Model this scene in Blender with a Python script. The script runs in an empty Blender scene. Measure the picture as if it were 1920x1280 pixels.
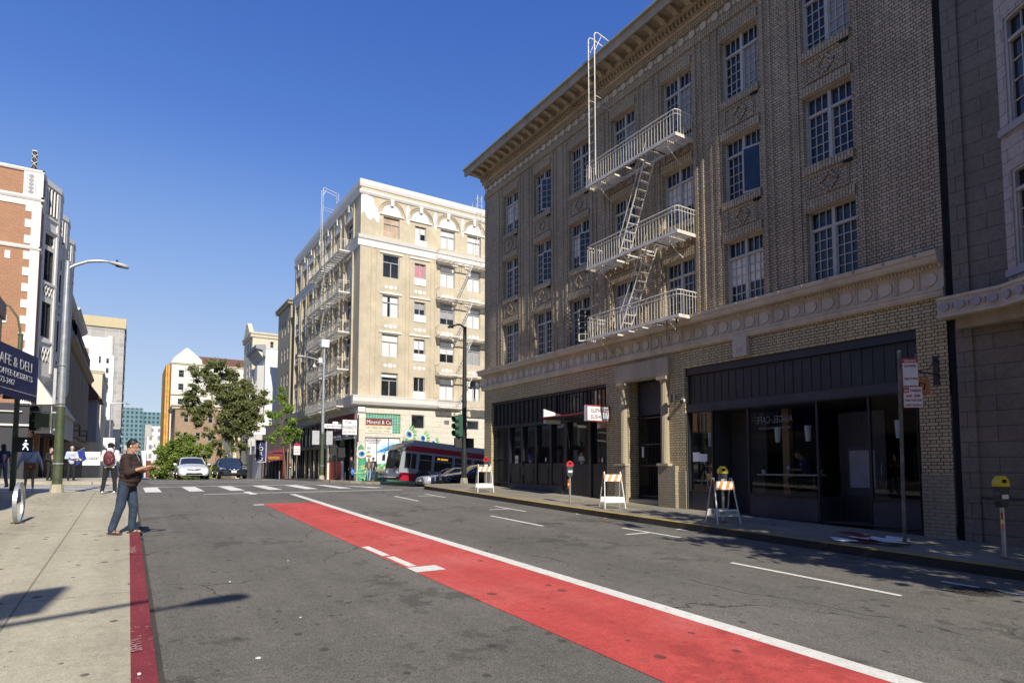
import bpy, bmesh, math, random
import numpy as np
from mathutils import Vector, Matrix
R=math.radians
sc=bpy.context.scene
col=sc.collection
# ---------------------------------------------------------------- camera, sky, sun, exposure
cd=bpy.data.cameras.new('camera'); cam=bpy.data.objects.new('camera',cd); col.objects.link(cam); sc.camera=cam
cd.sensor_width=36; cd.lens=36*1130/1920; cd.shift_y=(796-640)/1920
cd.clip_end=3000; cd.clip_start=.05
cam.location=(0,0,1.65); cam.rotation_euler=(R(90+3.8),0,R(-32.45))
SUN_EL=38; SUN_AZ=7     # light travels towards +Y, 7 degrees towards +X
w=bpy.data.worlds.new('World'); sc.world=w; w.use_nodes=True
nt=w.node_tree; bg=nt.nodes['Background']
sky=nt.nodes.new('ShaderNodeTexSky'); sky.sky_type='NISHITA'; sky.sun_disc=False
sky.sun_elevation=R(SUN_EL); sky.sun_rotation=R(180+SUN_AZ)
sky.air_density=1.0; sky.dust_density=0; sky.ozone_density=3; sky.altitude=50
SK=0.11   # grade of the sky colour: deeper blue overhead, pale blue at the horizon
vm=nt.nodes.new('ShaderNodeVectorMath'); vm.operation='SCALE'; vm.inputs[3].default_value=SK*1.07; nt.links.new(sky.outputs[0],vm.inputs[0])
cv=nt.nodes.new('ShaderNodeRGBCurve'); nt.links.new(vm.outputs[0],cv.inputs[1])
for ch,pts in((0,((0,0),(.109,.078),(.209,.235),(.451,.46),(1,.60))),(1,((0,0),(.195,.19),(.361,.40),(.708,.61),(1,.70))),(2,((0,0),(.366,.585),(.623,.78),(.9,.845),(1,.86)))):
    c=cv.mapping.curves[ch]
    while len(c.points)<len(pts): c.points.new(.5,.5)
    for q,pp in zip(c.points,pts): q.location=pp
cv.mapping.extend='HORIZONTAL'; cv.mapping.update()
vm2=nt.nodes.new('ShaderNodeVectorMath'); vm2.operation='SCALE'; vm2.inputs[3].default_value=1/(SK*1.07); nt.links.new(cv.outputs[0],vm2.inputs[0])
nt.links.new(vm2.outputs[0],bg.inputs[0]); bg.inputs[1].default_value=SK*.80
sl=bpy.data.lights.new('sun','SUN'); sl.energy=4.6; sl.angle=R(.5); sl.color=(1,.93,.82)
so=bpy.data.objects.new('sun',sl); col.objects.link(so)
d=Vector((math.sin(R(SUN_AZ))*math.cos(R(SUN_EL)),math.cos(R(SUN_AZ))*math.cos(R(SUN_EL)),-math.sin(R(SUN_EL))))
so.rotation_euler=d.to_track_quat('-Z','Y').to_euler()
sc.view_settings.view_transform='Standard'; sc.view_settings.look='None'; sc.view_settings.exposure=0.42
sc.view_settings.gamma=1
sc.cycles.max_bounces=6; sc.cycles.transparent_max_bounces=12
# ---------------------------------------------------------------- materials
MATS={}
def nm(name):
    m=bpy.data.materials.new(name); m.use_nodes=True; MATS[name]=m
    return m,m.node_tree,m.node_tree.nodes,m.node_tree.links,m.node_tree.nodes['Principled BSDF']
def ramp(N,stops):
    r=N.new('ShaderNodeValToRGB'); e=r.color_ramp.elements
    while len(e)<len(stops): e.new(.5)
    for i,(p,c) in enumerate(stops):
        e[i].position=p; e[i].color=(*c,1) if len(c)==3 else c
    return r
def pos(N): return N.new('ShaderNodeNewGeometry').outputs['Position']
def noise(N,L,vec,scale,detail=4,rough=.6):
    n=N.new('ShaderNodeTexNoise'); n.inputs['Scale'].default_value=scale; n.inputs['Detail'].default_value=detail; n.inputs['Roughness'].default_value=rough
    if vec is not None: L.new(vec,n.inputs['Vector'])
    return n.outputs[0]
def mixc(N,L,fac,a,b,mode='MIX'):
    m=N.new('ShaderNodeMix'); m.data_type='RGBA'; m.blend_type=mode
    for s,v in((m.inputs[0],fac),(m.inputs[6],a),(m.inputs[7],b)):
        if hasattr(v,'type') or hasattr(v,'is_linked'): L.new(v,s)
        else: s.default_value=v if isinstance(v,(int,float)) else (*v,1)
    return m.outputs[2]
def math_(N,L,op,a,b=0.):
    m=N.new('ShaderNodeMath'); m.operation=op
    for s,v in((m.inputs[0],a),(m.inputs[1],b)):
        if hasattr(v,'is_linked'): L.new(v,s)
        else: s.default_value=v
    return m.outputs[0]
def plain(name,c,rough=.6,metal=0,var=.12,scale=3.,spec=.5,coat=0,bump=0):
    """a colour with a little uneven wear, so that no surface is perfectly flat"""
    if name in MATS: return MATS[name]
    m,t,N,L,b=nm(name)
    tc=N.new('ShaderNodeTexCoord').outputs['Object']
    n=noise(N,L,tc,scale,5,.65)
    lo=tuple(x*(1-var) for x in c); hi=tuple(min(1,x*(1+var)) for x in c)
    r=ramp(N,[(.3,lo),(.7,hi)]); L.new(n,r.inputs[0]); L.new(r.outputs[0],b.inputs['Base Color'])
    b.inputs['Roughness'].default_value=rough; b.inputs['Metallic'].default_value=metal
    b.inputs['Specular IOR Level'].default_value=spec; b.inputs['Coat Weight'].default_value=coat
    if bump:
        bp=N.new('ShaderNodeBump'); bp.inputs['Strength'].default_value=bump; bp.inputs['Distance'].default_value=.01
        bp.inputs['Distance'].default_value=.05; L.new(noise(N,L,tc,scale*1.6,3),bp.inputs['Height']); L.new(bp.outputs[0],b.inputs['Normal'])
    return m
def wallvec(N,L,swap=False):
    g=N.new('ShaderNodeNewGeometry'); s=N.new('ShaderNodeSeparateXYZ'); L.new(g.outputs['Position'],s.inputs[0])
    n=N.new('ShaderNodeSeparateXYZ'); L.new(g.outputs['True Normal'],n.inputs[0])
    ax=math_(N,L,'ABSOLUTE',n.outputs[0]); f=math_(N,L,'GREATER_THAN',ax,.6)
    mx=N.new('ShaderNodeMix'); L.new(f,mx.inputs[0]); L.new(s.outputs[0],mx.inputs[2]); L.new(s.outputs[1],mx.inputs[3])
    az=math_(N,L,'ABSOLUTE',n.outputs[2]); fz=math_(N,L,'GREATER_THAN',az,.6)
    mz=N.new('ShaderNodeMix'); L.new(fz,mz.inputs[0]); L.new(s.outputs[2],mz.inputs[2]); L.new(s.outputs[0],mz.inputs[3])
    mu=N.new('ShaderNodeMix'); L.new(fz,mu.inputs[0]); L.new(mx.outputs[0],mu.inputs[2]); L.new(s.outputs[1],mu.inputs[3])
    c=N.new('ShaderNodeCombineXYZ')
    a,b_=(mz.outputs[0],mu.outputs[0]) if swap else (mu.outputs[0],mz.outputs[0])
    L.new(a,c.inputs[0]); L.new(b_,c.inputs[1])
    return c.outputs[0],g.outputs['Position']
def brick(name,c1,c2,mortar,bw=.22,rh=.071,ms=.012,swap=False,bump=.6,stain=.25,rough=.85,offset=.5,squash=1.):
    m,t,N,L,b=nm(name)
    v,p=wallvec(N,L,swap)
    bt=N.new('ShaderNodeTexBrick'); L.new(v,bt.inputs['Vector']); bt.inputs['Scale'].default_value=1
    bt.inputs['Brick Width'].default_value=bw; bt.inputs['Row Height'].default_value=rh
    bt.inputs['Mortar Size'].default_value=ms; bt.inputs['Mortar Smooth'].default_value=.25; bt.inputs['Bias'].default_value=0
    bt.offset=offset; bt.squash=squash; bt.squash_frequency=2
    bt.inputs['Color1'].default_value=(*c1,1); bt.inputs['Color2'].default_value=(*c2,1); bt.inputs['Mortar'].default_value=(*mortar,1)
    st=noise(N,L,p,.7,6,.65)
    r=ramp(N,[(.3,(1-stain,)*3),(.65,(1,1,1))]); L.new(st,r.inputs[0])
    o=mixc(N,L,1.,bt.outputs[0],r.outputs[0],'MULTIPLY')
    n2=noise(N,L,p,14,3); r2=ramp(N,[(.3,(.82,.82,.82)),(.7,(1.1,1.1,1.1))]); L.new(n2,r2.inputs[0])
    o=mixc(N,L,1.,o,r2.outputs[0],'MULTIPLY')
    L.new(o,b.inputs['Base Color']); b.inputs['Roughness'].default_value=rough; b.inputs['Specular IOR Level'].default_value=.3
    bp=N.new('ShaderNodeBump'); bp.inputs['Strength'].default_value=bump; bp.inputs['Distance'].default_value=.012; bp.invert=True
    L.new(bt.outputs[1],bp.inputs['Height']); L.new(bp.outputs[0],b.inputs['Normal'])
    return m
def stone(name,c,stain=.25,scale=.8,rough=.8,streak=True):
    m,t,N,L,b=nm(name)
    p=pos(N); mp=N.new('ShaderNodeMapping'); mp.inputs['Scale'].default_value=(1,1,.25) if streak else (1,1,1); L.new(p,mp.inputs[0])
    n=noise(N,L,mp.outputs[0],scale*2,7,.7)
    r=ramp(N,[(.3,tuple(x*(1-stain) for x in c)),(.62,c)]); L.new(n,r.inputs[0])
    n2=noise(N,L,p,25,3); r2=ramp(N,[(.3,(.9,.9,.9)),(.7,(1.04,1.04,1.04))]); L.new(n2,r2.inputs[0])
    L.new(mixc(N,L,1.,r.outputs[0],r2.outputs[0],'MULTIPLY'),b.inputs['Base Color'])
    b.inputs['Roughness'].default_value=rough; b.inputs['Specular IOR Level'].default_value=.3
    return m
def glassy(name,c=(.018,.021,.022),rough=.05,spec=.5):
    m,t,N,L,b=nm(name)
    p=pos(N); n=noise(N,L,p,1.3,3)
    r=ramp(N,[(.35,tuple(x*.5 for x in c)),(.7,tuple(x*1.6 for x in c))]); L.new(n,r.inputs[0]); L.new(r.outputs[0],b.inputs['Base Color'])
    b.inputs['Roughness'].default_value=rough; b.inputs['Specular IOR Level'].default_value=spec; b.inputs['IOR'].default_value=1.52
    bp=N.new('ShaderNodeBump'); bp.inputs['Strength'].default_value=.03; bp.inputs['Distance'].default_value=.1
    L.new(noise(N,L,p,.8,2),bp.inputs['Height']); L.new(bp.outputs[0],b.inputs['Normal'])
    return m
def clearglass(name,tint=(.75,.8,.82)):
    m,t,N,L,b=nm(name); N.remove(b)
    out=[n for n in N if n.type=='OUTPUT_MATERIAL'][0]
    tr=N.new('ShaderNodeBsdfTransparent'); tr.inputs[0].default_value=(*tint,1)
    gl=N.new('ShaderNodeBsdfGlossy'); gl.inputs['Roughness'].default_value=.02
    lw=N.new('ShaderNodeFresnel'); lw.inputs[0].default_value=1.45
    f=math_(N,L,'MULTIPLY_ADD',lw.outputs[0],.5); f.node.inputs[2].default_value=.02
    mx=N.new('ShaderNodeMixShader'); L.new(f,mx.inputs[0]); L.new(tr.outputs[0],mx.inputs[1]); L.new(gl.outputs[0],mx.inputs[2]); L.new(mx.outputs[0],out.inputs[0])
    return m
def emit(name,c,s):
    m,t,N,L,b=nm(name); b.inputs['Base Color'].default_value=(*c,1); b.inputs['Emission Color'].default_value=(*c,1); b.inputs['Emission Strength'].default_value=s
    return m
# ---------------------------------------------------------------- mesh builder
class MB:
    def __init__(s): s.v=[]; s.f=[]; s.m=[]; s.ms=[]; s.sm=[]
    def mi(s,mat):
        if isinstance(mat,str): mat=MATS[mat]
        if mat not in s.ms: s.ms.append(mat)
        return s.ms.index(mat)
    def add(s,vs,fs,mat,smooth=False):
        o=len(s.v); s.v+= [tuple(v) for v in vs]; k=s.mi(mat)
        for f in fs: s.f.append(tuple(i+o for i in f)); s.m.append(k); s.sm.append(smooth)
    def quad(s,a,b,c,d,mat): s.add([a,b,c,d],[(0,1,2,3)],mat)
    def box(s,x0,x1,y0,y1,z0,z1,mat,M=None):
        vs=[Vector((x,y,z)) for z in(z0,z1) for y in(y0,y1) for x in(x0,x1)]
        if M is not None: vs=[M@v for v in vs]
        s.add(vs,[(0,2,3,1),(4,5,7,6),(0,1,5,4),(2,6,7,3),(0,4,6,2),(1,3,7,5)],mat)
    def obox(s,O,U,N,u0,u1,n0,n1,z0,z1,mat):
        """box in a wall frame: U along the wall, N outwards"""
        vs=[O+U*u+N*n+Vector((0,0,z)) for z in(z0,z1) for n in(n0,n1) for u in(u0,u1)]
        s.add(vs,[(0,2,3,1),(4,5,7,6),(0,1,5,4),(2,6,7,3),(0,4,6,2),(1,3,7,5)],mat)
    def ring(s,c,ax,r,n=12,r2=None,up=None):
        ax=Vector(ax).normalized(); a=ax.orthogonal().normalized() if up is None else (Vector(up)-ax*ax.dot(Vector(up))).normalized()
        b=ax.cross(a); r2=r if r2 is None else r2
        return [Vector(c)+a*math.cos(t)*r+b*math.sin(t)*r2 for t in [2*math.pi*i/n for i in range(n)]]
    def cyl(s,p0,p1,r0,r1=None,n=10,mat=None,caps=True,smooth=True):
        r1=r0 if r1 is None else r1; p0=Vector(p0); p1=Vector(p1); ax=p1-p0
        if ax.length<1e-6: return
        A=s.ring(p0,ax,r0,n); B=s.ring(p1,ax,r1,n)
        s.add(A+B,[(i,(i+1)%n,n+(i+1)%n,n+i) for i in range(n)],mat,smooth)
        if caps: s.add(A,[tuple(range(n))[::-1]],mat); s.add(B,[tuple(range(n))],mat)
    def tube(s,pts,r,n=8,mat=None,caps=True):
        pts=[Vector(p) for p in pts]; rs=r if isinstance(r,(list,tuple)) else [r]*len(pts)
        vs=[];up=None
        for i,p in enumerate(pts):
            ax=(pts[min(i+1,len(pts)-1)]-pts[max(i-1,0)]).normalized()
            if up is None: up=ax.orthogonal().normalized()
            up=(up-ax*ax.dot(up)).normalized()
            vs+=s.ring(p,ax,rs[i],n,up=up)
        fs=[(j*n+i,j*n+(i+1)%n,(j+1)*n+(i+1)%n,(j+1)*n+i) for j in range(len(pts)-1) for i in range(n)]
        s.add(vs,fs,mat,True)
        if caps: s.add(vs[:n],[tuple(range(n))[::-1]],mat); s.add(vs[-n:],[tuple(range(n))],mat)
    def disc(s,c,ax,r,n=16,mat=None,h=0.):
        ax=Vector(ax).normalized()
        if h: s.cyl(Vector(c),Vector(c)+ax*h,r,r,n,mat,True,False)
        else: s.add(s.ring(c,ax,r,n),[tuple(range(n))],mat)
    def ell(s,c,rx,ry,rz,mat,nu=12,nv=8,M=None):
        vs=[];c=Vector(c)
        for j in range(nv+1):
            ph=math.pi*j/nv
            for i in range(nu):
                t=2*math.pi*i/nu; v=Vector((rx*math.sin(ph)*math.cos(t),ry*math.sin(ph)*math.sin(t),-rz*math.cos(ph)))
                if M is not None: v=M@v
                vs.append(c+v)
        s.add(vs,[(j*nu+i,j*nu+(i+1)%nu,(j+1)*nu+(i+1)%nu,(j+1)*nu+i) for j in range(nv) for i in range(nu)],mat,True)
    def cap(s,p0,r0,p1,r1,mat,n=10):
        """capsule with rounded ends, for remeshed figures"""
        p0=Vector(p0);p1=Vector(p1);ax=(p1-p0); L=ax.length
        if L<1e-5: s.ell(p0,r0,r0,r0,mat); return
        ax/=L; vs=[];K=4
        for j in range(K): a=math.pi/2*(1-j/K)-.0001; vs+=s.ring(p0-ax*r0*math.sin(a),ax,r0*math.cos(a),n,up=ax.orthogonal())
        for j in range(K+1): a=math.pi/2*(j/K)-.0001; vs+=s.ring(p1+ax*r1*math.sin(a),ax,max(1e-4,r1*math.cos(a)),n,up=ax.orthogonal())
        T=2*K+1
        s.add(vs,[(j*n+i,j*n+(i+1)%n,(j+1)*n+(i+1)%n,(j+1)*n+i) for j in range(T-1) for i in range(n)]+[tuple(range(n))[::-1],tuple(range((T-1)*n,T*n))],mat,True)
    def prism(s,poly,axis,a,b,mat):
        """poly of 2D points extruded along axis from a to b. axis 'x': points are (y,z); 'y': (x,z); 'z': (x,y)"""
        f={'x':lambda p,t:(t,p[0],p[1]),'y':lambda p,t:(p[0],t,p[1]),'z':lambda p,t:(p[0],p[1],t)}[axis]
        n=len(poly); vs=[f(p,a) for p in poly]+[f(p,b) for p in poly]
        s.add(vs,[tuple(range(n))[::-1],tuple(range(n,2*n))]+[(i,(i+1)%n,n+(i+1)%n,n+i) for i in range(n)],mat)
    def oprism(s,O,U,N,prof,u0,u1,mat):
        """profile of (n,z) points run along the wall from u0 to u1"""
        n=len(prof); vs=[O+U*u+N*p[0]+Vector((0,0,p[1])) for u in(u0,u1) for p in prof]
        s.add(vs,[tuple(range(n))[::-1],tuple(range(n,2*n))]+[(i,(i+1)%n,n+(i+1)%n,n+i) for i in range(n)],mat)
    def build(s,name,parent=None,M=None,fixn=True):
        me=bpy.data.meshes.new(name)
        org=Vector((0,0,0))
        if parent is not None: org=wloc(parent)
        vs=s.v if M is None else [tuple(M@Vector(v)) for v in s.v]
        me.from_pydata([(v[0]-org.x,v[1]-org.y,v[2]-org.z) for v in vs],[],s.f)
        for m in s.ms: me.materials.append(m)
        me.polygons.foreach_set('material_index',s.m); me.polygons.foreach_set('use_smooth',s.sm)
        if fixn:
            bm=bmesh.new(); bm.from_mesh(me); bmesh.ops.recalc_face_normals(bm,faces=bm.faces); bm.to_mesh(me); bm.free()
        me.update()
        o=bpy.data.objects.new(name,me); col.objects.link(o)
        if parent is not None: o.parent=parent
        return o
def wloc(o):
    v=Vector((0,0,0))
    while o is not None: v=v+o.location; o=o.parent
    return v
def tag(o,label=None,cat=None,group=None,kind=None):
    if label: o['label']=label
    if cat: o['category']=cat
    if group: o['group']=group
    if kind: o['kind']=kind
    return o
def empty(name,loc,label,cat,group=None):
    o=bpy.data.objects.new(name,None); o.location=loc; o.empty_display_size=.3; col.objects.link(o)
    return tag(o,label,cat,group)
def rotmove(o,rz=0,rx=0,ry=0): o.rotation_euler=(rx,ry,rz)
def copy_tree(o,parent=None):
    c=o.copy(); col.objects.link(c); c.parent=parent
    for ch in list(o.children): copy_tree(ch,c)
    return c
def struct(o): o['kind']='structure'; return o
def text(s,size,mat,O,U,V,parent=None,name='lettering',ext=.004,align='CENTER',sx=1.,bold=0.,fit=None):
    """flat letters; U = reading direction, V = up, O = centre of the baseline"""
    cu=bpy.data.curves.new(name,'FONT'); cu.body=s; cu.size=size; cu.align_x=align; cu.extrude=ext; cu.offset=bold; cu.resolution_u=2
    t=bpy.data.objects.new(name+'_tmp',cu); col.objects.link(t)
    dg=bpy.context.evaluated_depsgraph_get(); dg.update()
    me=bpy.data.meshes.new_from_object(t.evaluated_get(dg)); bpy.data.objects.remove(t)
    U=Vector(U).normalized(); V=Vector(V); W=U.cross(V).normalized(); O=Vector(O)
    if fit and len(me.vertices):
        xs=[v.co.x for v in me.vertices]; sx=fit/(max(xs)-min(xs))
    org=wloc(parent) if parent is not None else Vector((0,0,0))
    for v in me.vertices: v.co=O+U*v.co.x*sx+V*v.co.y+W*v.co.z-org
    me.materials.clear(); me.materials.append(MATS[mat] if isinstance(mat,str) else mat)
    o=bpy.data.objects.new(name,me); col.objects.link(o)
    if parent is not None: o.parent=parent
    return o
def facade(mb,O,U,N,u0,u1,z0,z1,holes,mat,depth=.2,rev=None,proud=0.):
    """a wall face with real openings and reveals"""
    rev=rev or mat
    us=sorted({u0,u1,*[h[0] for h in holes],*[h[1] for h in holes]}); us=[u for u in us if u0-1e-6<=u<=u1+1e-6]
    zs=sorted({z0,z1,*[h[2] for h in holes],*[h[3] for h in holes]}); zs=[z for z in zs if z0-1e-6<=z<=z1+1e-6]
    P=lambda u,n,z:O+U*u+N*n+Vector((0,0,z))
    for i in range(len(us)-1):
        run=None
        for j in range(len(zs)-1):
            cu=(us[i]+us[i+1])/2; cz=(zs[j]+zs[j+1])/2
            if any(h[0]<cu<h[1] and h[2]<cz<h[3] for h in holes): continue
            mb.quad(P(us[i],proud,zs[j]),P(us[i+1],proud,zs[j]),P(us[i+1],proud,zs[j+1]),P(us[i],proud,zs[j+1]),mat)
    for a,b,c,d in holes:
        mb.quad(P(a,proud,c),P(a,proud,d),P(a,-depth,d),P(a,-depth,c),rev); mb.quad(P(b,proud,c),P(b,-depth,c),P(b,-depth,d),P(b,proud,d),rev)
        mb.quad(P(a,proud,d),P(b,proud,d),P(b,-depth,d),P(a,-depth,d),rev); mb.quad(P(a,proud,c),P(a,-depth,c),P(b,-depth,c),P(b,proud,c),rev)
# ---------------------------------------------------------------- terrain
_ys=np.arange(-60,700,.25)
_raw=np.interp(_ys,[-60,-40,0,14,24,28,32,42,48,54,60,90,180,500,700],[-1.4,-1.,0.,.38,.70,.75,.79,.87,.82,.58,.2,-1.5,-5.,-16.,-20.])
_k=np.exp(-.5*(np.arange(-12,13)/5.)**2); _k/=_k.sum()
_pf=np.convolve(np.pad(_raw,12,'edge'),_k,'valid')
def prof(y): return float(np.interp(y,_ys,_pf))
def sst(a,b,x): t=min(1,max(0,(x-a)/(b-a))); return t*t*(3-2*t)
def G(x,y):
    """height of the pavement level; the roadway lies .15 lower"""
    wgt=sst(26,34,y)*(1-sst(45,64,y))
    c=0
    if x>8: c+=.062*(min(x,14)-8)
    if x>14: c+=.035*(x-14) if x<16 else .07+.095*(x-16)
    if x<-3: c-=.06*(-3-x)
    return prof(y)-wgt*c
def drape(mb,xs,ys,dz,mat,clip=None,skirt=0,xf=None):
    """sheet over the terrain. xf(y)->(xa,xb) overrides the ends of xs"""
    vs=[];nx=len(xs)
    for y in ys:
        if xf: a,b=xf(y); row=[a+(b-a)*(x-xs[0])/(xs[-1]-xs[0]) for x in xs]
        else: row=xs
        vs+=[(x,y,G(x,y)+dz) for x in row]
    fs=[(j*nx+i,j*nx+i+1,(j+1)*nx+i+1,(j+1)*nx+i) for j in range(len(ys)-1) for i in range(nx-1)]
    mb.add(vs,fs,mat)
    if skirt:
        n=len(ys)
        per=[i for i in range(nx)]+[j*nx+nx-1 for j in range(1,n)]+[(n-1)*nx+i for i in range(nx-2,-1,-1)]+[j*nx for j in range(n-2,0,-1)]
        o=len(vs); pv=[vs[i] for i in per]; lo=[(v[0],v[1],v[2]-skirt) for v in pv]; k=len(per)
        mb.add(pv+lo,[(i,(i+1)%k,k+(i+1)%k,k+i) for i in range(k)],mat)
def fr(a,b,s):
    n=max(1,int(round((b-a)/s))); return [a+(b-a)*i/n for i in range(n+1)]
# ---------------------------------------------------------------- shared materials
def ground_mat(name,c,dark,light,fine=(.75,1.25),spots=.5,joints=None,gum=False,rough=.9,bump=.35,worn=None,patch=None):
    m,t,N,L,b=nm(name); p=pos(N)
    n=noise(N,L,p,.35,7,.65); r=ramp(N,[(.28,dark),(.5,c),(.75,light)]); L.new(n,r.inputs[0]); o=r.outputs[0]
    a=noise(N,L,p,60,3,.8); r2=ramp(N,[(.38,(fine[0],)*3),(.64,(fine[1],)*3)]); L.new(a,r2.inputs[0]); o=mixc(N,L,1.,o,r2.outputs[0],'MULTIPLY')
    a3=noise(N,L,p,9,5,.75); r3=ramp(N,[(.32,(.86,)*3),(.68,(1.1,)*3)]); L.new(a3,r3.inputs[0]); o=mixc(N,L,1.,o,r3.outputs[0],'MULTIPLY')
    if spots:   # oil stains and tar blots with a shape of their own
        s1=noise(N,L,p,2.6,5,.7); s2=noise(N,L,p,.45,2,.5)
        q=math_(N,L,'MULTIPLY',s1,s2); rr=ramp(N,[(.315,(0,0,0)),(.35,(1,1,1))]); L.new(q,rr.inputs[0])
        f=math_(N,L,'MULTIPLY',rr.outputs[0],spots); o=mixc(N,L,f,o,tuple(x*.45 for x in c))
    if name=='asphalt':    # hairline cracks where the noise mask allows
        cm=N.new('ShaderNodeMapping'); L.new(p,cm.inputs[0]); cm.inputs['Scale'].default_value=(.55,.28,0)
        wv=N.new('ShaderNodeTexNoise'); wv.inputs['Scale'].default_value=2.2; wv.inputs['Detail'].default_value=6; L.new(cm.outputs[0],wv.inputs['Vector'])
        ad=N.new('ShaderNodeVectorMath'); ad.operation='MULTIPLY_ADD'; L.new(wv.outputs[1],ad.inputs[0]); ad.inputs[1].default_value=(.5,.5,0); L.new(cm.outputs[0],ad.inputs[2])
        vc=N.new('ShaderNodeTexVoronoi'); vc.feature='DISTANCE_TO_EDGE'; vc.inputs['Scale'].default_value=1.; L.new(ad.outputs[0],vc.inputs['Vector'])
        f1=math_(N,L,'LESS_THAN',vc.outputs['Distance'],.0045); mk=noise(N,L,p,.33,3); rk=ramp(N,[(.5,(0,0,0)),(.56,(1,1,1))]); L.new(mk,rk.inputs[0])
        o=mixc(N,L,math_(N,L,'MULTIPLY',f1,math_(N,L,'MULTIPLY',rk.outputs[0],.75)),o,(.03,.028,.025))
    if gum:
        mp=N.new('ShaderNodeMapping'); L.new(p,mp.inputs[0]); mp.inputs['Scale'].default_value=(gum if gum is not True else 4.2,(gum if gum is not True else 4.2)*.8,0)
        v=N.new('ShaderNodeTexVoronoi'); v.inputs['Scale'].default_value=1; v.inputs['Randomness'].default_value=1; L.new(mp.outputs[0],v.inputs['Vector'])
        wn=N.new('ShaderNodeTexWhiteNoise'); wn.noise_dimensions='3D'; L.new(v.outputs['Position'],wn.inputs['Vector'])
        th=math_(N,L,'MULTIPLY',math_(N,L,'POWER',wn.outputs[0],1.5),.23); f=math_(N,L,'LESS_THAN',v.outputs['Distance'],th)
        f=math_(N,L,'MULTIPLY',f,.7); o=mixc(N,L,f,o,(.05,.045,.04))
    if worn is None or name.startswith('paint_red'):   # long faint streaks worn along the street by tyres
        mp=N.new('ShaderNodeMapping'); L.new(p,mp.inputs[0]); mp.inputs['Scale'].default_value=(1.5,.045,0)
        sN=noise(N,L,mp.outputs[0],1,4,.6); rS=ramp(N,[(.35,(.87,.87,.87)),(.65,(1.08,1.08,1.08))]); L.new(sN,rS.inputs[0]); o=mixc(N,L,1.,o,rS.outputs[0],'MULTIPLY')
    if joints:
        s=N.new('ShaderNodeSeparateXYZ'); L.new(p,s.inputs[0])
        for k,(ax,per,off) in enumerate(joints):
            u=math_(N,L,'ADD',s.outputs[ax],off); u=math_(N,L,'DIVIDE',u,per); u=math_(N,L,'FRACT',u); u=math_(N,L,'SUBTRACT',u,.5); u=math_(N,L,'ABSOLUTE',u)
            f=math_(N,L,'LESS_THAN',u,.011/per); f=math_(N,L,'MULTIPLY',f,.75); o=mixc(N,L,f,o,tuple(x*.35 for x in c))
    if worn:
        a=noise(N,L,p,worn[0],6,.75); rr=ramp(N,[(worn[1],(1,1,1)),(worn[1]+.03,(0,0,0))]); L.new(a,rr.inputs[0]); o=mixc(N,L,rr.outputs[0],o,worn[2])
    L.new(o,b.inputs['Base Color']); b.inputs['Roughness'].default_value=rough; b.inputs['Specular IOR Level'].default_value=.25
    bp=N.new('ShaderNodeBump'); bp.inputs['Strength'].default_value=bump; bp.inputs['Distance'].default_value=.006
    L.new(noise(N,L,p,70,3,.8),bp.inputs['Height']); L.new(bp.outputs[0],b.inputs['Normal'])
    return m
ground_mat('asphalt',(.146,.137,.117),(.118,.111,.095),(.178,.167,.143),fine=(.55,1.5),spots=.6,gum=4.6)
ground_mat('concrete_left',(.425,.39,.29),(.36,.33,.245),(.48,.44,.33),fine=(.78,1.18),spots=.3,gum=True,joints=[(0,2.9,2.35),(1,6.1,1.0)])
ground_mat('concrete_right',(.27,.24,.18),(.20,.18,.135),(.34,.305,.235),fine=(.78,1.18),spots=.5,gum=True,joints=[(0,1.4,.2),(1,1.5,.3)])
ground_mat('paint_red_lane',(.52,.082,.070),(.43,.062,.055),(.60,.15,.13),fine=(.78,1.2),spots=.35,gum=3.4,worn=(3.5,.315,(.16,.11,.10)))
ground_mat('paint_white',(.70,.68,.61),(.60,.58,.52),(.76,.74,.67),fine=(.85,1.1),spots=0,worn=(16,.34,(.17,.16,.15)))
ground_mat('curb_red',(.205,.034,.044),(.15,.028,.034),(.26,.05,.06),fine=(.75,1.25),spots=.6,worn=(14,.345,(.5,.4,.37)))
ground_mat('curb_yellow',(.50,.31,.035),(.22,.15,.05),(.62,.40,.05),fine=(.8,1.2),spots=.5,worn=(7,.36,(.14,.115,.08)))
ground_mat('curb_face',(.07,.063,.052),(.05,.045,.04),(.11,.10,.08),fine=(.7,1.3),spots=.5)
brick('brick_brown',(.57,.46,.305),(.44,.355,.235),(.085,.067,.048),bw=.21,rh=.0745,ms=.0088,squash=.5)
brick('brick_soldier',(.55,.445,.295),(.43,.35,.235),(.10,.08,.055),bw=.25,rh=.0745,ms=.0085,swap=True)
brick('brick_base',(.64,.525,.30),(.55,.45,.26),(.08,.065,.04),bw=.23,rh=.0745,ms=.009,squash=.5)
brick('brick_painted',(.40,.345,.24),(.385,.33,.23),(.25,.21,.15),bw=.25,rh=.0745,ms=.009)
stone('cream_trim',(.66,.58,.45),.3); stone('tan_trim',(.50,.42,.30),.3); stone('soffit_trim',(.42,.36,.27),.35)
stone('tan_paint',(.45,.38,.26),.15); stone('grey_paint_block',(.16,.15,.14),.2); stone('light_bay',(.40,.385,.40),.15)
plain('white_frame',(.45,.43,.38),.5); plain('grey_frame',(.36,.35,.34),.5); plain('blind',(.72,.70,.64),.8); plain('blind_grey',(.30,.30,.30),.8)
plain('black_panel',(.017,.018,.022),.42,var=.3,scale=2); plain('black_metal',(.02,.02,.022),.4,var=.3)
plain('cream_iron',(.62,.58,.50),.5,var=.2,scale=4); plain('roof_tar',(.06,.06,.06),.9); plain('metal_galv',(.42,.44,.45),.4,.6,.2,6)
plain('dark_void',(.008,.008,.009),.9); plain('copper_edge',(.30,.38,.34),.6)
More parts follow.
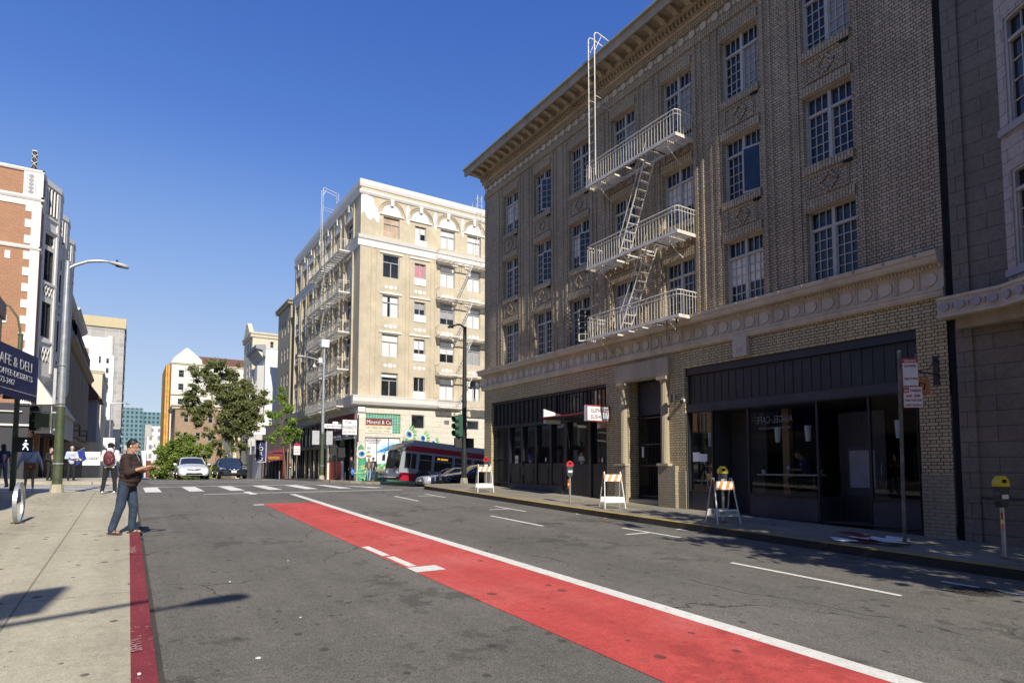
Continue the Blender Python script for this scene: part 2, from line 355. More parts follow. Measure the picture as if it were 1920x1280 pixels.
glassy('glass_dark'); glassy('glass_shop',(.012,.013,.016),.03,1.); glassy('glass_blue',(.02,.028,.045),.06)
clearglass('glass_clear')
plain('kerb_iron',(.05,.045,.04),.7,var=.4,scale=9)
X_=Vector((1,0,0));Y_=Vector((0,1,0));Z_=Vector((0,0,1))
RW=14.1   # building line, right
# ---------------------------------------------------------------- ground, road, pavements
mb=MB()
xs=fr(-220,-30,20)[:-1]+fr(-30,-6,2)[:-1]+fr(-6,22,.5)[:-1]+fr(22,60,2)[:-1]+fr(60,400,20)
ys=fr(-60,-10,2)[:-1]+fr(-10,70,.5)[:-1]+fr(70,120,2)[:-1]+fr(120,700,20)
drape(mb,xs,ys,-.15,'asphalt'); struct(mb.build('road'))
mb=MB()   # right pavement, with a rounded corner at the cross street
CX=11.17
def rb(y):
    if y<24.2: return (CX+.12,14.4)
    k=min(1,(y-24.2)/3.0); return (CX+.12+3.0*(1-math.sqrt(max(0,1-k*k))),70)
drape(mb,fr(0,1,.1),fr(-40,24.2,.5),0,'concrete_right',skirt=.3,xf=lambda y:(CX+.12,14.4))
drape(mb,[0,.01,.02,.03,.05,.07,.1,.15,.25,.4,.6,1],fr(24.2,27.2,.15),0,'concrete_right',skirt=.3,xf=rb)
struct(mb.build('right_pavement'))
mb=MB()
def strip(mb,path,wd,dz,mat,side=1,h=None):
    """path of (x,y); a band of width wd to the side, and a vertical face if h"""
    P=[Vector((x,y,0)) for x,y in path]; out=[]
    for i,p in enumerate(P):
        t=(P[min(i+1,len(P)-1)]-P[max(i-1,0)]).normalized(); n=Vector((t.y,-t.x,0))*side; q=p+n*wd; out.append((p,q))
    vs=[];fs=[]
    for p,q in out: vs+=[(p.x,p.y,G(p.x,p.y)+dz),(q.x,q.y,G(q.x,q.y)+dz)]
    for i in range(len(P)-1): fs.append((2*i,2*i+1,2*i+3,2*i+2))
    mb.add(vs,fs,mat)
    if h:
        vs=[]
        for p,q in out: z=G(p.x,p.y)+dz; vs+=[(p.x,p.y,z),(p.x,p.y,z-h)]
        mb.add(vs,[(2*i,2*i+1,2*i+3,2*i+2) for i in range(len(P)-1)],'curb_face')
arc=[(CX+3.0*(1-math.cos(a)),24.2+3.0*math.sin(a)) for a in [R(x) for x in range(0,91,6)]]
path=[(CX,y) for y in fr(-40,24.2,.5)]+arc[1:]+[(x,27.2) for x in fr(14.4,60,1)]
strip(mb,[p for p in path],.13,.004,'curb_yellow',1,h=.16); struct(mb.build('right_kerb'))
mb=MB()   # near left pavement
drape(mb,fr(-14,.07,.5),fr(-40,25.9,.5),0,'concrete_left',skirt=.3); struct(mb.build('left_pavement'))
mb=MB()
strip(mb,[(.235,y) for y in fr(-40,13.6,.4)],.165,.004,'curb_red',-1,h=.16)
struct(mb.build('left_kerb'))
mb=MB(); strip(mb,[(.235,y) for y in fr(13.6,25.9,.4)],.165,.003,'concrete_left',-1,h=.16); struct(mb.build('left_kerb_plain'))
mb=MB()   # far pavements
def rb2(y):
    k=max(0,min(1,(43.4-y)/3.0)); return (CX+3.0*(1-math.sqrt(max(0,1-k*k))),70)
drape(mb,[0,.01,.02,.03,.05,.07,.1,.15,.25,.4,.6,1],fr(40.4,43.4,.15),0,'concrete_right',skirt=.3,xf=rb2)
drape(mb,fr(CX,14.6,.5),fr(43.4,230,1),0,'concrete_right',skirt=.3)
struct(mb.build('far_right_pavement'))
mb=MB(); drape(mb,fr(-60,-4.2,1)+[-3,-2,-1,.1],fr(36.2,39.2,.5),0,'concrete_left',skirt=.3)
drape(mb,fr(-4.6,.1,.5),fr(39.2,230,1),0,'concrete_left',skirt=.3); struct(mb.build('far_left_pavement'))
mb=MB()   # gutter pan beside the left kerb
drape(mb,[.235,.30],fr(-30,25,.5),-.146,'curb_face'); struct(mb.build('gutter'))
# painted markings
def rl(y): return 3.63 if y<8 else 3.63-.0*(y-8)
mb=MB(); drape(mb,fr(3.62,5.2,.26),fr(-12,20.2,.25),-.1455,'paint_red_lane'); struct(mb.build('red_bus_lane'))
mb=MB()
drape(mb,[5.2,5.42],fr(-12,23.9,.25),-.1452,'paint_white')
drape(mb,[3.68,3.82],fr(8.75,9.7,.25),-.1415,'paint_white'); drape(mb,[3.66,3.80],fr(9.82,10.9,.25),-.1415,'paint_white'); drape(mb,[3.62,4.1],fr(8.3,8.68,.19),-.1415,'paint_white')
drape(mb,[3.3,3.6],[19.85,20.1],-.1452,'paint_white')
for a,b in((3.99,6.6),(11.99,14.48),(19.4,21.6),(-4.5,-1.5)): drape(mb,[8.46,8.56],fr(a,b,.25),-.145,'paint_white')
for y in(3.2,):drape(mb,[9.98,10.06],fr(-3,4.15,.25),-.145,'paint_white')
for y in(15.9,9.95,21.3): 
    drape(mb,[9.3,9.98],[y-.05,y+.05],-.145,'paint_white'); drape(mb,[9.98,10.07],fr(y-.9,y+.9,.3),-.1435,'paint_white')
drape(mb,[11.0,11.14],[9.8,10.1],-.145,'paint_white')
# crossing: ladder bars along the street
drape(mb,fr(.7,10.6,.3),[31.7,31.95],-.1455,'paint_white'); 
for i in range(7): x=.6+i*1.5; drape(mb,[x,x+.55],fr(27.2,31.5,.25),-.145,'paint_white')
drape(mb,fr(2.4,10.2,.3),[24.95,25.15],-.1455,'paint_white')
for i in range(6): y=28.0+i*1.35; drape(mb,fr(-6,-.3,.5),[y,y+.55],-.145,'paint_white')
drape(mb,fr(1,11,.5),[39.6,39.85],-.145,'paint_white'); drape(mb,fr(1,11,.5),[36.6,36.8],-.145,'paint_white')
drape(mb,[3.9,4.15],fr(24.3,26.2,.3),-.145,'paint_white')
struct(mb.build('road_markings'))
ground_mat('kerb_stencil',(.42,.26,.26),(.30,.15,.16),(.5,.36,.35),spots=0,worn=(30,.45,(.24,.04,.05)))
# faint letters on the red kerb
for y,s in((11.3,'MUNI'),(5.95,'SFMTA')):
    text(s,.12,'kerb_stencil',(.15,y,G(0,y)+.012),(0,1,0),(-1,0,.027),name='kerb_lettering',ext=.001,fit=.42 if s=='SFMTA' else .8)
for o in [o for o in bpy.data.objects if o.name.startswith('kerb_lettering')]: struct(o)
# ---------------------------------------------------------------- brown brick building
O=Vector((RW,0,0))     # wall frame: U=+Y, N=-X
def B(name,p=None): pass
bb=empty('brick_hotel',(RW,15,.45),'dark brown brick apartment building with bracketed cornice above two black shopfronts','building')
NX=-X_
Y0,Y1=5.52,24.6
cols_=[22.3,19.85,17.45,15.0,12.6,10.3,7.85]; rows=[(6.12,7.95),(9.05,10.9),(12.02,13.9)]
WW=.61
holes=[(c-WW,c+WW,a,b) for c in cols_ for a,b in rows]
S1=(16.0,23.95,.2,4.5); PT=(13.45,14.9,.2,4.45); S2=(6.1,12.46,.1,4.55)
mb=MB()
facade(mb,O,Y_,NX,Y0,Y1,5.12,15.15,holes,'brick_brown',.32)
facade(mb,O,Y_,NX,Y0,Y1,-1,5.12,[S1,PT,S2],'brick_base',.45)
# raised piers and thin pilaster ribs between the window bays
edges=[Y1]+[ (cols_[i]+cols_[i+1])/2 for i in range(6)]+[Y0]
for i,c in enumerate(cols_):
    for s in(-1,1):
        for off,wd,pr in((WW+.10,.10,.035),(WW+.34,.07,.028)):
            u=c+s*off; a,b=(u,u+wd) if s>0 else (u-wd,u)
            if b<Y1 and a>Y0: mb.obox(O,Y_,NX,a,b,0.001,pr,6.06,14.35,'brick_brown')
mb.obox(O,Y_,NX,Y0,Y1,.001,.05,14.36,14.60,'brick_soldier')
mb.obox(O,Y_,NX,Y0,Y1,.001,.05,14.93,15.12,'brick_soldier')
# spandrels: soldier courses and a raised diamond of brick
for c in cols_:
    for k,(a,b) in enumerate(rows):
        mb.obox(O,Y_,NX,c-WW-.02,c+WW+.02,.001,.035,b,b+.24,'brick_soldier')
        if k>0:
            z0=rows[k-1][1]+.24; z1=a-.2
            mb.obox(O,Y_,NX,c-WW-.02,c+WW+.02,.001,.05,a-.2,a-.001,'brick_soldier')
            zc=(z0+z1)/2; hw=.21; hz=.24
            for s1 in(-1,1):
                for s2 in(-1,1):
                    p0=(c+s1*hw,zc);p1=(c,zc+s2*hz); dx=(p1[0]-p0[0]);dz=(p1[1]-p0[1]);l=math.hypot(dx,dz);nx_,nz_=-dz/l*.035,dx/l*.035
                    pts=[(p0[0]-nx_,p0[1]-nz_),(p1[0]-nx_,p1[1]-nz_),(p1[0]+nx_,p1[1]+nz_),(p0[0]+nx_,p0[1]+nz_)]
                    vs=[(RW-n,y,z) for n in(.001,.045) for y,z in pts]
                    mb.add(vs,[(0,1,2,3),(4,5,6,7),(0,1,5,4),(1,2,6,5),(2,3,7,6),(3,0,4,7)],'brick_painted' if 0 else 'brick_brown')
            for (u0_,u1_,q0,q1) in((c-.5,c+.5,z0+.05,z0+.09),(c-.5,c+.5,z1-.09,z1-.05),(c-.5,c-.46,z0+.09,z1-.09),(c+.46,c+.5,z0+.09,z1-.09)):
                mb.obox(O,Y_,NX,u0_,u1_,.001,.03,q0,q1,'brick_soldier')
            mb.obox(O,Y_,NX,c-.58,c-.38,.0012,.052,a-.28,a-.21,'dark_void')
# other sides of the block and its roof
mb.quad((RW,Y1,-1),(34,Y1,-1),(34,Y1,15.2),(RW,Y1,15.2),'brick_brown'); mb.quad((RW,Y0,5),(34,Y0,5),(34,Y0,15.2),(RW,Y0,15.2),'brick_brown')
mb.quad((34,Y0,-1),(34,Y1,-1),(34,Y1,15.2),(34,Y0,15.2),'brick_brown')
# shallow rounded granite base of the piers
for a,b in((12.46,13.2),(5.52,6.1)): mb.obox(O,Y_,NX,a+.0,b,.001,.03,-.2,1.45,'brick_painted')
for c in cols_:
    for a,b in rows: mb.box(RW+.0,RW+.318,c-WW+.004,c+WW-.004,b-.03,b-.004,'tan_trim'); mb.box(RW-.03,RW+.318,c-WW+.004,c+WW-.004,a+.002,a+.03,'soffit_trim')
wall=mb.build('wall',bb)
mb=MB(); mb.box(RW+.3,33.9,Y0+.1,Y1-.1,14.8,15.0,'roof_tar'); mb.build('roof',bb)
# friezes of round discs
mb=MB()
for i in range(44):
    y=5.85+i*.432
    mb.disc((RW-.001,y,14.765),NX,.125,14,'cream_trim',.045)
    if i<43: mb.obox(O,Y_,NX,y+.16,y+.27,.001,.03,14.72,14.81,'cream_trim')
mb.build('roundel_band',bb)
# main cornice
mb=MB()
ye=Y1+.16
mb.oprism(O,Y_,NX,[(0.,15.12),(.10,15.12),(.13,15.17),(.10,15.24),(.14,15.245),(.14,15.40),(.30,15.405),(.36,15.47),(.36,15.52),(0.,15.52)],Y0,ye-.05,'tan_trim')
i=0;y=Y0+.03
while y<ye-.12: mb.obox(O,Y_,NX,y,y+.075,.14,.235,15.25,15.398,'tan_trim'); y+=.15
y=Y0+.05
while y<ye-.2:
    vs=[(.36,15.515),(.36,15.36),(.50,15.33),(.62,15.40),(.85,15.43),(.88,15.47),(.88,15.515)]
    mb.oprism(O,Y_,NX,vs,y,y+.17,'tan_trim'); y+=.495
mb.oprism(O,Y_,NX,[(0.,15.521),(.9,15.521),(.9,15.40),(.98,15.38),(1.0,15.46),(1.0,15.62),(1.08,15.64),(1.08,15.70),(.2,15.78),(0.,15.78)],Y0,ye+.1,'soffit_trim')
mb.obox(O,Y_,NX,Y0-.01,ye+.11,1.081,1.10,15.65,15.72,'copper_edge')
mb.build('cornice',bb)
# belt cornice over the ground floor
mb=MB()
mb.oprism(O,Y_,NX,[(0.,5.12),(.07,5.12),(.10,5.17),(.10,5.24),(.13,5.26),(.13,5.30),(.05,5.31),(.05,5.72),(.09,5.73),(.12,5.80),(.28,5.81),(.32,5.86),(.32,5.93),(.36,5.95),(.38,6.04),(.30,6.055),(0.,6.10)],Y0,Y1+.12,'cream_trim')
for i in range(44):
    y=5.78+i*.432
    mb.disc((RW-.051,y,5.515),NX,.145,16,'cream_trim',.035)
    for r_ in(.165,): 
        pass
    if i<43:
        for k in range(3): mb.obox(O,Y_,NX,y+.18+k*.03,y+.20+k*.03,.051,.075,5.33,5.70,'cream_trim')
y=Y0+.02
while y<Y1: mb.obox(O,Y_,NX,y,y+.035,.12,.16,5.735,5.795,'cream_trim'); y+=.075
for i in range(30):
    mb.disc((RW-.379,5.9+i*.63,6.0),NX,.03,8,'soffit_trim',.02)
mb.build('belt_cornice',bb)
# windows ---------------------------------------------------
def casement(name,parent,O,U,N,u0,u1,z0,z1,dep=.22,fm='white_frame',gm='glass_dark',trans=.27,cols2=3,rws=5,blind=None,openl=0,th=.035):
    mb=MB(); F=.055; zt=z0+(z1-z0)*(1-trans); um=(u0+u1)/2
    ob=lambda a,b,n0,n1,c,d:mb.obox(O,U,N,a,b,n0,n1,c,d,fm)
    ob(u0,u0+F,-dep,-dep+.09,z0,z1);ob(u1-F,u1,-dep,-dep+.09,z0,z1);ob(u0+F,u1-F,-dep,-dep+.09,z1-F,z1);ob(u0+F,u1-F,-dep,-dep+.11,z0,z0+F)
    ob(um-.04,um+.04,-dep,-dep+.085,z0+F,z1-F);ob(u0+F,um-.04,-dep,-dep+.08,zt-.035,zt+.035);ob(um+.04,u1-F,-dep,-dep+.08,zt-.035,zt+.035)
    m=.011
    for a,b in((u0+F,um-.04),(um+.04,u1-F)):
        for k in range(1,cols2):
            u=a+(b-a)*k/cols2; ob(u-m,u+m,-dep+.005,-dep+th,z0+F,zt-.035); ob(u-m,u+m,-dep+.005,-dep+th,zt+.035,z1-F)
        for k in range(1,rws):
            z=z0+F+(zt-.035-z0-F)*k/rws; ob(a,b,-dep+.006,-dep+th-.002,z-m,z+m)
        ob(a,a+.03,-dep+.004,-dep+.05,z0+F,zt-.035);ob(b-.03,b,-dep+.004,-dep+.05,z0+F,zt-.035)
    w_=mb.build('window',parent)
    g=MB(); g.obox(O,U,N,u0+.02,u1-.02,-dep-.03,-dep,z0+.02,z1-.02,gm); g.build('pane',w_)
    if blind:
        g=MB(); g.obox(O,U,N,u0+F,um-.04 if blind!=2 else u1-F,-dep+.001,-dep+.003,z0+F+(.0 if blind==1 else .5),zt,'blind_grey' if blind==1 else 'blind'); g.build('curtain',w_)
    return w_
wn={}
rnd=random.Random(4)
for c in cols_:
    for k,(a,b) in enumerate(rows):
        bl={(19.85,2):0,(7.85,2):1,(10.3,2):1,(12.6,2):1,(22.3,0):1,(17.45,1):2,(12.6,1):2,(10.3,0):2,(15.0,2):1,(15.0,0):2,(7.85,0):0,(22.3,2):2}.get((c,k),0)
        wn[(c,k)]=casement('window',bb,O,Y_,NX,c-WW,c+WW,a,b,gm='glass_blue' if rnd.random()<.35 else 'glass_dark',blind=bl)
# leaves of casements standing open
def leaf(parent,y0,z0,z1,ang,wd=.5,mat='glass_dark',n=3):
    U=Vector((-math.sin(ang),math.cos(ang),0)); Np=Vector((-math.cos(ang),-math.sin(ang),0)); OO=Vector((RW+.14,y0,0)); mb=MB()
    ob=lambda a,b,c,d,n0=-.015,n1=.02,m_='white_frame':mb.obox(OO,U,Np,a,b,n0,n1,c,d,m_)
    ob(0,.045,z0,z1);ob(wd-.045,wd,z0,z1);ob(.045,wd-.045,z0,z0+.05);ob(.045,wd-.045,z1-.05,z1)
    if n:
        for k in range(1,n): u=.045+(wd-.09)*k/n; ob(u-.009,u+.009,z0+.05,z1-.05)
        for k in range(1,5): z=z0+.05+(z1-z0-.1)*k/5; ob(.045,wd-.045,z-.009,z+.009)
    o=mb.build('open_leaf',parent); g=MB(); g.obox(OO,U,Np,.045,wd-.045,-.004,.004,z0+.05,z1-.05,mat); g.build('pane',o)
leaf(wn[(19.85,2)],19.85-WW+.06,12.08,13.4,R(32),mat='glass_blue',n=2)
leaf(wn[(17.45,0)],17.45-WW+.06,6.18,7.4,R(50),n=2); leaf(wn[(17.45,1)],17.45-WW+.06,9.12,10.35,R(24),n=2)
leaf(wn[(19.85,1)],19.85-WW+.06,9.12,10.35,R(20),n=2)
leaf(wn[(10.3,1)],10.3-WW+.06,9.12,10.42,R(16),wd=.52,mat='glass_blue',n=0)
# manhole cover in the far lane
mb=MB(); gz=G(9.7,3.65)-.15; mb.cyl((9.7,3.65,gz-.02),(9.7,3.65,gz+.006),.36,n=28,mat='kerb_iron',smooth=False)
for k in range(-5,6):
    for q in range(-5,6):
        if k*k+q*q<25: mb.box(9.7+k*.06-.018,9.7+k*.06+.018,3.65+q*.06-.018,3.65+q*.06+.018,gz+.006,gz+.012,'kerb_iron')
tag(mb.build('manhole_cover'),'round iron manhole cover in the road at the right edge','manhole cover')
# ---------------------------------------------------------------- shopfronts of the brick building
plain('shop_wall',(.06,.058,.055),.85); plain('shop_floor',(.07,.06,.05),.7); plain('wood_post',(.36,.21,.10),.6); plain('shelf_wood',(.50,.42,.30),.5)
plain('lamp_white',(.75,.75,.72),.5); plain('paper',(.72,.74,.74),.8); plain('red_sign',(.42,.03,.035),.5); plain('maroon_ink',(.20,.02,.03),.5); plain('leaf_green',(.05,.12,.03),.7)
plain('kick_grey',(.045,.046,.052),.6,var=.25); plain('letters_reflection_grey',(.16,.165,.17),.6)
mb=MB()   # left shop (sushi bar)
z0=.2
def fo(*a): mb.obox(O,Y_,NX,*a)
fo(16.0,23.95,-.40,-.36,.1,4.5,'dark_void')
fo(16.0,23.95,-.12,-.05,3.28,3.42,'black_panel'); fo(16.0,23.95,-.12,-.05,4.38,4.5,'black_panel')
fo(19.05,23.95,-.36,-.14,3.42,4.38,'black_panel')
y=19.1
while y<23.9: fo(y,y+.045,-.14,-.09,3.42,4.38,'black_panel'); y+=.33
for a,b in((22.45,22.62),(18.35,18.55),(16.95,17.1),(16.0,16.1),(21.42,21.56),(20.38,20.52),(19.35,19.49)): fo(a,b,-.2,-.06,.5,3.28,'black_panel')
fo(18.55,22.45,-.30,-.10,.5,1.72,'black_panel'); fo(17.1,18.35,-.30,-.12,.4,1.68,'black_panel'); fo(16.1,16.95,-.30,-.12,.35,1.68,'black_panel')
for a in(18.7,19.62,20.65,21.68): fo(a,a+.6,-.10,-.08,.95,1.55,'black_metal')
fo(18.6,22.4,-.10,-.02,.5,.86,'kick_grey')
y=16.15
while y<19.0: fo(y,y+.05,-.14,-.09,3.42,4.38,'black_panel'); y+=.21
front1=mb.build('shopfront',bb)
for q in((18.55,22.45,-.22,-.20,1.72,3.28),(17.1,18.35,-.24,-.22,1.68,3.28),(16.1,16.95,-.24,-.22,1.68,3.28),(16.1,19.0,-.24,-.20,3.42,4.38)): mb=MB(); fo(*q,'glass_shop'); mb.build('shop_window',front1)
text('SUSHI',.2,'letters_reflection_grey',(RW+.197,21.95,2.72),(0,-1,0),(0,0,1),front1,'lettering_and_reflection',.001,fit=.62); text('TAKE OUT',.08,'letters_reflection_grey',(RW+.197,21.95,2.4),(0,-1,0),(0,0,1),front1,'lettering_and_reflection',.001)
mb=MB()   # barred side gate
for k in range(13): y=22.66+k*.1; mb.cyl((RW+.12,y,.75),(RW+.12,y,3.26),.012,mat='black_metal',n=5)
for z in(.85,1.9,3.2): mb.box(RW+.1,RW+.14,22.63,23.93,z,z+.05,'black_metal')
mb.box(RW+.25,RW+.3,22.63,23.55,.6,3.27,'black_panel')
mb.build('side_gate',bb)
# trinkets behind the sushi bar glass
for y,z,c in((16.6,1.74,'red_sign'),(16.45,1.74,'paper'),(19.9,1.78,'paper'),(21.6,1.76,'lamp_white'),(17.7,2.35,'leaf_green')): mb=MB(); mb.ell((RW+.18,y,z+.08),.02,.05,.09,c,8,6); mb.build('window_ornament',front1)
cg=empty('sushi_canopy',(RW,17.2,3.4),'thin red edged canopy over the sushi bar door','canopy')
mb=MB(); mb.box(13.1,RW-.001,15.95,18.45,3.36,3.40,'black_metal'); mb.box(13.08,RW-.001,15.93,18.47,3.40,3.44,'red_sign'); mb.build('slab',cg)
mb=MB(); mb.prism([(13.12,3.45),(RW-.01,3.45),(RW-.01,3.52),(13.12,3.74)],'y',18.40,18.46,'paper'); mb.box(13.15,13.9,18.40,18.46,3.2,3.34,'paper'); mb.build('side_board',cg)
sg=empty('sushi_sign',(13.6,15.9,3.2),'white projecting sushi sign with dark red letters','sign')
mb=MB(); mb.box(13.04,14.05,15.80,15.93,3.14,3.68,'paper'); mb.build('board',sg)
mb=MB()
for a,b,c,e in((13.04,14.05,3.14,3.165),(13.04,14.05,3.655,3.68),(13.04,13.065,3.165,3.655),(14.025,14.05,3.165,3.655)): mb.box(a,b,15.78,15.799,c,e,'red_sign')
mb.build('border',sg)
text('ELEPHANT',.2,'maroon_ink',(13.6,15.795,3.44),(1,0,0),(0,0,1),sg,'lettering',.002,fit=.72); text('SUSHI',.2,'maroon_ink',(13.45,15.795,3.22),(1,0,0),(0,0,1),sg,'lettering',.002,fit=.45)
# entrance portal
mb=MB()
mb.obox(O,Y_,NX,13.0,15.45,.001,.13,4.45,4.98,'tan_trim'); mb.obox(O,Y_,NX,13.02,15.43,.001,.10,4.40,4.449,'tan_trim')
mb.obox(O,Y_,NX,14.9,15.42,.001,.16,.3,1.62,'brick_painted');mb.obox(O,Y_,NX,14.88,15.44,.001,.2,1.62,1.70,'tan_paint')
mb.obox(O,Y_,NX,12.75,13.45,.001,.16,.3,1.62,'brick_painted');mb.obox(O,Y_,NX,13.0,13.47,.001,.2,1.62,1.70,'tan_paint')
for y in(15.08,13.24):
    mb.cyl((RW-.02,y,1.70),(RW-.02,y,4.22),.14,.125,16,'tan_paint',False); mb.cyl((RW-.02,y,4.22),(RW-.02,y,4.3),.14,.19,16,'tan_paint'); mb.obox(O,Y_,NX,y-.2,y+.2,.001,.2,4.3,4.4,'tan_paint')
    for k in range(9): a=R(100+k*20); mb.cyl((RW-.02+.137*math.cos(a),y+.137*math.sin(a),1.72),(RW-.02+.124*math.cos(a),y+.124*math.sin(a),4.2),.012,n=4,mat='tan_paint',caps=False)
mb.obox(O,Y_,NX,13.45,14.9,-.9,.0,.2,.52,'tan_paint')
mb.build('portal',bb)
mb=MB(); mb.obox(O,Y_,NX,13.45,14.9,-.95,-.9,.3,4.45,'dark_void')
for k in range(12): y=13.5+k*.12; mb.cyl((RW+.42,y,.55),(RW+.42,y,3.2),.011,n=5,mat='black_metal')
for z in(.6,1.6,2.3,3.18): mb.obox(O,Y_,NX,13.46,14.89,-.44,-.40,z,z+.05,'black_metal')
mb.obox(O,Y_,NX,13.5,14.85,-.5,-.47,3.3,4.4,'kick_grey'); mb.box(RW+.38,RW+.40,14.6,14.68,1.9,2.25,'paper')
mb.build('gate',bb)
# right shop, a cafe one can look into
mb=MB()
fo(6.1,12.46,-.14,-.06,3.2,3.45,'kick_grey'); fo(6.1,12.46,-.14,-.06,4.34,4.55,'black_panel'); fo(6.1,12.46,-.34,-.16,3.45,4.34,'black_panel')
y=6.35
while y<12.3: fo(y,y+.05,-.16,-.145,3.5,4.3,'black_panel'); y+=.245
fo(6.1,6.18,-.16,-.04,.2,3.2,'black_panel'); fo(12.38,12.46,-.16,-.04,.3,3.2,'black_panel')
for a,b in((6.18,7.18),(8.45,10.36),(11.58,12.38)): fo(a,b,-.3,-.08,.1,.86,'kick_grey'); fo(a,b,-.26,-.04,.86,.90,'black_panel')
for a in(7.18,8.41,10.36,11.55): fo(a-.02,a+.03,-.16,-.08,.3,3.2,'black_panel')
# door recess with its angled side
mb.box(RW+.95,RW+1.0,7.2,8.4,.25,.9,'kick_grey'); mb.box(RW+.16,RW+.95,8.41,8.45,.2,.86,'kick_grey'); mb.box(RW+.16,RW+.95,7.14,7.18,.2,.86,'kick_grey')
mb.box(RW+.95,RW+1.0,10.4,11.55,.25,3.2,'shop_wall'); mb.box(RW+.16,RW+.95,11.55,11.58,.25,3.2,'shop_wall'); 
front2=mb.build('shopfront',bb)
mb=MB()
for a,b in((6.18,7.15),(8.47,10.34),(11.6,12.38)): mb=MB(); mb.quad((RW+.14,a,.9),(RW+.14,b,.9),(RW+.14,b,3.2),(RW+.14,a,3.2),'glass_clear'); mb.build('shop_window',front2)
mb=MB()
mb.quad((RW+.16,8.43,.86),(RW+.95,8.43,.86),(RW+.95,8.43,3.2),(RW+.16,8.43,3.2),'glass_clear')
mb.build('recess_glass',front2); mb=MB(); mb.quad((RW+.16,10.38,.3),(RW+.95,10.38,.3),(RW+.95,10.38,3.2),(RW+.16,10.38,3.2),'glass_clear')
mb.build('door_side_glass',front2)
mb=MB(); mb.box(RW+.93,RW+.98,7.25,8.35,.3,2.95,'black_panel'); mb.box(RW+.925,RW+.93,7.45,8.15,.9,2.1,'kick_grey'); dr=mb.build('door',bb)
mb=MB(); mb.tube([(RW+.88,7.32,1.25),(RW+.80,7.30,1.35),(RW+.80,7.30,1.6),(RW+.88,7.32,1.7)],.012,6,'metal_galv'); mb.build('handle',dr)
mb=MB(); mb.box(RW+.92,RW+.924,7.5,8.1,1.1,2.0,'blind_grey'); mb.build('notice',dr)
mb=MB()   # cafe room
A=(RW+.3,RW+5.5,6.15,12.42,.28,3.22); x0,x1,y0,y1,z0,z1=A
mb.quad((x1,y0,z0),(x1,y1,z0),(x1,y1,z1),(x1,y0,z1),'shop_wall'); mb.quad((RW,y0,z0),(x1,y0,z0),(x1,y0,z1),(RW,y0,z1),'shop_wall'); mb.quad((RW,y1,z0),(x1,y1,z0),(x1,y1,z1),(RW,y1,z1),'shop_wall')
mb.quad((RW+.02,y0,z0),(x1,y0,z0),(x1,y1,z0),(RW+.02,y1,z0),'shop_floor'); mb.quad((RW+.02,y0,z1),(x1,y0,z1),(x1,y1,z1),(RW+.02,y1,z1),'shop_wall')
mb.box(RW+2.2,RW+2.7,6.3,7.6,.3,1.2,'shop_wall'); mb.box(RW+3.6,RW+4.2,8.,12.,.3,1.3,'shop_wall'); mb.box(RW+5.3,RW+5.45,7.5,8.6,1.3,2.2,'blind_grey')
mb.build('cafe_room',bb)
mb=MB(); mb.box(RW+1.15,RW+1.33,9.85,10.05,.28,3.2,'wood_post'); tag(mb.build('post'),'square bare timber post standing inside the cafe window','post')
mb=MB(); mb.box(RW+.35,RW+.68,8.55,10.3,1.37,1.41,'shelf_wood'); mb.box(RW+.4,RW+.6,8.7,8.75,.3,1.37,'black_metal'); mb.box(RW+.4,RW+.6,10.1,10.15,.3,1.37,'black_metal'); tag(mb.build('counter_shelf'),'pale wooden counter shelf along the cafe window','shelf')
for i,(x,y,z,lb) in enumerate(((RW+.5,9.75,2.45,'white pendant lamp left of the timber post in the cafe'),(RW+.5,8.9,2.45,'white pendant lamp right of the timber post in the cafe'),(RW+.5,11.95,2.4,'white pendant lamp in the narrow left cafe window'),(RW+.5,6.75,2.45,'white pendant lamp behind the street sign pole'))):
    mb=MB(); mb.cyl((x,y,z-.2),(x,y,z+.2),.06,.085,12,'lamp_white'); mb.cyl((x,y,z+.2),(x,y,3.2),.006,n=4,mat='black_metal'); tag(mb.build('pendant_lamp'),lb,'lamp','pendant lamps in the cafe')
for i,(y,lb) in enumerate(((10.2,'small potted herb at the left end of the cafe shelf'),(8.62,'small potted herb at the right end of the cafe shelf'))):
    t=empty('potted_plant',(RW+.5,y,1.41),lb,'plant','potted herbs on the cafe shelf')
    mb=MB(); mb.cyl((RW+.5,y,1.41),(RW+.5,y,1.52),.04,.055,10,'lamp_white'); mb.build('pot',t)
    mb=MB(); rr=random.Random(i)
    for k in range(26): a=Vector((rr.uniform(-1,1),rr.uniform(-1,1),rr.uniform(0,1.4)))*.06+Vector((RW+.5,y,1.53)); mb.ell(a,.02,.012,.02,'leaf_green',5,4)
    mb.build('foliage',t)
text('ANGEL CAFE',.26,'letters_reflection_grey',(RW+.135,9.6,2.75),(0,1,0),(0,0,1),front2,'lettering_and_reflection',.0005,fit=1.05)  # reflection of a sign opposite, painted on the pane as mirrored letters
text('BREAKFAST LUNCH DINNER',.1,'letters_reflection_grey',(RW+.135,9.6,2.58),(0,1,0),(0,0,1),front2,'lettering_and_reflection',.0005,fit=.9)  # second line of the painted reflection
mb=MB(); mb.box(RW+.12,RW+.13,12.05,12.3,1.75,2.02,'paper'); mb.box(RW+.12,RW+.13,11.78,12.04,1.75,1.97,'paper'); mb.build('posters',front2)
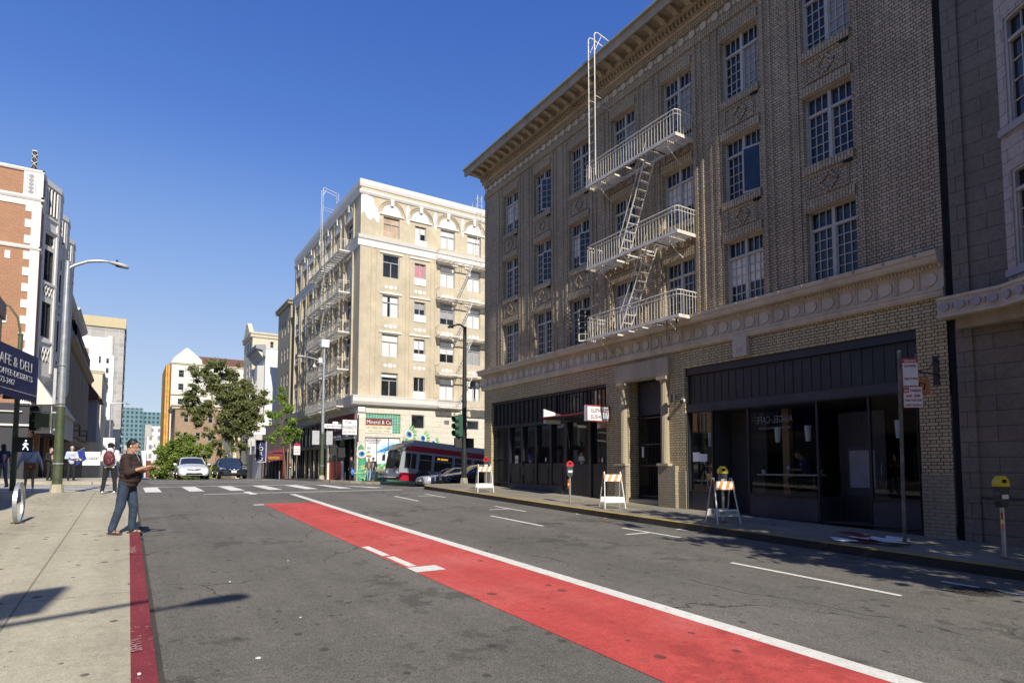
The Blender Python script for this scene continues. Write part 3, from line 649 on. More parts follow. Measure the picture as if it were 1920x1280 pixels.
# small wall fittings
mb=MB(); mb.obox(O,Y_,NX,10.18,10.62,.001,.14,4.60,5.16,'cream_trim')
for k in range(4): mb.obox(O,Y_,NX,10.3,10.5,.14,.145,4.7+k*.04,4.72+k*.04,'grey_frame')
tag(mb.build('vent_box'),'white louvred vent box under the belt cornice','vent')
mb=MB(); mb.cyl((RW,12.78,3.72),(RW-.14,12.78,3.72),.03,n=8,mat='black_metal'); mb.cyl((RW-.16,12.78,3.8),(RW-.16,12.78,3.55),.07,.085,12,'black_metal'); tag(mb.build('wall_lamp'),'black cylinder wall lamp beside the entrance portal','lamp')
mb=MB(); mb.cyl((RW,12.5,3.58),(RW-.08,12.5,3.58),.055,.07,12,'lamp_white'); mb.ell((RW-.1,12.5,3.56),.05,.05,.05,'dark_void'); tag(mb.build('dome_camera'),'white dome camera at the corner of the cafe front','camera')
cs=empty('cafe_sign',(13.9,5.75,3.2),'small orange projecting cafe sign on a black bracket','sign')
plain('sign_orange',(.60,.25,.09),.5); 
mb=MB(); mb.box(13.2,13.72,5.72,5.78,3.08,3.38,'sign_orange'); mb.build('board',cs)
mb=MB(); mb.box(13.15,RW,5.74,5.76,3.5,3.525,'black_metal'); mb.box(RW-.03,RW-.002,5.7,5.8,3.3,3.9,'black_metal'); mb.tube([(RW,5.75,3.85),(13.8,5.75,3.62),(13.3,5.75,3.52)],.01,6,'black_metal')
for x in(13.3,13.6): mb.box(x,x+.01,5.745,5.755,3.38,3.5,'black_metal')
mb.build('bracket',cs)
mb=MB(); mb.tube([(13.25,5.715,3.27),(13.30,5.715,3.16),(13.45,5.715,3.16),(13.5,5.715,3.27)],.012,5,'dark_void'); mb.box(13.25,13.5,5.712,5.719,3.275,3.29,'dark_void'); mb.build('emblem',cs)
mb=MB(); rr=random.Random(2)
for k in range(9): v=Vector((rr.uniform(-1,1),rr.uniform(-.4,.4),rr.uniform(.1,1.2))).normalized()*rr.uniform(.15,.34); mb.cyl((13.2,5.75,3.53),Vector((13.2,5.75,3.53))+v,.003,n=4,mat='metal_galv')
mb.build('bird_spikes',cs)
# ---------------------------------------------------------------- fire escapes
def fire_escape(label,name,O,U,N,u0,u1,dep,levels,stairs,rail=.75,mat='cream_iron',hatch=None,bal=.125,drop=None,gooseneck=None,brk='cream_iron'):
    e=empty(name,O+U*((u0+u1)/2)+Vector((0,0,levels[0])),label,'fire escape')
    P=lambda u,n,z:O+U*u+N*n+Vector((0,0,z))
    for k,z in enumerate(levels):
        mb=MB()
        mb.obox(O,U,N,u0,u1,dep-.05,dep,z-.06,z+.04,mat); mb.obox(O,U,N,u0,u0+.05,.0,dep-.05,z-.06,z+.04,mat); mb.obox(O,U,N,u0+0 if 0 else u1-.05,u1,.0,dep-.05,z-.06,z+.04,mat)
        n=.06
        h=hatch if hatch else None
        while n<dep-.08:
            if h and n>.2:
                mb.obox(O,U,N,u0+.05,h[0],n,n+.035,z-.01,z+.015,mat); mb.obox(O,U,N,h[1],u1-.05,n,n+.035,z-.01,z+.015,mat)
            else: mb.obox(O,U,N,u0+.05,u1-.05,n,n+.035,z-.01,z+.015,mat)
            n+=.075
        u=u0+.4
        while u<u1-.2:
            mb.obox(O,U,N,u,u+.03,.02,dep-.05,z-.05,z-.012,mat); u+=.62
        if h: 
            for u in h: mb.obox(O,U,N,u-.03,u+.03,.2,dep-.05,z-.07,z-.011,mat)
        for u in (u0+.5,u1-.5): mb.tube([P(u,.0,z-.55),P(u,.25,z-.42),P(u,dep-.1,z-.07)],.018,6,brk)
        pf=mb.build('platform',e)
        mb=MB()
        for zz,r in((z+rail,.020),(z+rail-.13,.011)):
            mb.tube([P(u0+.02,.0,zz),P(u0+.02,dep-.12,zz),P(u0+.06,dep-.04,zz),P(u0+.14,dep-.02,zz),P(u1-.14,dep-.02,zz),P(u1-.06,dep-.04,zz),P(u1-.02,dep-.12,zz),P(u1-.02,.0,zz)],r,6,mat)
        u=u0+.1
        while u<u1-.03: mb.cyl(P(u,dep-.02,z),P(u,dep-.02,z+rail),.008,n=4,mat=mat,caps=False); u+=bal
        n=.08
        while n<dep-.05:
            for u in(u0+.02,u1-.02): mb.cyl(P(u,n,z),P(u,n,z+rail),.008,n=4,mat=mat,caps=False)
            n+=bal
        mb.build('railing',e)
    for (ua,za,ub,zb,n0,n1) in stairs:
        mb=MB()
        a0,b0=P(ua,n0,za),P(ub,n0,zb); a1,b1=P(ua,n1,za),P(ub,n1,zb)
        for a,b in((a0,b0),(a1,b1)):
            ext=(a-b).normalized()*.0; mb.tube([b,a],.026,6,mat)
            # hand rail
            off=Vector((0,0,.42))
        mb.tube([b1+Vector((0,0,0)),b1+U*(.0)+Vector((0,0,.55)),(a1+b1)/2+Vector((0,0,.5)),a1+Vector((0,0,.45))],.011,5,mat)
        L=int((za-zb)/.24)
        for k in range(1,L):
            t=k/L; c0=b0.lerp(a0,t); c1=b1.lerp(a1,t); mb.obox(Vector((0,0,0)),U,N,c0.dot(U)-.04,c0.dot(U)+.05,c0.dot(N),c1.dot(N),c0.z-.01,c0.z+.012,mat)
        mb.build('stair',e)
    if gooseneck:
        ua,ub,n,z0,z1,back=gooseneck; mb=MB()
        for u in(ua,ub):
            mb.tube([P(u,n,z0),P(u,n,z1-.12),P(u,n-.04,z1-.04),P(u,n-.14,z1),P(u,n-back+.0,z1-.28),P(u,n-back,z1-.9)],.022,6,mat)
            mb.tube([P(u,n,z1-.7),P(u,n-.3,z1-.08)],.012,5,mat)
            mb.tube([P(u,n,z1-1.7 if z1>20 else 14.2),P(u,.05,z1-1.75 if z1>20 else 14.15)],.014,5,mat)
        z=z0+.3
        while z<z1-.25: mb.cyl(P(ua,n,z),P(ub,n,z),.009,n=4,mat=mat,caps=False); z+=.3
        mb.build('roof_ladder',e)
    if drop:
        mb=MB()
        for u,n,z0,z1 in drop: mb.cyl(P(u,n,z0),P(u,n,z1),.02,n=6,mat='black_metal')
        mb.build('drop_ladder_guide',e)
    return e
fire_escape('cream iron fire escape on the dark brown brick facade, with a tall roof ladder','fire_escape',Vector((RW,0,0)),Y_,NX,11.9,16.05,.82,[5.98,8.48,11.42],[(13.25,11.42,14.55,8.52,.25,.66),(13.25,8.48,14.55,6.02,.25,.66)],rail=.76,hatch=(12.95,14.75),drop=[(12.1,.7,5.5,6.1),(12.4,.78,5.3,6.0)],gooseneck=(15.15,15.47,1.12,11.4,16.48,1.5))
# ---------------------------------------------------------------- grey block building at the right edge
brick('grey_block',(.235,.205,.165),(.215,.19,.152),(.12,.105,.085),bw=.95,rh=.30,ms=.009,bump=.4,stain=.3)
brick('light_block',(.52,.46,.42),(.50,.44,.40),(.17,.165,.17),bw=.62,rh=.24,ms=.007,bump=.3,stain=.15)
gb=empty('grey_block_building',(RW,3,.2),'dark grey block building with a pale projecting bay and frieze canopy at the right edge','building')
mb=MB()
facade(mb,O,Y_,NX,-14,5.36,-1,17.5,[],'grey_block',.2)
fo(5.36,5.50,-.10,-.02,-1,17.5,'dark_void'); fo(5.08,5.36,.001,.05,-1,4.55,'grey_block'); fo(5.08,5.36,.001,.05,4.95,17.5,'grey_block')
fo(-14,5.05,.001,.035,.98,1.03,'kick_grey'); fo(-14,5.05,.001,.02,-1,.98,'grey_block')
mb.quad((RW,5.5,4.9),(30,5.5,4.9),(30,5.5,17.5),(RW,5.5,17.5),'grey_block'); mb.quad((RW,-14,17.5),(30,-14,17.5),(30,5.5,17.5),(RW,5.5,17.5),'roof_tar'); mb.quad((RW,-14,-1),(30,-14,-1),(30,-14,17.5),(RW,-14,17.5),'grey_block')
mb.build('wall',gb)
# bay: slanted side then flat front, enlarged out of view to shade the brickwork
P0=Vector((RW,4.46,0)); P1=Vector((RW-1.02,2.95,0)); U1=(P1-P0).normalized(); N1=Vector((U1.y,-U1.x,0)); 
if N1.x>0: N1=-N1
Lb=(P1-P0).length
mb=MB()
bh=[(.19,1.45,a,b) for a,b in((5.35,7.25),(8.1,10.25),(11.1,13.2))]
facade(mb,P0,U1,N1,0,Lb,5.0,17.5,bh,'light_block',.14)
O2=Vector((RW-1.02,0,0)); bh2=[(1.0,2.4,a,b) for a,b in((5.35,7.25),(8.1,10.25),(11.1,13.2))]
facade(mb,O2,Y_,NX,-.5,2.95,5.0,17.5,bh2,'light_block',.14)
mb.quad((RW,-1.4,5),(RW-1.02,-.5,5),(RW-1.02,-.5,17.5),(RW,-1.4,17.5),'light_block')
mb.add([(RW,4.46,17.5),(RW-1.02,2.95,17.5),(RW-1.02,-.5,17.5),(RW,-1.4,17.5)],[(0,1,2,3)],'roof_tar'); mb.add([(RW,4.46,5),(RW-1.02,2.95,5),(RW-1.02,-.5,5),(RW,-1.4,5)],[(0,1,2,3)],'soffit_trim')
for a,b in((5.35,7.25),(8.1,10.25),(11.1,13.2)): mb.obox(P0,U1,N1,.02,Lb+.05,.001,.07,a-.14,a-.001,'light_bay'); mb.obox(O2,Y_,NX,.8,2.9,.001,.07,a-.14,a-.001,'light_bay')
mb.build('bay',gb)
for a,b in((5.35,7.25),(8.1,10.25),(11.1,13.2)):
    casement('window',gb,P0,U1,N1,.19,1.45,a,b,dep=.12,cols2=2,rws=4,trans=.22); casement('window',gb,O2,Y_,NX,1.0,2.4,a,b,dep=.12,cols2=2,rws=4,trans=.22)
# canopy frieze
mb=MB()
pts=[(RW,5.5),(RW-.46,5.5),(RW-.50,4.42),(RW-1.35,3.0),(RW-1.38,-.6),(RW,-1.6)]
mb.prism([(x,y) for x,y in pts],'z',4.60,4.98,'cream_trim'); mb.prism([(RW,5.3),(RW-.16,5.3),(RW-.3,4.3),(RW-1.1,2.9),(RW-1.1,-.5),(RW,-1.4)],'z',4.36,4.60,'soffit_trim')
for (xa,ya),(xb,yb) in zip(pts[1:4],pts[2:5]):
    a=Vector((xa,ya,0));b=Vector((xb,yb,0));U_=(b-a).normalized();N_=Vector((U_.y,-U_.x,0)); N_=N_ if N_.x<0 else -N_;L_=(b-a).length
    mb.obox(a,U_,N_,0,L_,.0,.03,4.93,4.99,'cream_trim'); mb.obox(a,U_,N_,0,L_,.0,.03,4.58,4.63,'cream_trim')
    n=int(L_/.25)
    for k in range(n): 
        u=(k+.5)*L_/n; mb.disc(a+U_*u+Vector((0,0,4.78))+N_*.001,N_,.088,12,'light_bay',.05)
        if k: mb.obox(a,U_,N_,u-L_/n/2-.02,u-L_/n/2+.02,.001,.03,4.73,4.83,'sign_orange' if 0 else 'tan_trim')
mb.build('canopy_frieze',gb)
# ---------------------------------------------------------------- cream corner building across the side street
brick('brick_cream',(.70,.61,.44),(.65,.56,.40),(.40,.33,.22),bw=.22,rh=.075,ms=.012,bump=.4,stain=.25)
brick('tile_cream',(.66,.61,.50),(.64,.59,.48),(.45,.40,.31),bw=1.3,rh=.42,ms=.012,bump=.2,stain=.12)
stone('white_patch',(.78,.76,.72),.05); stone('cream_white',(.74,.71,.65),.1)
plain('glassblock',(.10,.28,.15),.3,var=.3,scale=8); plain('m_green',(.07,.30,.17),.7,var=.45,scale=3); plain('m_green2',(.30,.50,.22),.7,var=.4,scale=3); plain('m_teal',(.05,.22,.20),.7,var=.4,scale=3)
plain('m_blue',(.05,.22,.48),.6); plain('m_pale',(.42,.60,.70),.6); plain('m_dark',(.02,.03,.10),.6); plain('m_yellow',(.65,.45,.12),.6); plain('m_cream',(.70,.62,.48),.6)
plain('curtain_white',(.62,.61,.58),.8,var=.1); plain('curtain_pink',(.45,.20,.24),.8); plain('curtain_tan',(.42,.30,.20),.8,var=.3,scale=1.5)
plain('letters_dark',(.03,.03,.035),.6); plain('letters_white',(.70,.70,.68),.6); plain('letters_green',(.05,.10,.04),.6)
plain('awning_navy',(.022,.032,.12),.75,var=.2); plain('maroon',(.16,.02,.03),.6)
SY=43.33
def arch(mb,OO,U,N,c,z,r,rin,n0,n1,mat,n=14):
    P=lambda a,rr,nn:OO+U*(c+rr*math.cos(a))+Vector((0,0,z+rr*math.sin(a)))+N*nn
    for i in range(n):
        a,b=math.pi*i/n,math.pi*(i+1)/n
        vs=[P(a,r,n0),P(b,r,n0),P(b,rin,n0),P(a,rin,n0),P(a,r,n1),P(b,r,n1),P(b,rin,n1),P(a,rin,n1)]
        mb.add(vs,[(4,5,6,7),(0,1,5,4),(2,3,7,6)],mat)
SO=Vector((0,SY,0)); sb=empty('corner_building',(RW,SY,.5),'six storey cream brick corner building with white arches and fire escapes over a corner market','building')
NY=-Y_
cw=[(15.87,17.2,0),(18.48,19.42,1),(20.7,22.0,0),(23.15,24.4,0)]
rA=[(6.82,8.6),(9.82,11.57),(12.89,14.56),(15.94,17.7),(19.1,20.68)]; rB=[(7.33,8.44),(10.29,11.46),(13.39,14.41),(16.31,17.49),(19.38,20.49)]
holes=[(a,b,*(rB if k else rA)[i]) for a,b,k in cw for i in range(5)]
sc_=[(46.05,.85),(49.2,.55),(51.9,.55),(54.7,.7),(57.6,.55),(60.1,.55),(62.7,.7)]
holes2=[(c-w_,c+w_,*rA[i]) for c,w_ in sc_ for i in range(5)]
mb=MB()
facade(mb,SO,X_,NY,RW,30,6.1,23.0,holes,'brick_cream',.22)
facade(mb,O,Y_,NX,SY,64.5,6.1,23.0,holes2,'brick_cream',.3)
gh=[(14.72,17.45,3.98,5.5),(14.72,17.45,1.75,3.7),(18.33,19.44,4.45,5.52),(23.17,24.3,4.5,5.25),(21.15,21.58,4.85,5.17)]
facade(mb,SO,X_,NY,RW,30,-2,6.1,gh,'tile_cream',.12)
facade(mb,O,Y_,NX,SY,64.5,-1,6.1,[(43.9,51.0,.2,5.5),(51.5,64.0,.0,5.3)],'tile_cream',.35)
mb.quad((30,SY,-2),(30,64.5,-2),(30,64.5,23),(30,SY,23),'brick_cream');mb.quad((RW,64.5,-1),(30,64.5,-1),(30,64.5,23),(RW,64.5,23),'brick_cream')
for u0_,u1_ in((14.95,15.05),(15.35,15.42),(17.75,17.83),(18.05,18.1),(19.85,19.93),(20.2,20.27),(22.4,22.48)): mb.obox(SO,X_,NY,u0_,u1_,.001,.045,6.72,18.1,'brick_cream')
for i,(c,w_) in enumerate(sc_):
    for s in(-1,1): 
        u=c+s*(w_+.22); mb.obox(O,Y_,NX,min(u,u+s*.2),max(u,u+s*.2),.001,.12,6.72,18.1,'brick_cream'); mb.obox(O,Y_,NX,min(u,u+s*.2),max(u,u+s*.2),.001,.08,18.9,22.0,'brick_cream')
for a,b,k in cw:
    c=(a+b)/2
    for r0,r1,n_ in((.78,.86,.03),(.92,1.0,.06),(1.06,1.12,.08)): arch(mb,SO,X_,NY,c,20.9,r1,r0,.001,n_,'brick_cream')
for c,w_ in sc_:
    for r0,r1,n_ in((.78,.86,.03),(.92,1.02,.09)): arch(mb,O,Y_,NX,c,20.9,r1,r0,.001,n_,'brick_cream')
mb.build('wall',sb)
mb=MB(); mb.box(RW+.3,29.7,SY+.3,64.2,22.3,22.5,'roof_tar'); mb.build('roof',sb)
# white trim
mb=MB()
for OO,U,N,a,b in((SO,X_,NY,RW-.0,30),(O,Y_,NX,SY,64.5)):
    e=.35 if U is X_ else 0
    mb.oprism(OO,U,N,[(0,22.05),(.06,22.05),(.14,22.2),(.16,22.34),(0,22.38)],a-(.15 if U is X_ else -0),b,'cream_white'); mb.oprism(OO,U,N,[(0,22.62),(.05,22.62),(.12,22.8),(.14,23.14),(-.3,23.16),(-.3,22.9),(0,22.9)],a-(.13 if U is X_ else 0),b,'cream_white')
    mb.oprism(OO,U,N,[(0,18.08),(.05,18.08),(.06,18.55),(.14,18.62),(.22,18.86),(0,18.92)],a-(.2 if U is X_ else 0),b,'cream_white')
    mb.oprism(OO,U,N,[(0,6.02),(.12,6.02),(.3,6.1),(.42,6.3),(.46,6.6),(.5,6.72),(0,6.8)],a-(.5 if U is X_ else 0),22.5 if U is X_ else b,'cream_white')
for u,w_,zz in((14.1,.7,21.2),(17.7,.34,21.0),(20.05,.34,21.0),(22.55,.34,21.0)):
    pts=[(u,zz+.05),(u+w_*.35,zz-.5),(u+w_*.8,zz-.55),(u+w_*1.0,zz+.2),(u+w_*.95,zz+.7),(u+w_*.6,zz+1.0),(u+w_*.25,zz+.85),(u,zz+.6)]
    mb.prism(pts,'y',SY-.02,SY-.002,'white_patch')
mb.prism([(14.1,20.45),(14.3,20.7),(14.45,20.55),(14.6,20.25),(14.85,20.1),(15.05,20.4),(15.2,20.3),(15.35,20.05),(15.5,20.1),(15.56,20.9),(15.35,21.15),(15.15,21.3),(15.05,21.8),(14.85,22.0),(14.65,21.9),(14.58,21.5),(14.35,21.4),(14.1,21.4)],'y',SY-.022,SY-.004,'white_patch')
for a,b,k in cw:
    c=(a+b)/2; hw=.85 if not k else .82
    mb.obox(SO,X_,NY,c-hw-.15,c+hw+.15,.0,.09,20.78,20.9,'cream_white')
    arch(mb,SO,X_,NY,c,20.92,.74,0.0,.004,.02,'white_patch'); mb.obox(SO,X_,NY,c-.13,c+.13,.06,.16,21.55,22.05,'cream_white')
    for i,(z0,z1) in enumerate((rB if k else rA)[:4]):
        if not(i==0): mb.obox(SO,X_,NY,c-hw-.05,c+hw+.05,.0,.08,(rA[i][1])+.09,(rA[i][1])+.2,'cream_white')
        zc=(rA[i][1]+rA[i+1][0])/2-.05+ (.12 if 0 else 0)
        if i<3:
            for s in(-1,0,1):
                r_=.17 if s==0 else .13
                mb.disc((c+s*.37,SY-.001,zc),NY,r_,8 if s==0 else 10,'white_patch',.03)
        if k: mb.obox(SO,X_,NY,a-.02,b+.02,.0,.05,z0-.58,z0-.02,'white_patch')
    if k: mb.obox(SO,X_,NY,a-.02,b+.02,.0,.05,18.93,19.36,'white_patch')
for c,w_ in sc_:
    arch(mb,O,Y_,NX,c,20.92,.72,0.0,.004,.02,'white_patch'); mb.obox(O,Y_,NX,c-w_-.2,c+w_+.2,.0,.08,20.78,20.9,'cream_white'); mb.obox(O,Y_,NX,c-.12,c+.12,.04,.14,21.5,22.04,'cream_white')
    for i in range(4):
        if i: mb.obox(O,Y_,NX,c-w_-.1,c+w_+.1,.0,.09,rA[i][1]+.09,rA[i][1]+.2,'cream_white')
        mb.obox(O,Y_,NX,c-w_-.05,c+w_+.05,.0,.07,rA[i][0]-.14,rA[i][0]-.01,'soffit_trim')
        if i<3:
            for s in(-1,0,1): mb.disc((RW-.001,c+s*.27,(rA[i][1]+rA[i+1][0])/2),NX,.12,8,'white_patch',.03)
mb.build('trim',sb)
def sash(parent,O,U,N,u0,u1,z0,z1,dep=.16,fm='grey_frame',split=.68,gm='glass_dark',cur=None,mid=True):
    mb=MB(); F=.06; zt=z0+(z1-z0)*split; um=(u0+u1)/2
    for a,b,c,d in((u0,u0+F,z0,z1),(u1-F,u1,z0,z1),(u0+F,u1-F,z1-F,z1),(u0+F,u1-F,z0,z0+F),(u0+F,u1-F,zt-.03,zt+.03)): mb.obox(O,U,N,a,b,-dep,-dep+.07,c,d,fm)
    if mid: mb.obox(O,U,N,um-.03,um+.03,-dep,-dep+.06,z0+F,zt-.03,fm)
    w_=mb.build('window',parent); g=MB(); g.obox(O,U,N,u0+.01,u1-.01,-dep-.03,-dep,z0+.01,z1-.01,gm); g.build('pane',w_)
    if cur:
        g=MB()
        for (f0,f1,q0,q1,m_) in cur: g.obox(O,U,N,u0+F+(u1-u0-2*F)*f0,u0+F+(u1-u0-2*F)*f1,-dep+.001,-dep+.004,z0+F+(z1-z0-2*F)*q0,z0+F+(z1-z0-2*F)*q1,m_)
        g.build('curtain',w_)
    return w_
W_='curtain_white'; full=[(0,1,0,1,W_)]; top=[(0,1,.68,1,W_)]; up=[(0,1,.35,1,W_)]
cur={(0,4):[(0,1,0,1,'curtain_tan')],(0,3):None,(0,2):[(0,.33,0,1,W_),(.5,1,0,1,W_)],(0,1):full,(0,0):[(0,1,.85,1,W_)],
 (1,4):[(0,.5,0,1,W_),(.5,1,.5,1,W_)],(1,3):[(0,1,0,1,'curtain_pink')],(1,2):[(0,1,.45,1,'blind_grey')],(1,1):[(0,1,.3,1,W_)],(1,0):None,
 (2,4):full,(2,3):full,(2,2):[(0,1,.3,1,'blind_grey')],(2,1):[(0,1,.4,1,W_)],(2,0):full,(3,4):full,(3,3):full,(3,2):full,(3,1):[(0,1,0,1,'blind_grey'),],(3,0):[(0,.3,0,1,W_),(.3,.6,0,.6,W_),(.75,1,0,1,W_)]}
for i,(a,b,k) in enumerate(cw):
    for j in range(5):
        z0_,z1_=(rB if k else rA)[j]; sash(sb,SO,X_,NY,a,b,z0_,z1_,cur=cur[(i,j)],split=.68 if not k else .99)
rr=random.Random(9)
for c,w_ in sc_:
    for z0_,z1_ in rA: sash(sb,O,Y_,NX,c-w_,c+w_,z0_,z1_,dep=.22,fm='blind',gm='glass_blue' if rr.random()<.5 else 'glass_dark',cur=full if rr.random()<.2 else None)
for a,b,c,d in(gh[2],gh[3]): sash(sb,SO,X_,NY,a,b,c,d,dep=.1,split=.99,mid=False)
mb=MB(); mb.obox(SO,X_,NY,21.15,21.58,-.1,-.05,4.85,5.17,'dark_void'); 
for k in range(4): mb.obox(SO,X_,NY,21.17,21.56,-.05,-.03,4.88+k*.07,4.91+k*.07,'grey_frame')
mb.build('vent',sb)
# glass block panel with the painted grocery sign, and the printed window below
mb=MB(); mb.obox(SO,X_,NY,14.72,17.45,-.12,-.08,3.98,5.5,'glassblock')
for k in range(13): u=14.72+k*.21; mb.obox(SO,X_,NY,u,u+.02,-.08,-.07,3.98,5.5,'m_pale')
for k in range(8): z=3.98+k*.21; mb.obox(SO,X_,NY,14.72,17.45,-.08,-.072,z,z+.02,'m_pale')
gbk=mb.build('glass_block_panel',sb)
mb=MB(); mb.obox(SO,X_,NY,14.74,16.8,-.07,-.03,4.02,4.55,'m_cream'); mb.obox(SO,X_,NY,14.74,16.8,-.07,-.035,4.55,5.1,'maroon'); mb.obox(SO,X_,NY,14.74,16.8,-.035,-.03,4.55,4.6,'m_yellow'); mb.build('painted_sign',gbk)
text('Mineral & Co',.42,'letters_white',(15.77,SY+.028,4.70),(1,0,0),(0,0,1),gbk,'lettering',.002,fit=1.9); text('GROCERIES-MEATS-BEER',.26,'letters_green',(15.77,SY+.028,4.32),(1,0,0),(0,0,1),gbk,'lettering',.002,fit=1.95); text('FINE LIQUORS  WINES',.2,'letters_green',(15.77,SY+.028,4.10),(1,0,0),(0,0,1),gbk,'lettering',.002,fit=1.7)
mb=MB(); mb.obox(SO,X_,NY,14.72,17.45,-.1,-.06,1.75,3.7,'letters_white')
mb.prism([(15.4,2.5),(15.9,3.0),(16.6,3.35),(17.3,3.4),(17.4,3.1),(16.9,2.7),(16.2,2.45)],'y',SY+.045,SY+.058,'m_pale'); mb.prism([(15.6,2.6),(16.2,2.9),(16.9,3.2),(17.2,3.2),(16.8,2.85),(16.1,2.6)],'y',SY+.035,SY+.044,'m_blue')
for u in(14.7,15.6,16.5,17.42): mb.obox(SO,X_,NY,u,u+.035,-.055,.0,1.75,3.7,'black_metal')
mb.obox(SO,X_,NY,14.7,17.45,-.055,.0,3.66,3.7,'black_metal'); pw=mb.build('printed_window',sb)
text('ROCKSTEADY',.28,'letters_dark',(15.38,SY+.0,3.38),(1,0,0),(0,0,1),pw,'lettering',.002,fit=1.15); text('PERFORMANCE',.1,'maroon',(15.38,SY+.0,3.25),(1,0,0),(0,0,1),pw,'lettering',.002,fit=.8)
for k,t_ in enumerate(('SALE','A','RT')): text(t_,.2,'letters_dark',(15.0,SY,2.85-k*.3),(1,0,0),(0,0,1),pw,'lettering',.002,fit=.3)
# peacock feather mural
mu=[]
mb=MB()
def el(c,rx,rz,ang,mat,n0,n=22,k=1.0):
    ca,sa=math.cos(ang),math.sin(ang); pts=[]
    for i in range(n):
        t=2*math.pi*i/n; r=k if i%2 else 1.0; x,z=rx*r*math.cos(t),rz*r*math.sin(t); pts.append((c[0]+x*ca-z*sa,c[1]+x*sa+z*ca))
    mb.prism(pts,'y',SY-n0-.004,SY-n0,mat)
mb.prism([(14.16,.3),(17.6,.3),(18.6,.2),(18.4,1.6),(17.6,1.9),(17.4,1.74),(14.9,1.74),(14.6,2.9),(14.4,3.2),(14.2,2.9)],'y',SY-.006,SY-.002,'m_green')
rr=random.Random(5)
for k in range(70):
    x=rr.uniform(14.3,17.6);z=rr.uniform(.5,1.7);
    if x>15 and z>1.68: continue
    el((x,z),rr.uniform(.3,.6),rr.uniform(.03,.06),rr.uniform(-.5,.7),rr.choice(['m_green2','m_teal','m_green2','m_green','m_yellow']) if rr.random()<.9 else 'm_yellow',.006+.0003*k,10)
for q in range(60):
    t=q/59; x=17.6+3.1*t; el((x,3.35-.5*t+rr.uniform(-.3,.25)),.38,.045,rr.uniform(-1.5,-.2) if q%2 else rr.uniform(.6,1.5),'m_green2' if q%3 else 'm_green',.006+.0003*q,10)
for cx_,cz,s,a in((14.45,2.45,.42,0),(16.6,1.15,.62,.1),(18.15,3.98,.46,-.9),(19.3,3.7,.42,-1.2),(20.2,3.35,.36,-1.5),(17.2,2.0,.3,.6)):
    if cz>3:
        for q in range(16):
            t=a+2.4+(q-8)*.22; L_=s*1.55; px,pz=cx_+L_*.6*math.cos(t-math.pi/2),cz+L_*.75*math.sin(t-math.pi/2)
            el((px,pz),s*.65,.05,t-math.pi/2,'m_green2' if q%2 else 'm_green',.006+.0005*q,10)
    el((cx_,cz),s*.95,s*.78,a,'m_yellow',.030);el((cx_,cz),s*.86,s*.68,a,'m_cream',.035);el((cx_,cz),s*.74,s*.58,a,'m_pale',.040);el((cx_,cz),s*.55,s*.46,a,'m_blue',.045);el((cx_+.03,cz+.02),s*.32,s*.3,a,'m_dark',.050,10)
    if s<.5: el((cx_+s*1.4*math.cos(a),cz+s*1.4*math.sin(a)-.1),s*.5,.06,a-.1,'m_yellow',.030,8)
mb.build('mural',sb)
mb=MB(); mb.box(RW-.02,14.7,SY-.05,SY-.002,5.5,6.0,'maroon'); mb.box(RW+.02,14.66,SY-.06,SY-.051,5.54,5.96,'letters_white'); mb.build('corner_notice',sb)
# market shopfront on the main street side
mb=MB(); 
def fs(*a): mb.obox(O,Y_,NX,*a)
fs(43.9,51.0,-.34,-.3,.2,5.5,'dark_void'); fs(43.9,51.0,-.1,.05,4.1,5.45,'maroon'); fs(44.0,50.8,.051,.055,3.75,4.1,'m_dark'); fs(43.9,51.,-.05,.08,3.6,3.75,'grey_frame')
fs(46.6,50.9,-.2,-.1,.3,1.9,'red_sign'); fs(46.55,47.3,-.1,-.05,.3,1.95,'letters_white'); fs(46.4,51.,-.2,-.15,.2,.45,'black_metal')
for u in(43.9,44.9,46.4,48.6,50.9): fs(u,u+.1,-.2,.0,.3,3.6,'black_metal')
fs(45.0,46.2,-.3,-.28,1.3,3.3,'dark_void'); fs(50.85,51.05,-.1,.05,.1,3.6,'m_cream')
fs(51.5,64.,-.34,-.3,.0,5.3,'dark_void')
u=51.6
while u<64: fs(u,u+.12,-.28,-.05,.0,5.2,'soffit_trim' if int(u*2)%3==0 else 'black_metal'); u+=.82
fs(51.5,64.,-.2,.1,3.0,3.35,'kick_grey'); fs(51.5,64,-.1,.1,5.1,5.3,'kick_grey')
for k in range(9): fs(52+k*1.3,52.2+k*1.3,-.1,-.02,3.4,4.4,'letters_white' if k%2 else 'blind')
sf=mb.build('shopfront',sb)
g=MB(); g.obox(O,Y_,NX,46.7,50.8,-.16,-.14,1.9,3.6,'glass_dark'); g.obox(O,Y_,NX,51.6,63.9,-.24,-.22,.5,3.0,'glass_dark'); g.build('shop_glass',sf)
text('MARKET',1.0,'letters_white',(RW-.06,47.2,4.35),(0,-1,0),(0,0,1),sf,'lettering',.01,fit=5.0); text('LIQUOR  DELI',.3,'letters_white',(RW-.06,47.6,3.8),(0,-1,0),(0,0,1),sf,'lettering',.01,fit=4.4)
ms=empty('market_sign',(13.4,43.0,3.8),'white projecting market sign with black hand painted lettering','sign')
mb=MB(); mb.box(12.88,13.93,42.9,43.1,3.82,4.88,'letters_white'); mb.build('board',ms)
mb=MB(); mb.box(12.86,12.88,42.88,43.12,3.8,4.9,'black_metal'); mb.box(13.93,14.1,42.97,43.03,3.95,4.0,'black_metal');mb.box(13.93,14.1,42.97,43.03,4.7,4.75,'black_metal'); mb.box(14.04,14.09,42.95,43.05,3.3,5.3,'black_metal'); mb.build('bracket',ms)
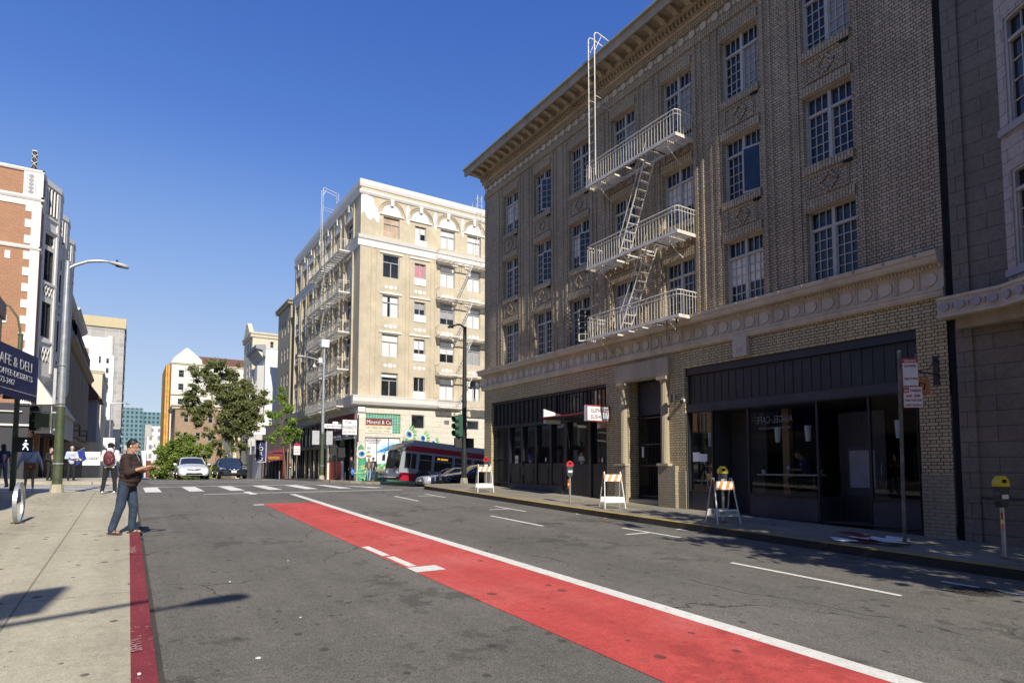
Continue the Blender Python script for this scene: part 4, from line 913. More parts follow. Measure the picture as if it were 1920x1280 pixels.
text('STAR',.3,'letters_dark',(13.3,42.895,4.6),(1,0,0),(.0,0,1),ms,'lettering',.003,fit=.5); text('MARKET',.34,'letters_dark',(13.4,42.895,4.22),(1,0,0),(0,0,1),ms,'lettering',.003,fit=.95); text('LIQUOR-DELI',.2,'letters_dark',(13.4,42.895,3.95),(1,0,0),(0,0,1),ms,'lettering',.003,fit=.9)
fire_escape('cream fire escape of five balconies in the shade of the corner building','fire_escape',Vector((RW,0,0)),Y_,NX,45.5,55.2,.95,[6.1,8.95,11.85,14.95,18.2],[(49.6,z1,51.2,z0+.05,.45,.85) for z0,z1 in((6.1,8.95),(8.95,11.85),(11.85,14.95),(14.95,18.2))],rail=.9,hatch=(49.3,51.4),bal=.22,gooseneck=(50.3,50.8,1.0,18.2,25.0,1.3))
fire_escape('cream fire escape with zigzag stairs on the sunlit face of the corner building','fire_escape',Vector((0,SY,0)),X_,NY,20.3,24.9,.85,[6.15,8.75,11.85,14.9,18.0],[(23.3,z1,21.9,z0+.05,.45,.8) for z0,z1 in((6.15,8.75),(8.75,11.85),(11.85,14.9),(14.9,18.0))],rail=.8,hatch=(21.7,23.5),bal=.16,gooseneck=(24.0,24.4,.2,18.,24.3,.9))
# ---------------------------------------------------------------- background buildings, plain sided with windows as parts
def bld(name,label,x0,x1,y0,y1,z0,z1,mat,faces=(),trim='cream_trim',cap=(.25,.35),wm='grey_frame',roof=True,reveal=.12):
    """faces: (side,[u ranges],[z ranges]) with side 'S' (towards the viewer), 'W' (facing -X) or 'E' (facing +X)"""
    e=empty(name,((x0+x1)/2,y0,z0),label,'building')
    fr_={'S':(Vector((0,y0,0)),X_,NY,x0,x1),'W':(Vector((x0,0,0)),Y_,NX,y0,y1),'E':(Vector((x1,0,0)),Y_,X_,y0,y1),'N':(Vector((0,y1,0)),X_,Y_,x0,x1)}
    mb=MB(); H={k:[] for k in fr_}
    for s,us,zs in faces: H[s]+=[(a,b,c,d) for a,b in us for c,d in zs]
    for s,(OO,U,N,a,b) in fr_.items():
        facade(mb,OO,U,N,a,b,z0,z1,H[s],mat,reveal)
        if cap: mb.oprism(OO,U,N,[(0,z1-cap[1]),(cap[0]*.4,z1-cap[1]),(cap[0]*.6,z1-cap[1]*.5),(cap[0],z1-cap[1]*.3),(cap[0],z1),(-.2,z1),(-.2,z1-cap[1])],a-cap[0]*.98,b+cap[0]*.98,trim) if s in('S','N') else mb.oprism(OO,U,N,[(0,z1-cap[1]),(cap[0]*.4,z1-cap[1]),(cap[0]*.6,z1-cap[1]*.5),(cap[0]*.99,z1-cap[1]*.3),(cap[0]*.99,z1-.003),(-.2,z1-.003)],a,b,trim)
    mb.build('wall',e)
    if roof: mb=MB(); mb.box(x0+.2,x1-.2,y0+.2,y1-.2,z1-.3,z1-.1,'roof_tar'); mb.build('roof',e)
    proto={}
    for s in fr_:
        OO,U,N,_,_=fr_[s]
        for a,b,c,d in H[s]: sash(e,OO,U,N,a,b,c,d,dep=reveal*.8,fm=wm,split=.55,mid=False)
    return e
stone('p_white',(.78,.78,.76),.04); stone('p_cream',(.62,.55,.40),.1); stone('p_olive',(.40,.35,.24),.1); stone('p_conc',(.45,.43,.38),.12); stone('p_tan',(.52,.44,.27),.08); stone('p_beige',(.42,.36,.27),.2)
stone('p_grey',(.30,.31,.33),.12); stone('p_lite',(.68,.65,.58),.08); brick('brick_tan',(.42,.28,.17),(.36,.24,.15),(.3,.22,.15),bump=.2); brick('roof_tile',(.22,.10,.07),(.17,.08,.06),(.08,.05,.04),bw=.4,rh=.3,ms=.03)
bld('olive_apartment_building','tall olive apartment building rising behind the corner building',14.15,24,66.4,72.7,-1,19.35,'p_olive',[('W',[(67.0,67.6),(68.5,69.1),(70.0,70.6)],[(15.9,17.4),(13.0,14.5),(10.1,11.6)])],trim='p_olive',cap=(.35,.5))
e=bld('cream_apartment_building','cream apartment building with a slanted bay above the white blank wall',14.1,24,89.75,97,-2,20.2,'p_cream',[('S',[(16.4,16.9),(17.5,18.6),(19.6,20.3)],[(17.9,19.1)]),('W',[(91,91.9),(93.2,94.1)],[(6,8),(10,12),(14,16),(17.5,19)])],trim='p_cream',cap=(.3,.7))
mb=MB(); mb.prism([(90.5,20.2),(95.5,20.2),(93.8,21.9),(92.8,22.0)],'x',13.8,14.4,'p_cream'); mb.build('gable',e)
e=bld('white_townhouse','white townhouse with a bracketed cornice and a blank side wall',14.1,17.9,79.9,87,-2,16.4,'p_white',[('S',[(15.55,16.8)],[(12.9,13.5)]),('W',[(81.2,82.0),(83.2,84.0),(85.2,86.0)],[(3,4.8),(6.2,8.2),(9.4,11.4),(12.6,14.2)])],trim='p_white',cap=(.1,.2))
mb=MB()
mb.oprism(O,Y_,NX,[(0,15.2),(.3,15.3),(.35,16.0),(1.15,16.15),(1.2,16.6),(0,16.75)],79.8,87.2,'p_grey')
y=80.1
while y<87: mb.oprism(O,Y_,NX,[(.01,15.0),(.25,15.1),(.95,16.0),(.95,16.14),(.01,16.14)],y,y+.25,'p_lite'); y+=.75
mb.prism([(RW,80.6),(RW-.7,81.3),(RW-.7,83.2),(RW,83.9)],'z',3.0,14.2,'p_lite'); mb.prism([(RW,84.2),(RW-.7,84.7),(RW-.7,86.2),(RW,86.8)],'z',3.0,14.2,'p_lite')
mb.build('bracketed_cornice',e)
for y in(81.45,82.35,84.85,85.5):
    for z in(4,7,10.2): sash(e,Vector((RW-.72,0,0)),Y_,NX,y,y+.6,z,z+2,dep=-.01,fm='p_white',mid=False)
bld('beige_house','low beige house seen between the trunks of the far tree',14.2,22,106,118,-3,12.5,'p_cream',[('S',[(15,16),(17.5,18.5)],[(2,4),(6,8)]),('W',[(108,109),(112,113)],[(2,4),(6,8)])],trim='p_cream')
bld('tan_brick_hotel','tan brick building with a dark cornice in front of the cream hotel',8.3,20,150,165,-5,14.8,'brick_tan',[('S',[(10,10.9),(12.4,13.3),(14.8,15.7)],[(11,12.8),(7,8.8),(3,4.8)])],trim='p_cream',cap=(.7,.9))
# cream hotel with stepped gable and tiled roof, orange scaffold net on its street side
e=bld('cream_hotel','tall cream hotel with a pointed gable and red tiled roof beyond the trees',9.2,36,190,215,-7,30.0,'p_lite',[('S',[(11,12.3),(14.3,15.6),(17.8,19),(21.5,22.8),(25.0,26.3)],[(26,28),(22.4,24.2),(18.2,20),(13.4,15.2),(8.8,10.6)])],trim='p_cream',cap=(.35,.5))
mb=MB(); mb.prism([(9.2,30.0),(16.8,30.0),(16.6,31.3),(13.2,34.3),(12.6,34.3),(9.6,31.2)],'y',190,191,'p_lite'); mb.build('gable',e); mb=MB(); mb.obox(Vector((0,190,0)),X_,NY,9.2,18,.0,.3,21.0,21.35,'p_cream'); mb.build('ledge',e)
mb=MB(); mb.add([(16.6,190.5,30),(36,190.5,30),(36,194.5,32.9),(16.0,194.5,32.9),(36,199,30),(16.6,199,30)],[(0,1,2,3),(3,2,4,5)],'roof_tile'); mb.build('tiled_roof',e)
plain('net_orange',(.62,.33,.06),.8,var=.3,scale=.6); plain('pole_rust',(.22,.10,.05),.7)
e=empty('scaffold',(8.6,190,-5),'orange netted scaffold standing on the street side of the cream hotel','scaffold')
mb=MB(); mb.box(7.9,8.9,190.2,212,-6,29.2,'net_orange'); mb.build('netting',e)
mb=MB()
for k in range(34): z=-6+k*1.04; mb.box(8.9,9.15,189.6,190.1,z,z+.12,'pole_rust')
for x in(8.25,8.92,9.1): mb.box(x,x+.09,189.6,189.7,-6,29.5,'pole_rust')
mb.build('frame',e)
# far towers
def glassgrid(name,frame,pane,bw,rh,ms):
    m=brick(name,pane,tuple(x*.7 for x in pane),frame,bw=bw,rh=rh,ms=ms,bump=0,stain=.1,rough=.35,offset=0); return m
glassgrid('tower_teal',(.16,.25,.27),(.035,.10,.12),2.2,2.6,.55); glassgrid('tower_slab',(.50,.48,.43),(.46,.44,.40),3.0,1.2,.06); glassgrid('win_dark_grid',(.08,.09,.12),(.02,.025,.04),1.6,2.5,.3)
glassgrid('far_white',(.66,.66,.64),(.28,.31,.34),2.4,3.0,.9)
e=empty('glass_tower',(6,420,-16),'distant teal glass office tower at the end of the street','building')
mb=MB(); mb.box(-3.5,6.5,420,450,-18,35.1,'tower_teal'); mb.box(6.5,16.5,422,450,-18,33.2,'tower_teal'); mb.box(16.5,17.4,424,450,-18,25,'tower_teal'); mb.build('curtain_wall',e)
mb=MB(); mb.box(-3.2,6.2,420.3,449,35.1,35.6,'p_grey'); mb.build('roof',e)
e=empty('concrete_tower',(-6,180,-4),'tall concrete tower with a tan band along its top','building')
mb=MB(); mb.box(-14,-1.9,180,200,-6,36,'tower_slab'); mb.build('wall',e)
mb=MB(); mb.box(-14.2,-1.6,179.7,200.2,36,38.5,'p_tan'); mb.build('top_band',e)
mb=MB()
for k in range(17): mb.box(-1.9,-1.62,181,199,-5+k*2.45,-3.6+k*2.45,'win_dark_grid')
mb.build('balcony_slots',e)
e=bld('white_apartment_tower','white apartment tower with a round stair turret in front of the concrete tower',-9,-3.95,140,160,-5,26.3,'p_white',[('S',[(-7.5,-7.1),(-5.5,-5.1)],[(21.2,22.6)])],cap=None)
mb=MB(); mb.cyl((-3.75,140.6,22.8),(-3.75,140.6,26.7),.62,n=14,mat='p_lite'); mb.box(-4.9,-3.0,139.9,144,-4,22.8,'p_white'); mb.build('turret',e)
for z in(22.3,20.4,18.5,16.6,13.8,11,8.2,5.4): sash(e,Vector((0,139.88,0)),X_,NY,-4.3,-3.8,z-1.0,z,dep=-.02,fm='grey_frame',mid=False)
e=empty('far_white_block',(8,300,-10),'pale far office block beside the glass tower','building')
mb=MB(); mb.box(5.6,8.0,300,320,-14,18.7,'p_conc'); mb.box(8.0,14,301,320,-14,18.3,'far_white'); mb.build('wall',e)
e=empty('far_white_house',(6,230,-8),'small white building far down the street left of the bush','building')
mb=MB(); mb.box(3.4,4.9,230,240,-10,6.2,'p_white'); mb.box(4.9,10.,232,245,-10,11,'far_white'); mb.box(5.0,6.3,229,231,-10,3.,'maroon'); mb.build('wall',e)
# ---------------------------------------------------------------- left side of the street
brick('brick_red',(.46,.23,.12),(.40,.20,.11),(.30,.20,.14),bw=.23,rh=.105,ms=.014,bump=.3,stain=.12)
stone('p_bluegrey',(.30,.30,.33),.1); stone('p_ornate',(.36,.30,.23),.25); stone('p_redroof',(.30,.10,.06),.2); plain('lattice_dark',(.03,.03,.035),.6)
LX=-4.3; LY=39.0; XP=X_
lb=empty('red_brick_building',(LX,LY,.8),'red brick apartment building with white quoins and white bay windows above a cafe awning','building')
LO=Vector((0,LY,0)); LO2=Vector((LX,0,0))
mb=MB()
facade(mb,LO,X_,NY,-24,LX,-1,16.9,[(-7,-5.2,1.2,4.2)],'brick_red',.3)
facade(mb,LO2,Y_,XP,LY,56,-1,16.9,[(40.5,55.5,.5,3.3)],'brick_red',.3)
mb.quad((-24,56,-1),(LX,56,-1),(LX,56,16.9),(-24,56,16.9),'brick_red'); mb.quad((-24,LY,-1),(-24,56,-1),(-24,56,16.9),(-24,LY,16.9),'brick_red')
mb.build('wall',lb)
mb=MB(); mb.box(-23.8,LX-.2,LY+.2,55.8,16.5,16.6,'roof_tar'); mb.build('roof',lb)
mb=MB()
k=0;z=4.2
while z<15.0:
    wq=.62 if k%2 else .36
    mb.box(LX-wq,LX+.03,LY-.03,LY+.001,z,z+.42,'cream_white'); 
    k+=1; z+=.42
for a,b,n in((16.78,16.95,.10),(15.3,15.52,.14),(15.0,15.3,.06),(12.72,12.9,.09)):
    mb.oprism(LO,X_,NY,[(0,a),(n*.6,a),(n,(a+b)/2),(n,b),(0,b)],-24,LX+n,'cream_white'); mb.oprism(LO2,Y_,XP,[(0,a),(n*.6,a),(n*.98,(a+b)/2),(n*.98,b-.003),(0,b-.003)],LY-n,56,'cream_white')
mb.box(LX-.75,LX+.06,LY-.06,LY-.001,15.52,16.78,'cream_white')
for x in(-6.1,-5.55): 
    for z in(12.3,9.0): mb.box(x-.1,x+.12,LY-.03,LY,z-.2,z+.2,'cream_white')
mb.build('trim',lb)
mb=MB()
for k in range(5):
    z=15.68+k*.21; mb.prism([(LX-.55,z),(LX-.44,z-.05),(LX-.33,z),(LX-.33,z+.1),(LX-.44,z+.15),(LX-.55,z+.1)],'y',LY-.075,LY-.061,'blind_grey')
mb.box(LX-.62,LX-.6,LY-.07,LY-.061,15.6,16.7,'blind_grey'); mb.box(LX-.27,LX-.25,LY-.07,LY-.061,15.6,16.7,'blind_grey'); mb.build('carved_panel',lb)
mb=MB(); x,y=LX-.38,LY+.12; mb.cyl((x,y,16.95),(x,y,17.1),.16,.13,12,'lattice_dark'); mb.cyl((x,y,17.1),(x,y,17.95),.11,.11,12,'lattice_dark')
for s in(1,-1):
    for ph in(0,math.pi): mb.tube([(x+.115*math.cos(s*t*7+ph),y+.115*math.sin(s*t*7+ph),17.1+t*.85) for t in [q/20 for q in range(21)]],.018,5,'cream_white')
mb.cyl((x,y,17.95),(x,y,18.0),.13,.13,12,'cream_white'); mb.build('finial',lb)
# white bays
def quadface(mb,a,b,z0,z1,mat): mb.quad((a[0],a[1],z0),(b[0],b[1],z0),(b[0],b[1],z1),(a[0],a[1],z1),mat)
for by in(40.0,44.6,49.2):
    pts=[(LX,by),(LX+.55,by+1.2),(LX+.55,by+2.5),(LX,by+3.6)]
    segs=list(zip(pts[:-1],pts[1:])); zs=[(8.5,10.4),(11.55,13.25)]; 
    mb=MB(); allw=[]
    for a,b in segs:
        a3=Vector((*a,0));b3=Vector((*b,0));U=(b3-a3).normalized();N=Vector((U.y,-U.x,0)); N=N if N.x>0 else -N;L_=(b3-a3).length
        H=[(.28,L_-.28,c,d) for c,d in zs]+[(.28,L_-.28,13.5,14.15),(.28,L_-.28,6.9,7.5) if 0 else (.3,L_-.3,10.75,11.3)]
        facade(mb,a3,U,N,0,L_,6.4,17.0,H,'p_lite',.12); allw.append((a3,U,N,L_))
        for zz in(8.2,11.36,14.3,14.95): mb.obox(a3,U,N,-.02,L_+.02,.001,.07,zz,zz+.12,'cream_white')
        for u in(.0,L_-.14): mb.obox(a3,U,N,u,u+.14,.001,.06,6.6,16.9,'cream_white')
        for q in range(4): u=.25+(L_-.5)*q/3; mb.cyl(a3+U*u+N*.05+Vector((0,0,15.2)),a3+U*u+N*.05+Vector((0,0,16.6)),.045,n=8,mat='cream_white')
        mb.obox(a3,U,N,.2,L_-.2,-.001,.01,15.2,16.6,'lattice_dark')
        mb.obox(a3,U,N,-.03,L_+.03,.001,.1,16.7,17.0,'cream_white')
        # lattice panels
        for c,d in((10.75,11.3),(7.2,7.9)):
            mb.obox(a3,U,N,.28,L_-.28,.0 if c<8 else -.11,.005 if c<8 else -.1,c,d,'lattice_dark')
            n_=3; wd=(L_-.56)/n_
            for q in range(n_):
                for s in(1,-1):
                    u0_=.28+q*wd; p=a3+U*(u0_)+N*.02+Vector((0,0,c if s>0 else d)); q2=a3+U*(u0_+wd)+N*.02+Vector((0,0,d if s>0 else c)); mb.tube([p,q2],.03,4,'cream_white')
    mb.add([(p[0],p[1],17.0) for p in pts],[(0,1,2,3)],'roof_tar'); mb.add([(p[0],p[1],6.4) for p in pts]+[(LX,by+.6,5.6),(LX,by+3,5.6)],[(0,1,4),(1,2,5,4),(2,3,5)],'p_lite')
    bw_=mb.build('bay_window',lb)
    for a3,U,N,L_ in allw:
        for c,d in zs: casement('window',lb,a3,U,N,.28,L_-.28,c,d,dep=.1,fm='lattice_dark',cols2=2,rws=4,trans=.02)
        g=MB(); g.obox(a3,U,N,.28,L_-.28,-.12,-.1,13.5,14.15,'glass_dark'); g.build('transom_pane',bw_)
mb=MB()
mb.oprism(LO2,Y_,XP,[(0,6.35),(.05,6.35),(.9,4.95),(.9,4.85),(0,4.8)],LY+.9,55,'p_lite')
mb.oprism(LO2,Y_,XP,[(0,4.8),(.75,4.8),(.75,3.3),(0,3.3)],LY+.9,55,'lattice_dark')
y=LY+1.0
while y<55: mb.box(LX+.751,LX+.79,y,y+.12,3.32,4.78,'p_lite'); y+=.36
mb.build('striped_canopy',lb)
mb=MB()
fl=lambda *a: mb.obox(LO2,Y_,XP,*a)
fl(40.5,55.5,-.35,-.3,.5,3.3,'dark_void')
for k in range(7): fl(40.5+k*2.4,40.75+k*2.4,-.2,.03,.5,3.3,'brick_red' if k%2 else 'lattice_dark')
fl(41.5,42.1,-.29,-.25,1.0,3.0,'blind'); fl(44.0,44.8,-.29,-.25,1.,3.,'blind_grey'); mb.box(-24,LX-.02,LY-.12,LY-.01,.2,4.75,'lattice_dark')
for k in range(9): mb.box(-4.9-k*.75,-4.82-k*.75,LY-.2,LY-.12,.3,4.4,'black_metal')
mb.box(-12,LX,LY-.22,LY-.12,3.6,3.7,'p_lite'); mb.box(-12,-4.6,LY-.22,LY-.12,4.3,4.36,'p_lite')
mb.build('shopfront',lb)
# cafe awning over the near left pavement
AU=Vector((.194,.981,0)).normalized(); AN=Vector((AU.y,-AU.x,0)); AO=Vector((-2.47,23.65,0))
aw=empty('cafe_awning',(-2.6,22,3.6),'navy blue cafe and deli awning with white lettering over the near left pavement','awning')
mb=MB()
for t0,t1 in((-7.,0.),): 
    prof_a=[(0,3.66),(0,4.97),(-.85,5.2),(-.85,5.15),(-.05,4.9),(-.05,3.66)]
    mb.oprism(AO,AU,AN,prof_a,t0,t1,'awning_navy')
    mb.obox(AO,AU,AN,t1-.02,t1,-.85,-.05,3.66,4.95,'awning_navy')
n=42
for i in range(n):
    a=-7+7*i/n; b=-7+7*(i+1)/n; P=lambda u,z:AO+AU*u+Vector((0,0,z)); m_=(a+b)/2
    mb.add([P(a,3.66),P(b,3.66),P(b,3.58),P((b+m_)/2,3.535),P(m_,3.52),P((a+m_)/2,3.535),P(a,3.58)],[tuple(range(7))],'awning_navy')
mb.build('canvas',aw)
mb=MB(); mb.tube([AO+AU*-7+AN*.01+Vector((0,0,3.76)),AO+AN*.01+Vector((0,0,3.76))],.009,5,'cream_white')
for u in(-.3,-2.5,-5): mb.tube([AO+AU*u-AN*.03+Vector((0,0,3.7)),AO+AU*u-AN*.85+Vector((0,0,3.7))],.015,5,'black_metal')
mb.build('frame',aw)
for t_,sz,z_,w_,sh in(('CAFE & DELI',.42,4.42,2.62,.52),('COFFEE-DESSERTS',.24,4.14,2.62,.44),('673-3467',.22,3.9,1.1,1.75)):
    text(t_,sz,'letters_white',AO+AU*(-sh-w_/2)+AN*.012+Vector((0,0,z_)),AU,(0,0,1),aw,'lettering',.003,fit=w_)
# ornate beige building with grey attic
e=empty('ornate_building',(LX,70,.2),'ornate beige building with columns and balcony railings below a grey attic storey','building')
mb=MB()
cols2=[58+i*2.7 for i in range(10)]
H=[(c-.45,c+.45,a,b) for c in cols2 for a,b in((4.4,6.4),(8.0,10.2))]
facade(mb,LO2,Y_,XP,56.1,85,-2,11.4,H,'p_ornate',.3); 
facade(mb,Vector((LX-.4,0,0)),Y_,XP,56.1,85,11.4,15.2,[(c-.4,c+.4,12.4,14.1) for c in cols2],'p_bluegrey',.15)
mb.quad((-24,56.1,-2),(LX,56.1,-2),(LX,56.1,11.4),(-24,56.1,11.4),'p_ornate'); mb.quad((-24,56.1,11.4),(LX-.4,56.1,11.4),(LX-.4,56.1,15.2),(-24,56.1,15.2),'p_bluegrey'); mb.quad((-24,85,-2),(LX,85,-2),(LX,85,15.2),(-24,85,15.2),'p_ornate')
for k,(y0_,y1_,z_) in enumerate(((56.1,67.3,15.3),(67.5,80,16.1))):
    mb.oprism(Vector((LX-.4,0,0)),Y_,XP,[(0,z_-.5),(.2,z_-.4),(.45,z_-.15),(.5,z_),(-.3,z_)],y0_,y1_,'p_lite')
    mb.box(-24,LX-.4,y0_,y1_,14,z_-.1,'p_bluegrey')
mb.oprism(LO2,Y_,XP,[(0,10.9),(.3,11.0),(.6,11.3),(.65,11.5),(-.4,11.5)],56.1,85,'p_ornate'); mb.oprism(LO2,Y_,XP,[(0,3.3),(.15,3.35),(.35,3.7),(.36,3.85),(0,3.9)],56.1,85,'p_ornate')
for c in cols2:
    for s in(-.75,.75):
        mb.cyl((LX+.12,c+s,4.1),(LX+.12,c+s,10.6),.14,.12,8,'p_ornate')
    arch(mb,LO2,Y_,XP,c,10.2,.62,.46,.0,.12,'p_ornate',10); mb.obox(LO2,Y_,XP,c-.6,c+.6,.0,.2,7.4,7.6,'p_ornate'); mb.obox(LO2,Y_,XP,c-.5,c+.5,.0,.1,6.8,7.3,'p_lite')
fl(57,84,-.05,.02,.2,3.1,'lattice_dark')
for k in range(12): fl(57+k*2.25,57.3+k*2.25,.02,.08,.1,3.3,'p_ornate')
wl=mb.build('wall',e)
for c in cols2:
    for a,b in((4.4,6.4),(8.0,10.2)): sash(e,LO2,Y_,XP,c-.45,c+.45,a,b,dep=.25,fm='p_ornate',mid=False)
mb=MB()
mb=None
for y0_,y1_,z_ in((57,66.5,11.5),(67,76,11.5),(60,62,3.95),(70,72,3.95)):
    d_=.6 if z_>8 else .85; mb=MB()
    mb.box(LX,LX+d_,y0_,y1_,z_-.12,z_,'p_ornate')
    for zz in(z_+.5,z_+.95): mb.tube([(LX,y0_,zz),(LX+d_,y0_,zz),(LX+d_,y1_,zz),(LX,y1_,zz)],.025,4,'black_metal')
    y=y0_
    while y<y1_: mb.cyl((LX+d_,y,z_),(LX+d_,y,z_+.95),.014,n=4,mat='black_metal',caps=False); y+=.2
    mb.build('balcony',e)

e=empty('small_red_roof_house',(LX,88,0),'narrow house with a small red tiled roof over its street bay','building')
mb=MB(); mb.box(-14,LX,85.1,94,-3,12.2,'p_ornate'); mb.box(LX,-3.3,86,93,4.5,9.4,'p_bluegrey'); mb.build('wall',e)
mb=MB(); mb.add([(LX,85.3,11.4),(-2.9,85.3,9.4),(-2.9,93.7,9.4),(LX,93.7,11.4),(LX,85.3,9.2),(LX,93.7,9.2)],[(0,1,2,3),(0,4,1),(3,2,5),(1,4,5,2)],'roof_tile'); mb.build('roof',e)
bld('pale_yellow_house','pale yellow house with dark street windows behind the red tiled roof',-16,-3.4,100,120,-4,14.6,'p_cream',[('E',[(101,102.5),(104,105.5),(108,109.5)],[(11.2,13),(7.5,9.5),(3.5,5.5)])],trim='p_cream',cap=(.2,.4))
bld('white_corner_store','small white building low in front of the white tower',-6,-2.6,122,135,-5,9.2,'p_lite',[('S',[(-4.4,-3.4)],[(6,7.6)])],trim='p_white',cap=(.2,.4))
# banner and flag
t=empty('theatre_sign',(-2,48,1.6),'white theatre banner board with dark lettering beside the blue flag','sign')
mb=MB(); mb.box(-2.5,-1.55,48,48.06,1.62,2.5,'paper'); mb.build('board',t); text('Alcazar',.34,'m_dark',(-2.02,47.99,2.0),(1,0,0),(0,0,1),t,'lettering',.003,fit=.86)
mb=MB(); mb.box(-2.5,-2.44,48,48.06,.7,1.62,'black_metal'); mb.box(-1.61,-1.55,48,48.06,.7,1.62,'black_metal'); mb.build('frame',t)
t=empty('flag',(-2.9,46,2),'blue flag with a yellow emblem hanging from a slanted pole','flag')
plain('flag_blue',(.012,.03,.22),.7); 
mb=MB(); mb.tube([(-3.05,46,2.25),(-2.3,46,2.72)],.015,5,'metal_galv'); mb.build('pole',t)
mb=MB(); nx=8;nz=6;vs=[]
for j in range(nz):
    for i in range(nx):
        u=i/(nx-1);v_=j/(nz-1); vs.append((-2.95+.62*u+.12*v_,46+.05*math.sin(u*9+v_*2),2.3+.36*u-.78*v_*(1-.12*u)-.0))
mb.add(vs,[(j*nx+i,j*nx+i+1,(j+1)*nx+i+1,(j+1)*nx+i) for j in range(nz-1) for i in range(nx-1)],'flag_blue',True); mb.build('cloth',t)
mb=MB(); mb.prism([(-2.72,1.95),(-2.58,2.1),(-2.42,1.95),(-2.5,1.9),(-2.58,2.0),(-2.65,1.88)],'y',45.9,45.93,'m_yellow'); mb.build('emblem',t)
# out-of-frame neighbours that close the street behind the camera (seen in the shop glass, and they shade the pavement)
e=empty('left_corner_block',(-3.5,20,.5),'low tan corner shop carrying the navy awning, just outside the left edge','building')
mb=MB(); mb.box(-16,-3.5,12,24.4,-1,6.6,'p_tan'); mb.box(-16,-3.42,11.95,24.45,6.2,6.7,'p_ornate'); mb.build('wall',e)
mb=MB(); mb.box(-3.5,-3.46,13,23.5,.9,3.2,'glass_dark'); mb.build('shop_window',e)
e=empty('left_rear_block',(-9,-10,-1),'beige block set back on the left behind the viewer','building')
mb=MB(); facade(mb,Vector((-8,0,0)),Y_,XP,-45,12.5,-2,17,[(y,y+1.3,z,z+1.9) for y in range(-42,11,3) for z in(1,4.5,8,11.5)],'p_ornate',.3); mb.box(-20,-8.4,-45,12.5,-2,17,'p_ornate'); mb.build('wall',e)
g=MB(); g.box(-8.39,-8.3,-44,12,0,14.5,'glass_dark'); g.build('windows',e)
# ---------------------------------------------------------------- street furniture
plain('pole_green',(.065,.082,.038),.5,var=.25,scale=3); plain('pole_dark',(.02,.022,.022),.5); plain('signal_green',(.045,.11,.07),.5); plain('lamp_grey',(.40,.42,.42),.5); plain('sign_back',(.45,.46,.46),.5,.3)
plain('barr_white',(.72,.72,.69),.6,var=.15,scale=8); plain('barr_orange',(.72,.24,.05),.5,var=.2,scale=8); plain('meter_grey',(.045,.05,.055),.45); plain('meter_red',(.50,.02,.03),.4); plain('meter_yellow',(.70,.55,.02),.4); plain('rust',(.16,.09,.06),.8)
def lamp(name,label,x,y,zt,arm,mat_lo,mat_hi,split,r0=.15,r1=.075,group=None,box=True,headc='lamp_grey'):
    """arm: list of (dx,dz) from the pole top; last two points are the head"""
    z0=G(x,y); e=empty(name,(x,y,z0),label,'street lamp',group)
    mb=MB(); mb.cyl((x,y,z0),(x,y,z0+.28),.21,.17,8,'concrete_left',smooth=False); mb.build('base',e)
    rs=r0+(r1-r0)*(split-z0)/(zt-z0)
    mb=MB(); mb.cyl((x,y,z0+.28),(x,y,split),r0,rs,14,mat_lo); mb.cyl((x,y,split),(x,y,zt),rs,r1,14,mat_hi)
    for zz in(z0+.95,split-.1,split+1.3): mb.cyl((x,y,zz),(x,y,zz+.05),r0+.01 if zz<2 else rs+.015,n=14,mat=mat_hi)
    mb.box(x-.05,x+.05,y-r0-.01,y-r0+.03,z0+.45,z0+.75,mat_lo)
    mb.cyl((x,y,zt),(x,y,zt+.03),r1+.01,n=12,mat=mat_hi); mb.build('pole',e)
    mb=MB(); mb.tube([(x+dx,y,zt+dz) for dx,dz in arm[:-1]],[.055]*(len(arm)-2)+[.035],8,mat_hi); mb.build('arm',e)
    (ax,az),(bx,bz)=arm[-2],arm[-1]; s=1 if bx>ax else -1
    mb=MB(); L_=abs(bx-ax); A0=Vector((x+ax,y,zt+az)); U=Vector((bx-ax,0,bz-az)).normalized(); n=U.cross(Y_)*(-s if 0 else 1); n=n if n.z>0 else -n
    P=lambda u,v,w:A0+U*u+Y_*v+n*w
    ring=[]
    for u,hw,t_,b_ in((0,.05,.03,-.03),(.12,.09,.06,-.04),(.3,.14,.07,-.06),(L_*.8,.15,.055,-.075),(L_,.10,.0,-.06)):
        ring.append([P(u,-hw,b_),P(u,-hw*.9,t_*.5),P(u,0,t_),P(u,hw*.9,t_*.5),P(u,hw,b_),P(u,0,b_-.02)])
    vs=[p for r in ring for p in r]; m=6
    mb.add(vs,[(j*m+i,j*m+(i+1)%m,(j+1)*m+(i+1)%m,(j+1)*m+i) for j in range(4) for i in range(m)]+[tuple(range(m)),tuple(range(4*m,5*m))],headc,True); mb.cyl(P(.25,0,.06),P(.25,0,.14),.035,n=8,mat='pole_dark'); hd=mb.build('lamp_head',e)
    mb=MB(); mb.ell(P(L_*.6,0,-.075),.16,.1,.03,'glass_dark',10,6); mb.build('lens',hd)
    return e
armL=[(0.,-.25),(.2,-.08),(.55,.12),(.9,.2),(1.15,.22),(1.78,.14)]
LL=lamp('street_lamp','tall street lamp with green lower pole and side box at the left corner',-2.0,25.5,8.65,armL,'pole_green','metal_galv',3.72)
mb=MB(); z=3.35; mb.box(-2.62,-2.0,25.47,25.53,3.40,3.44,'sign_back'); mb.box(-2.62,-2.0,25.47,25.53,2.82,2.86,'sign_back'); mb.box(-2.66,-2.2,25.3,25.7,2.9,3.36,'pole_green'); mb.build('control_box',LL)
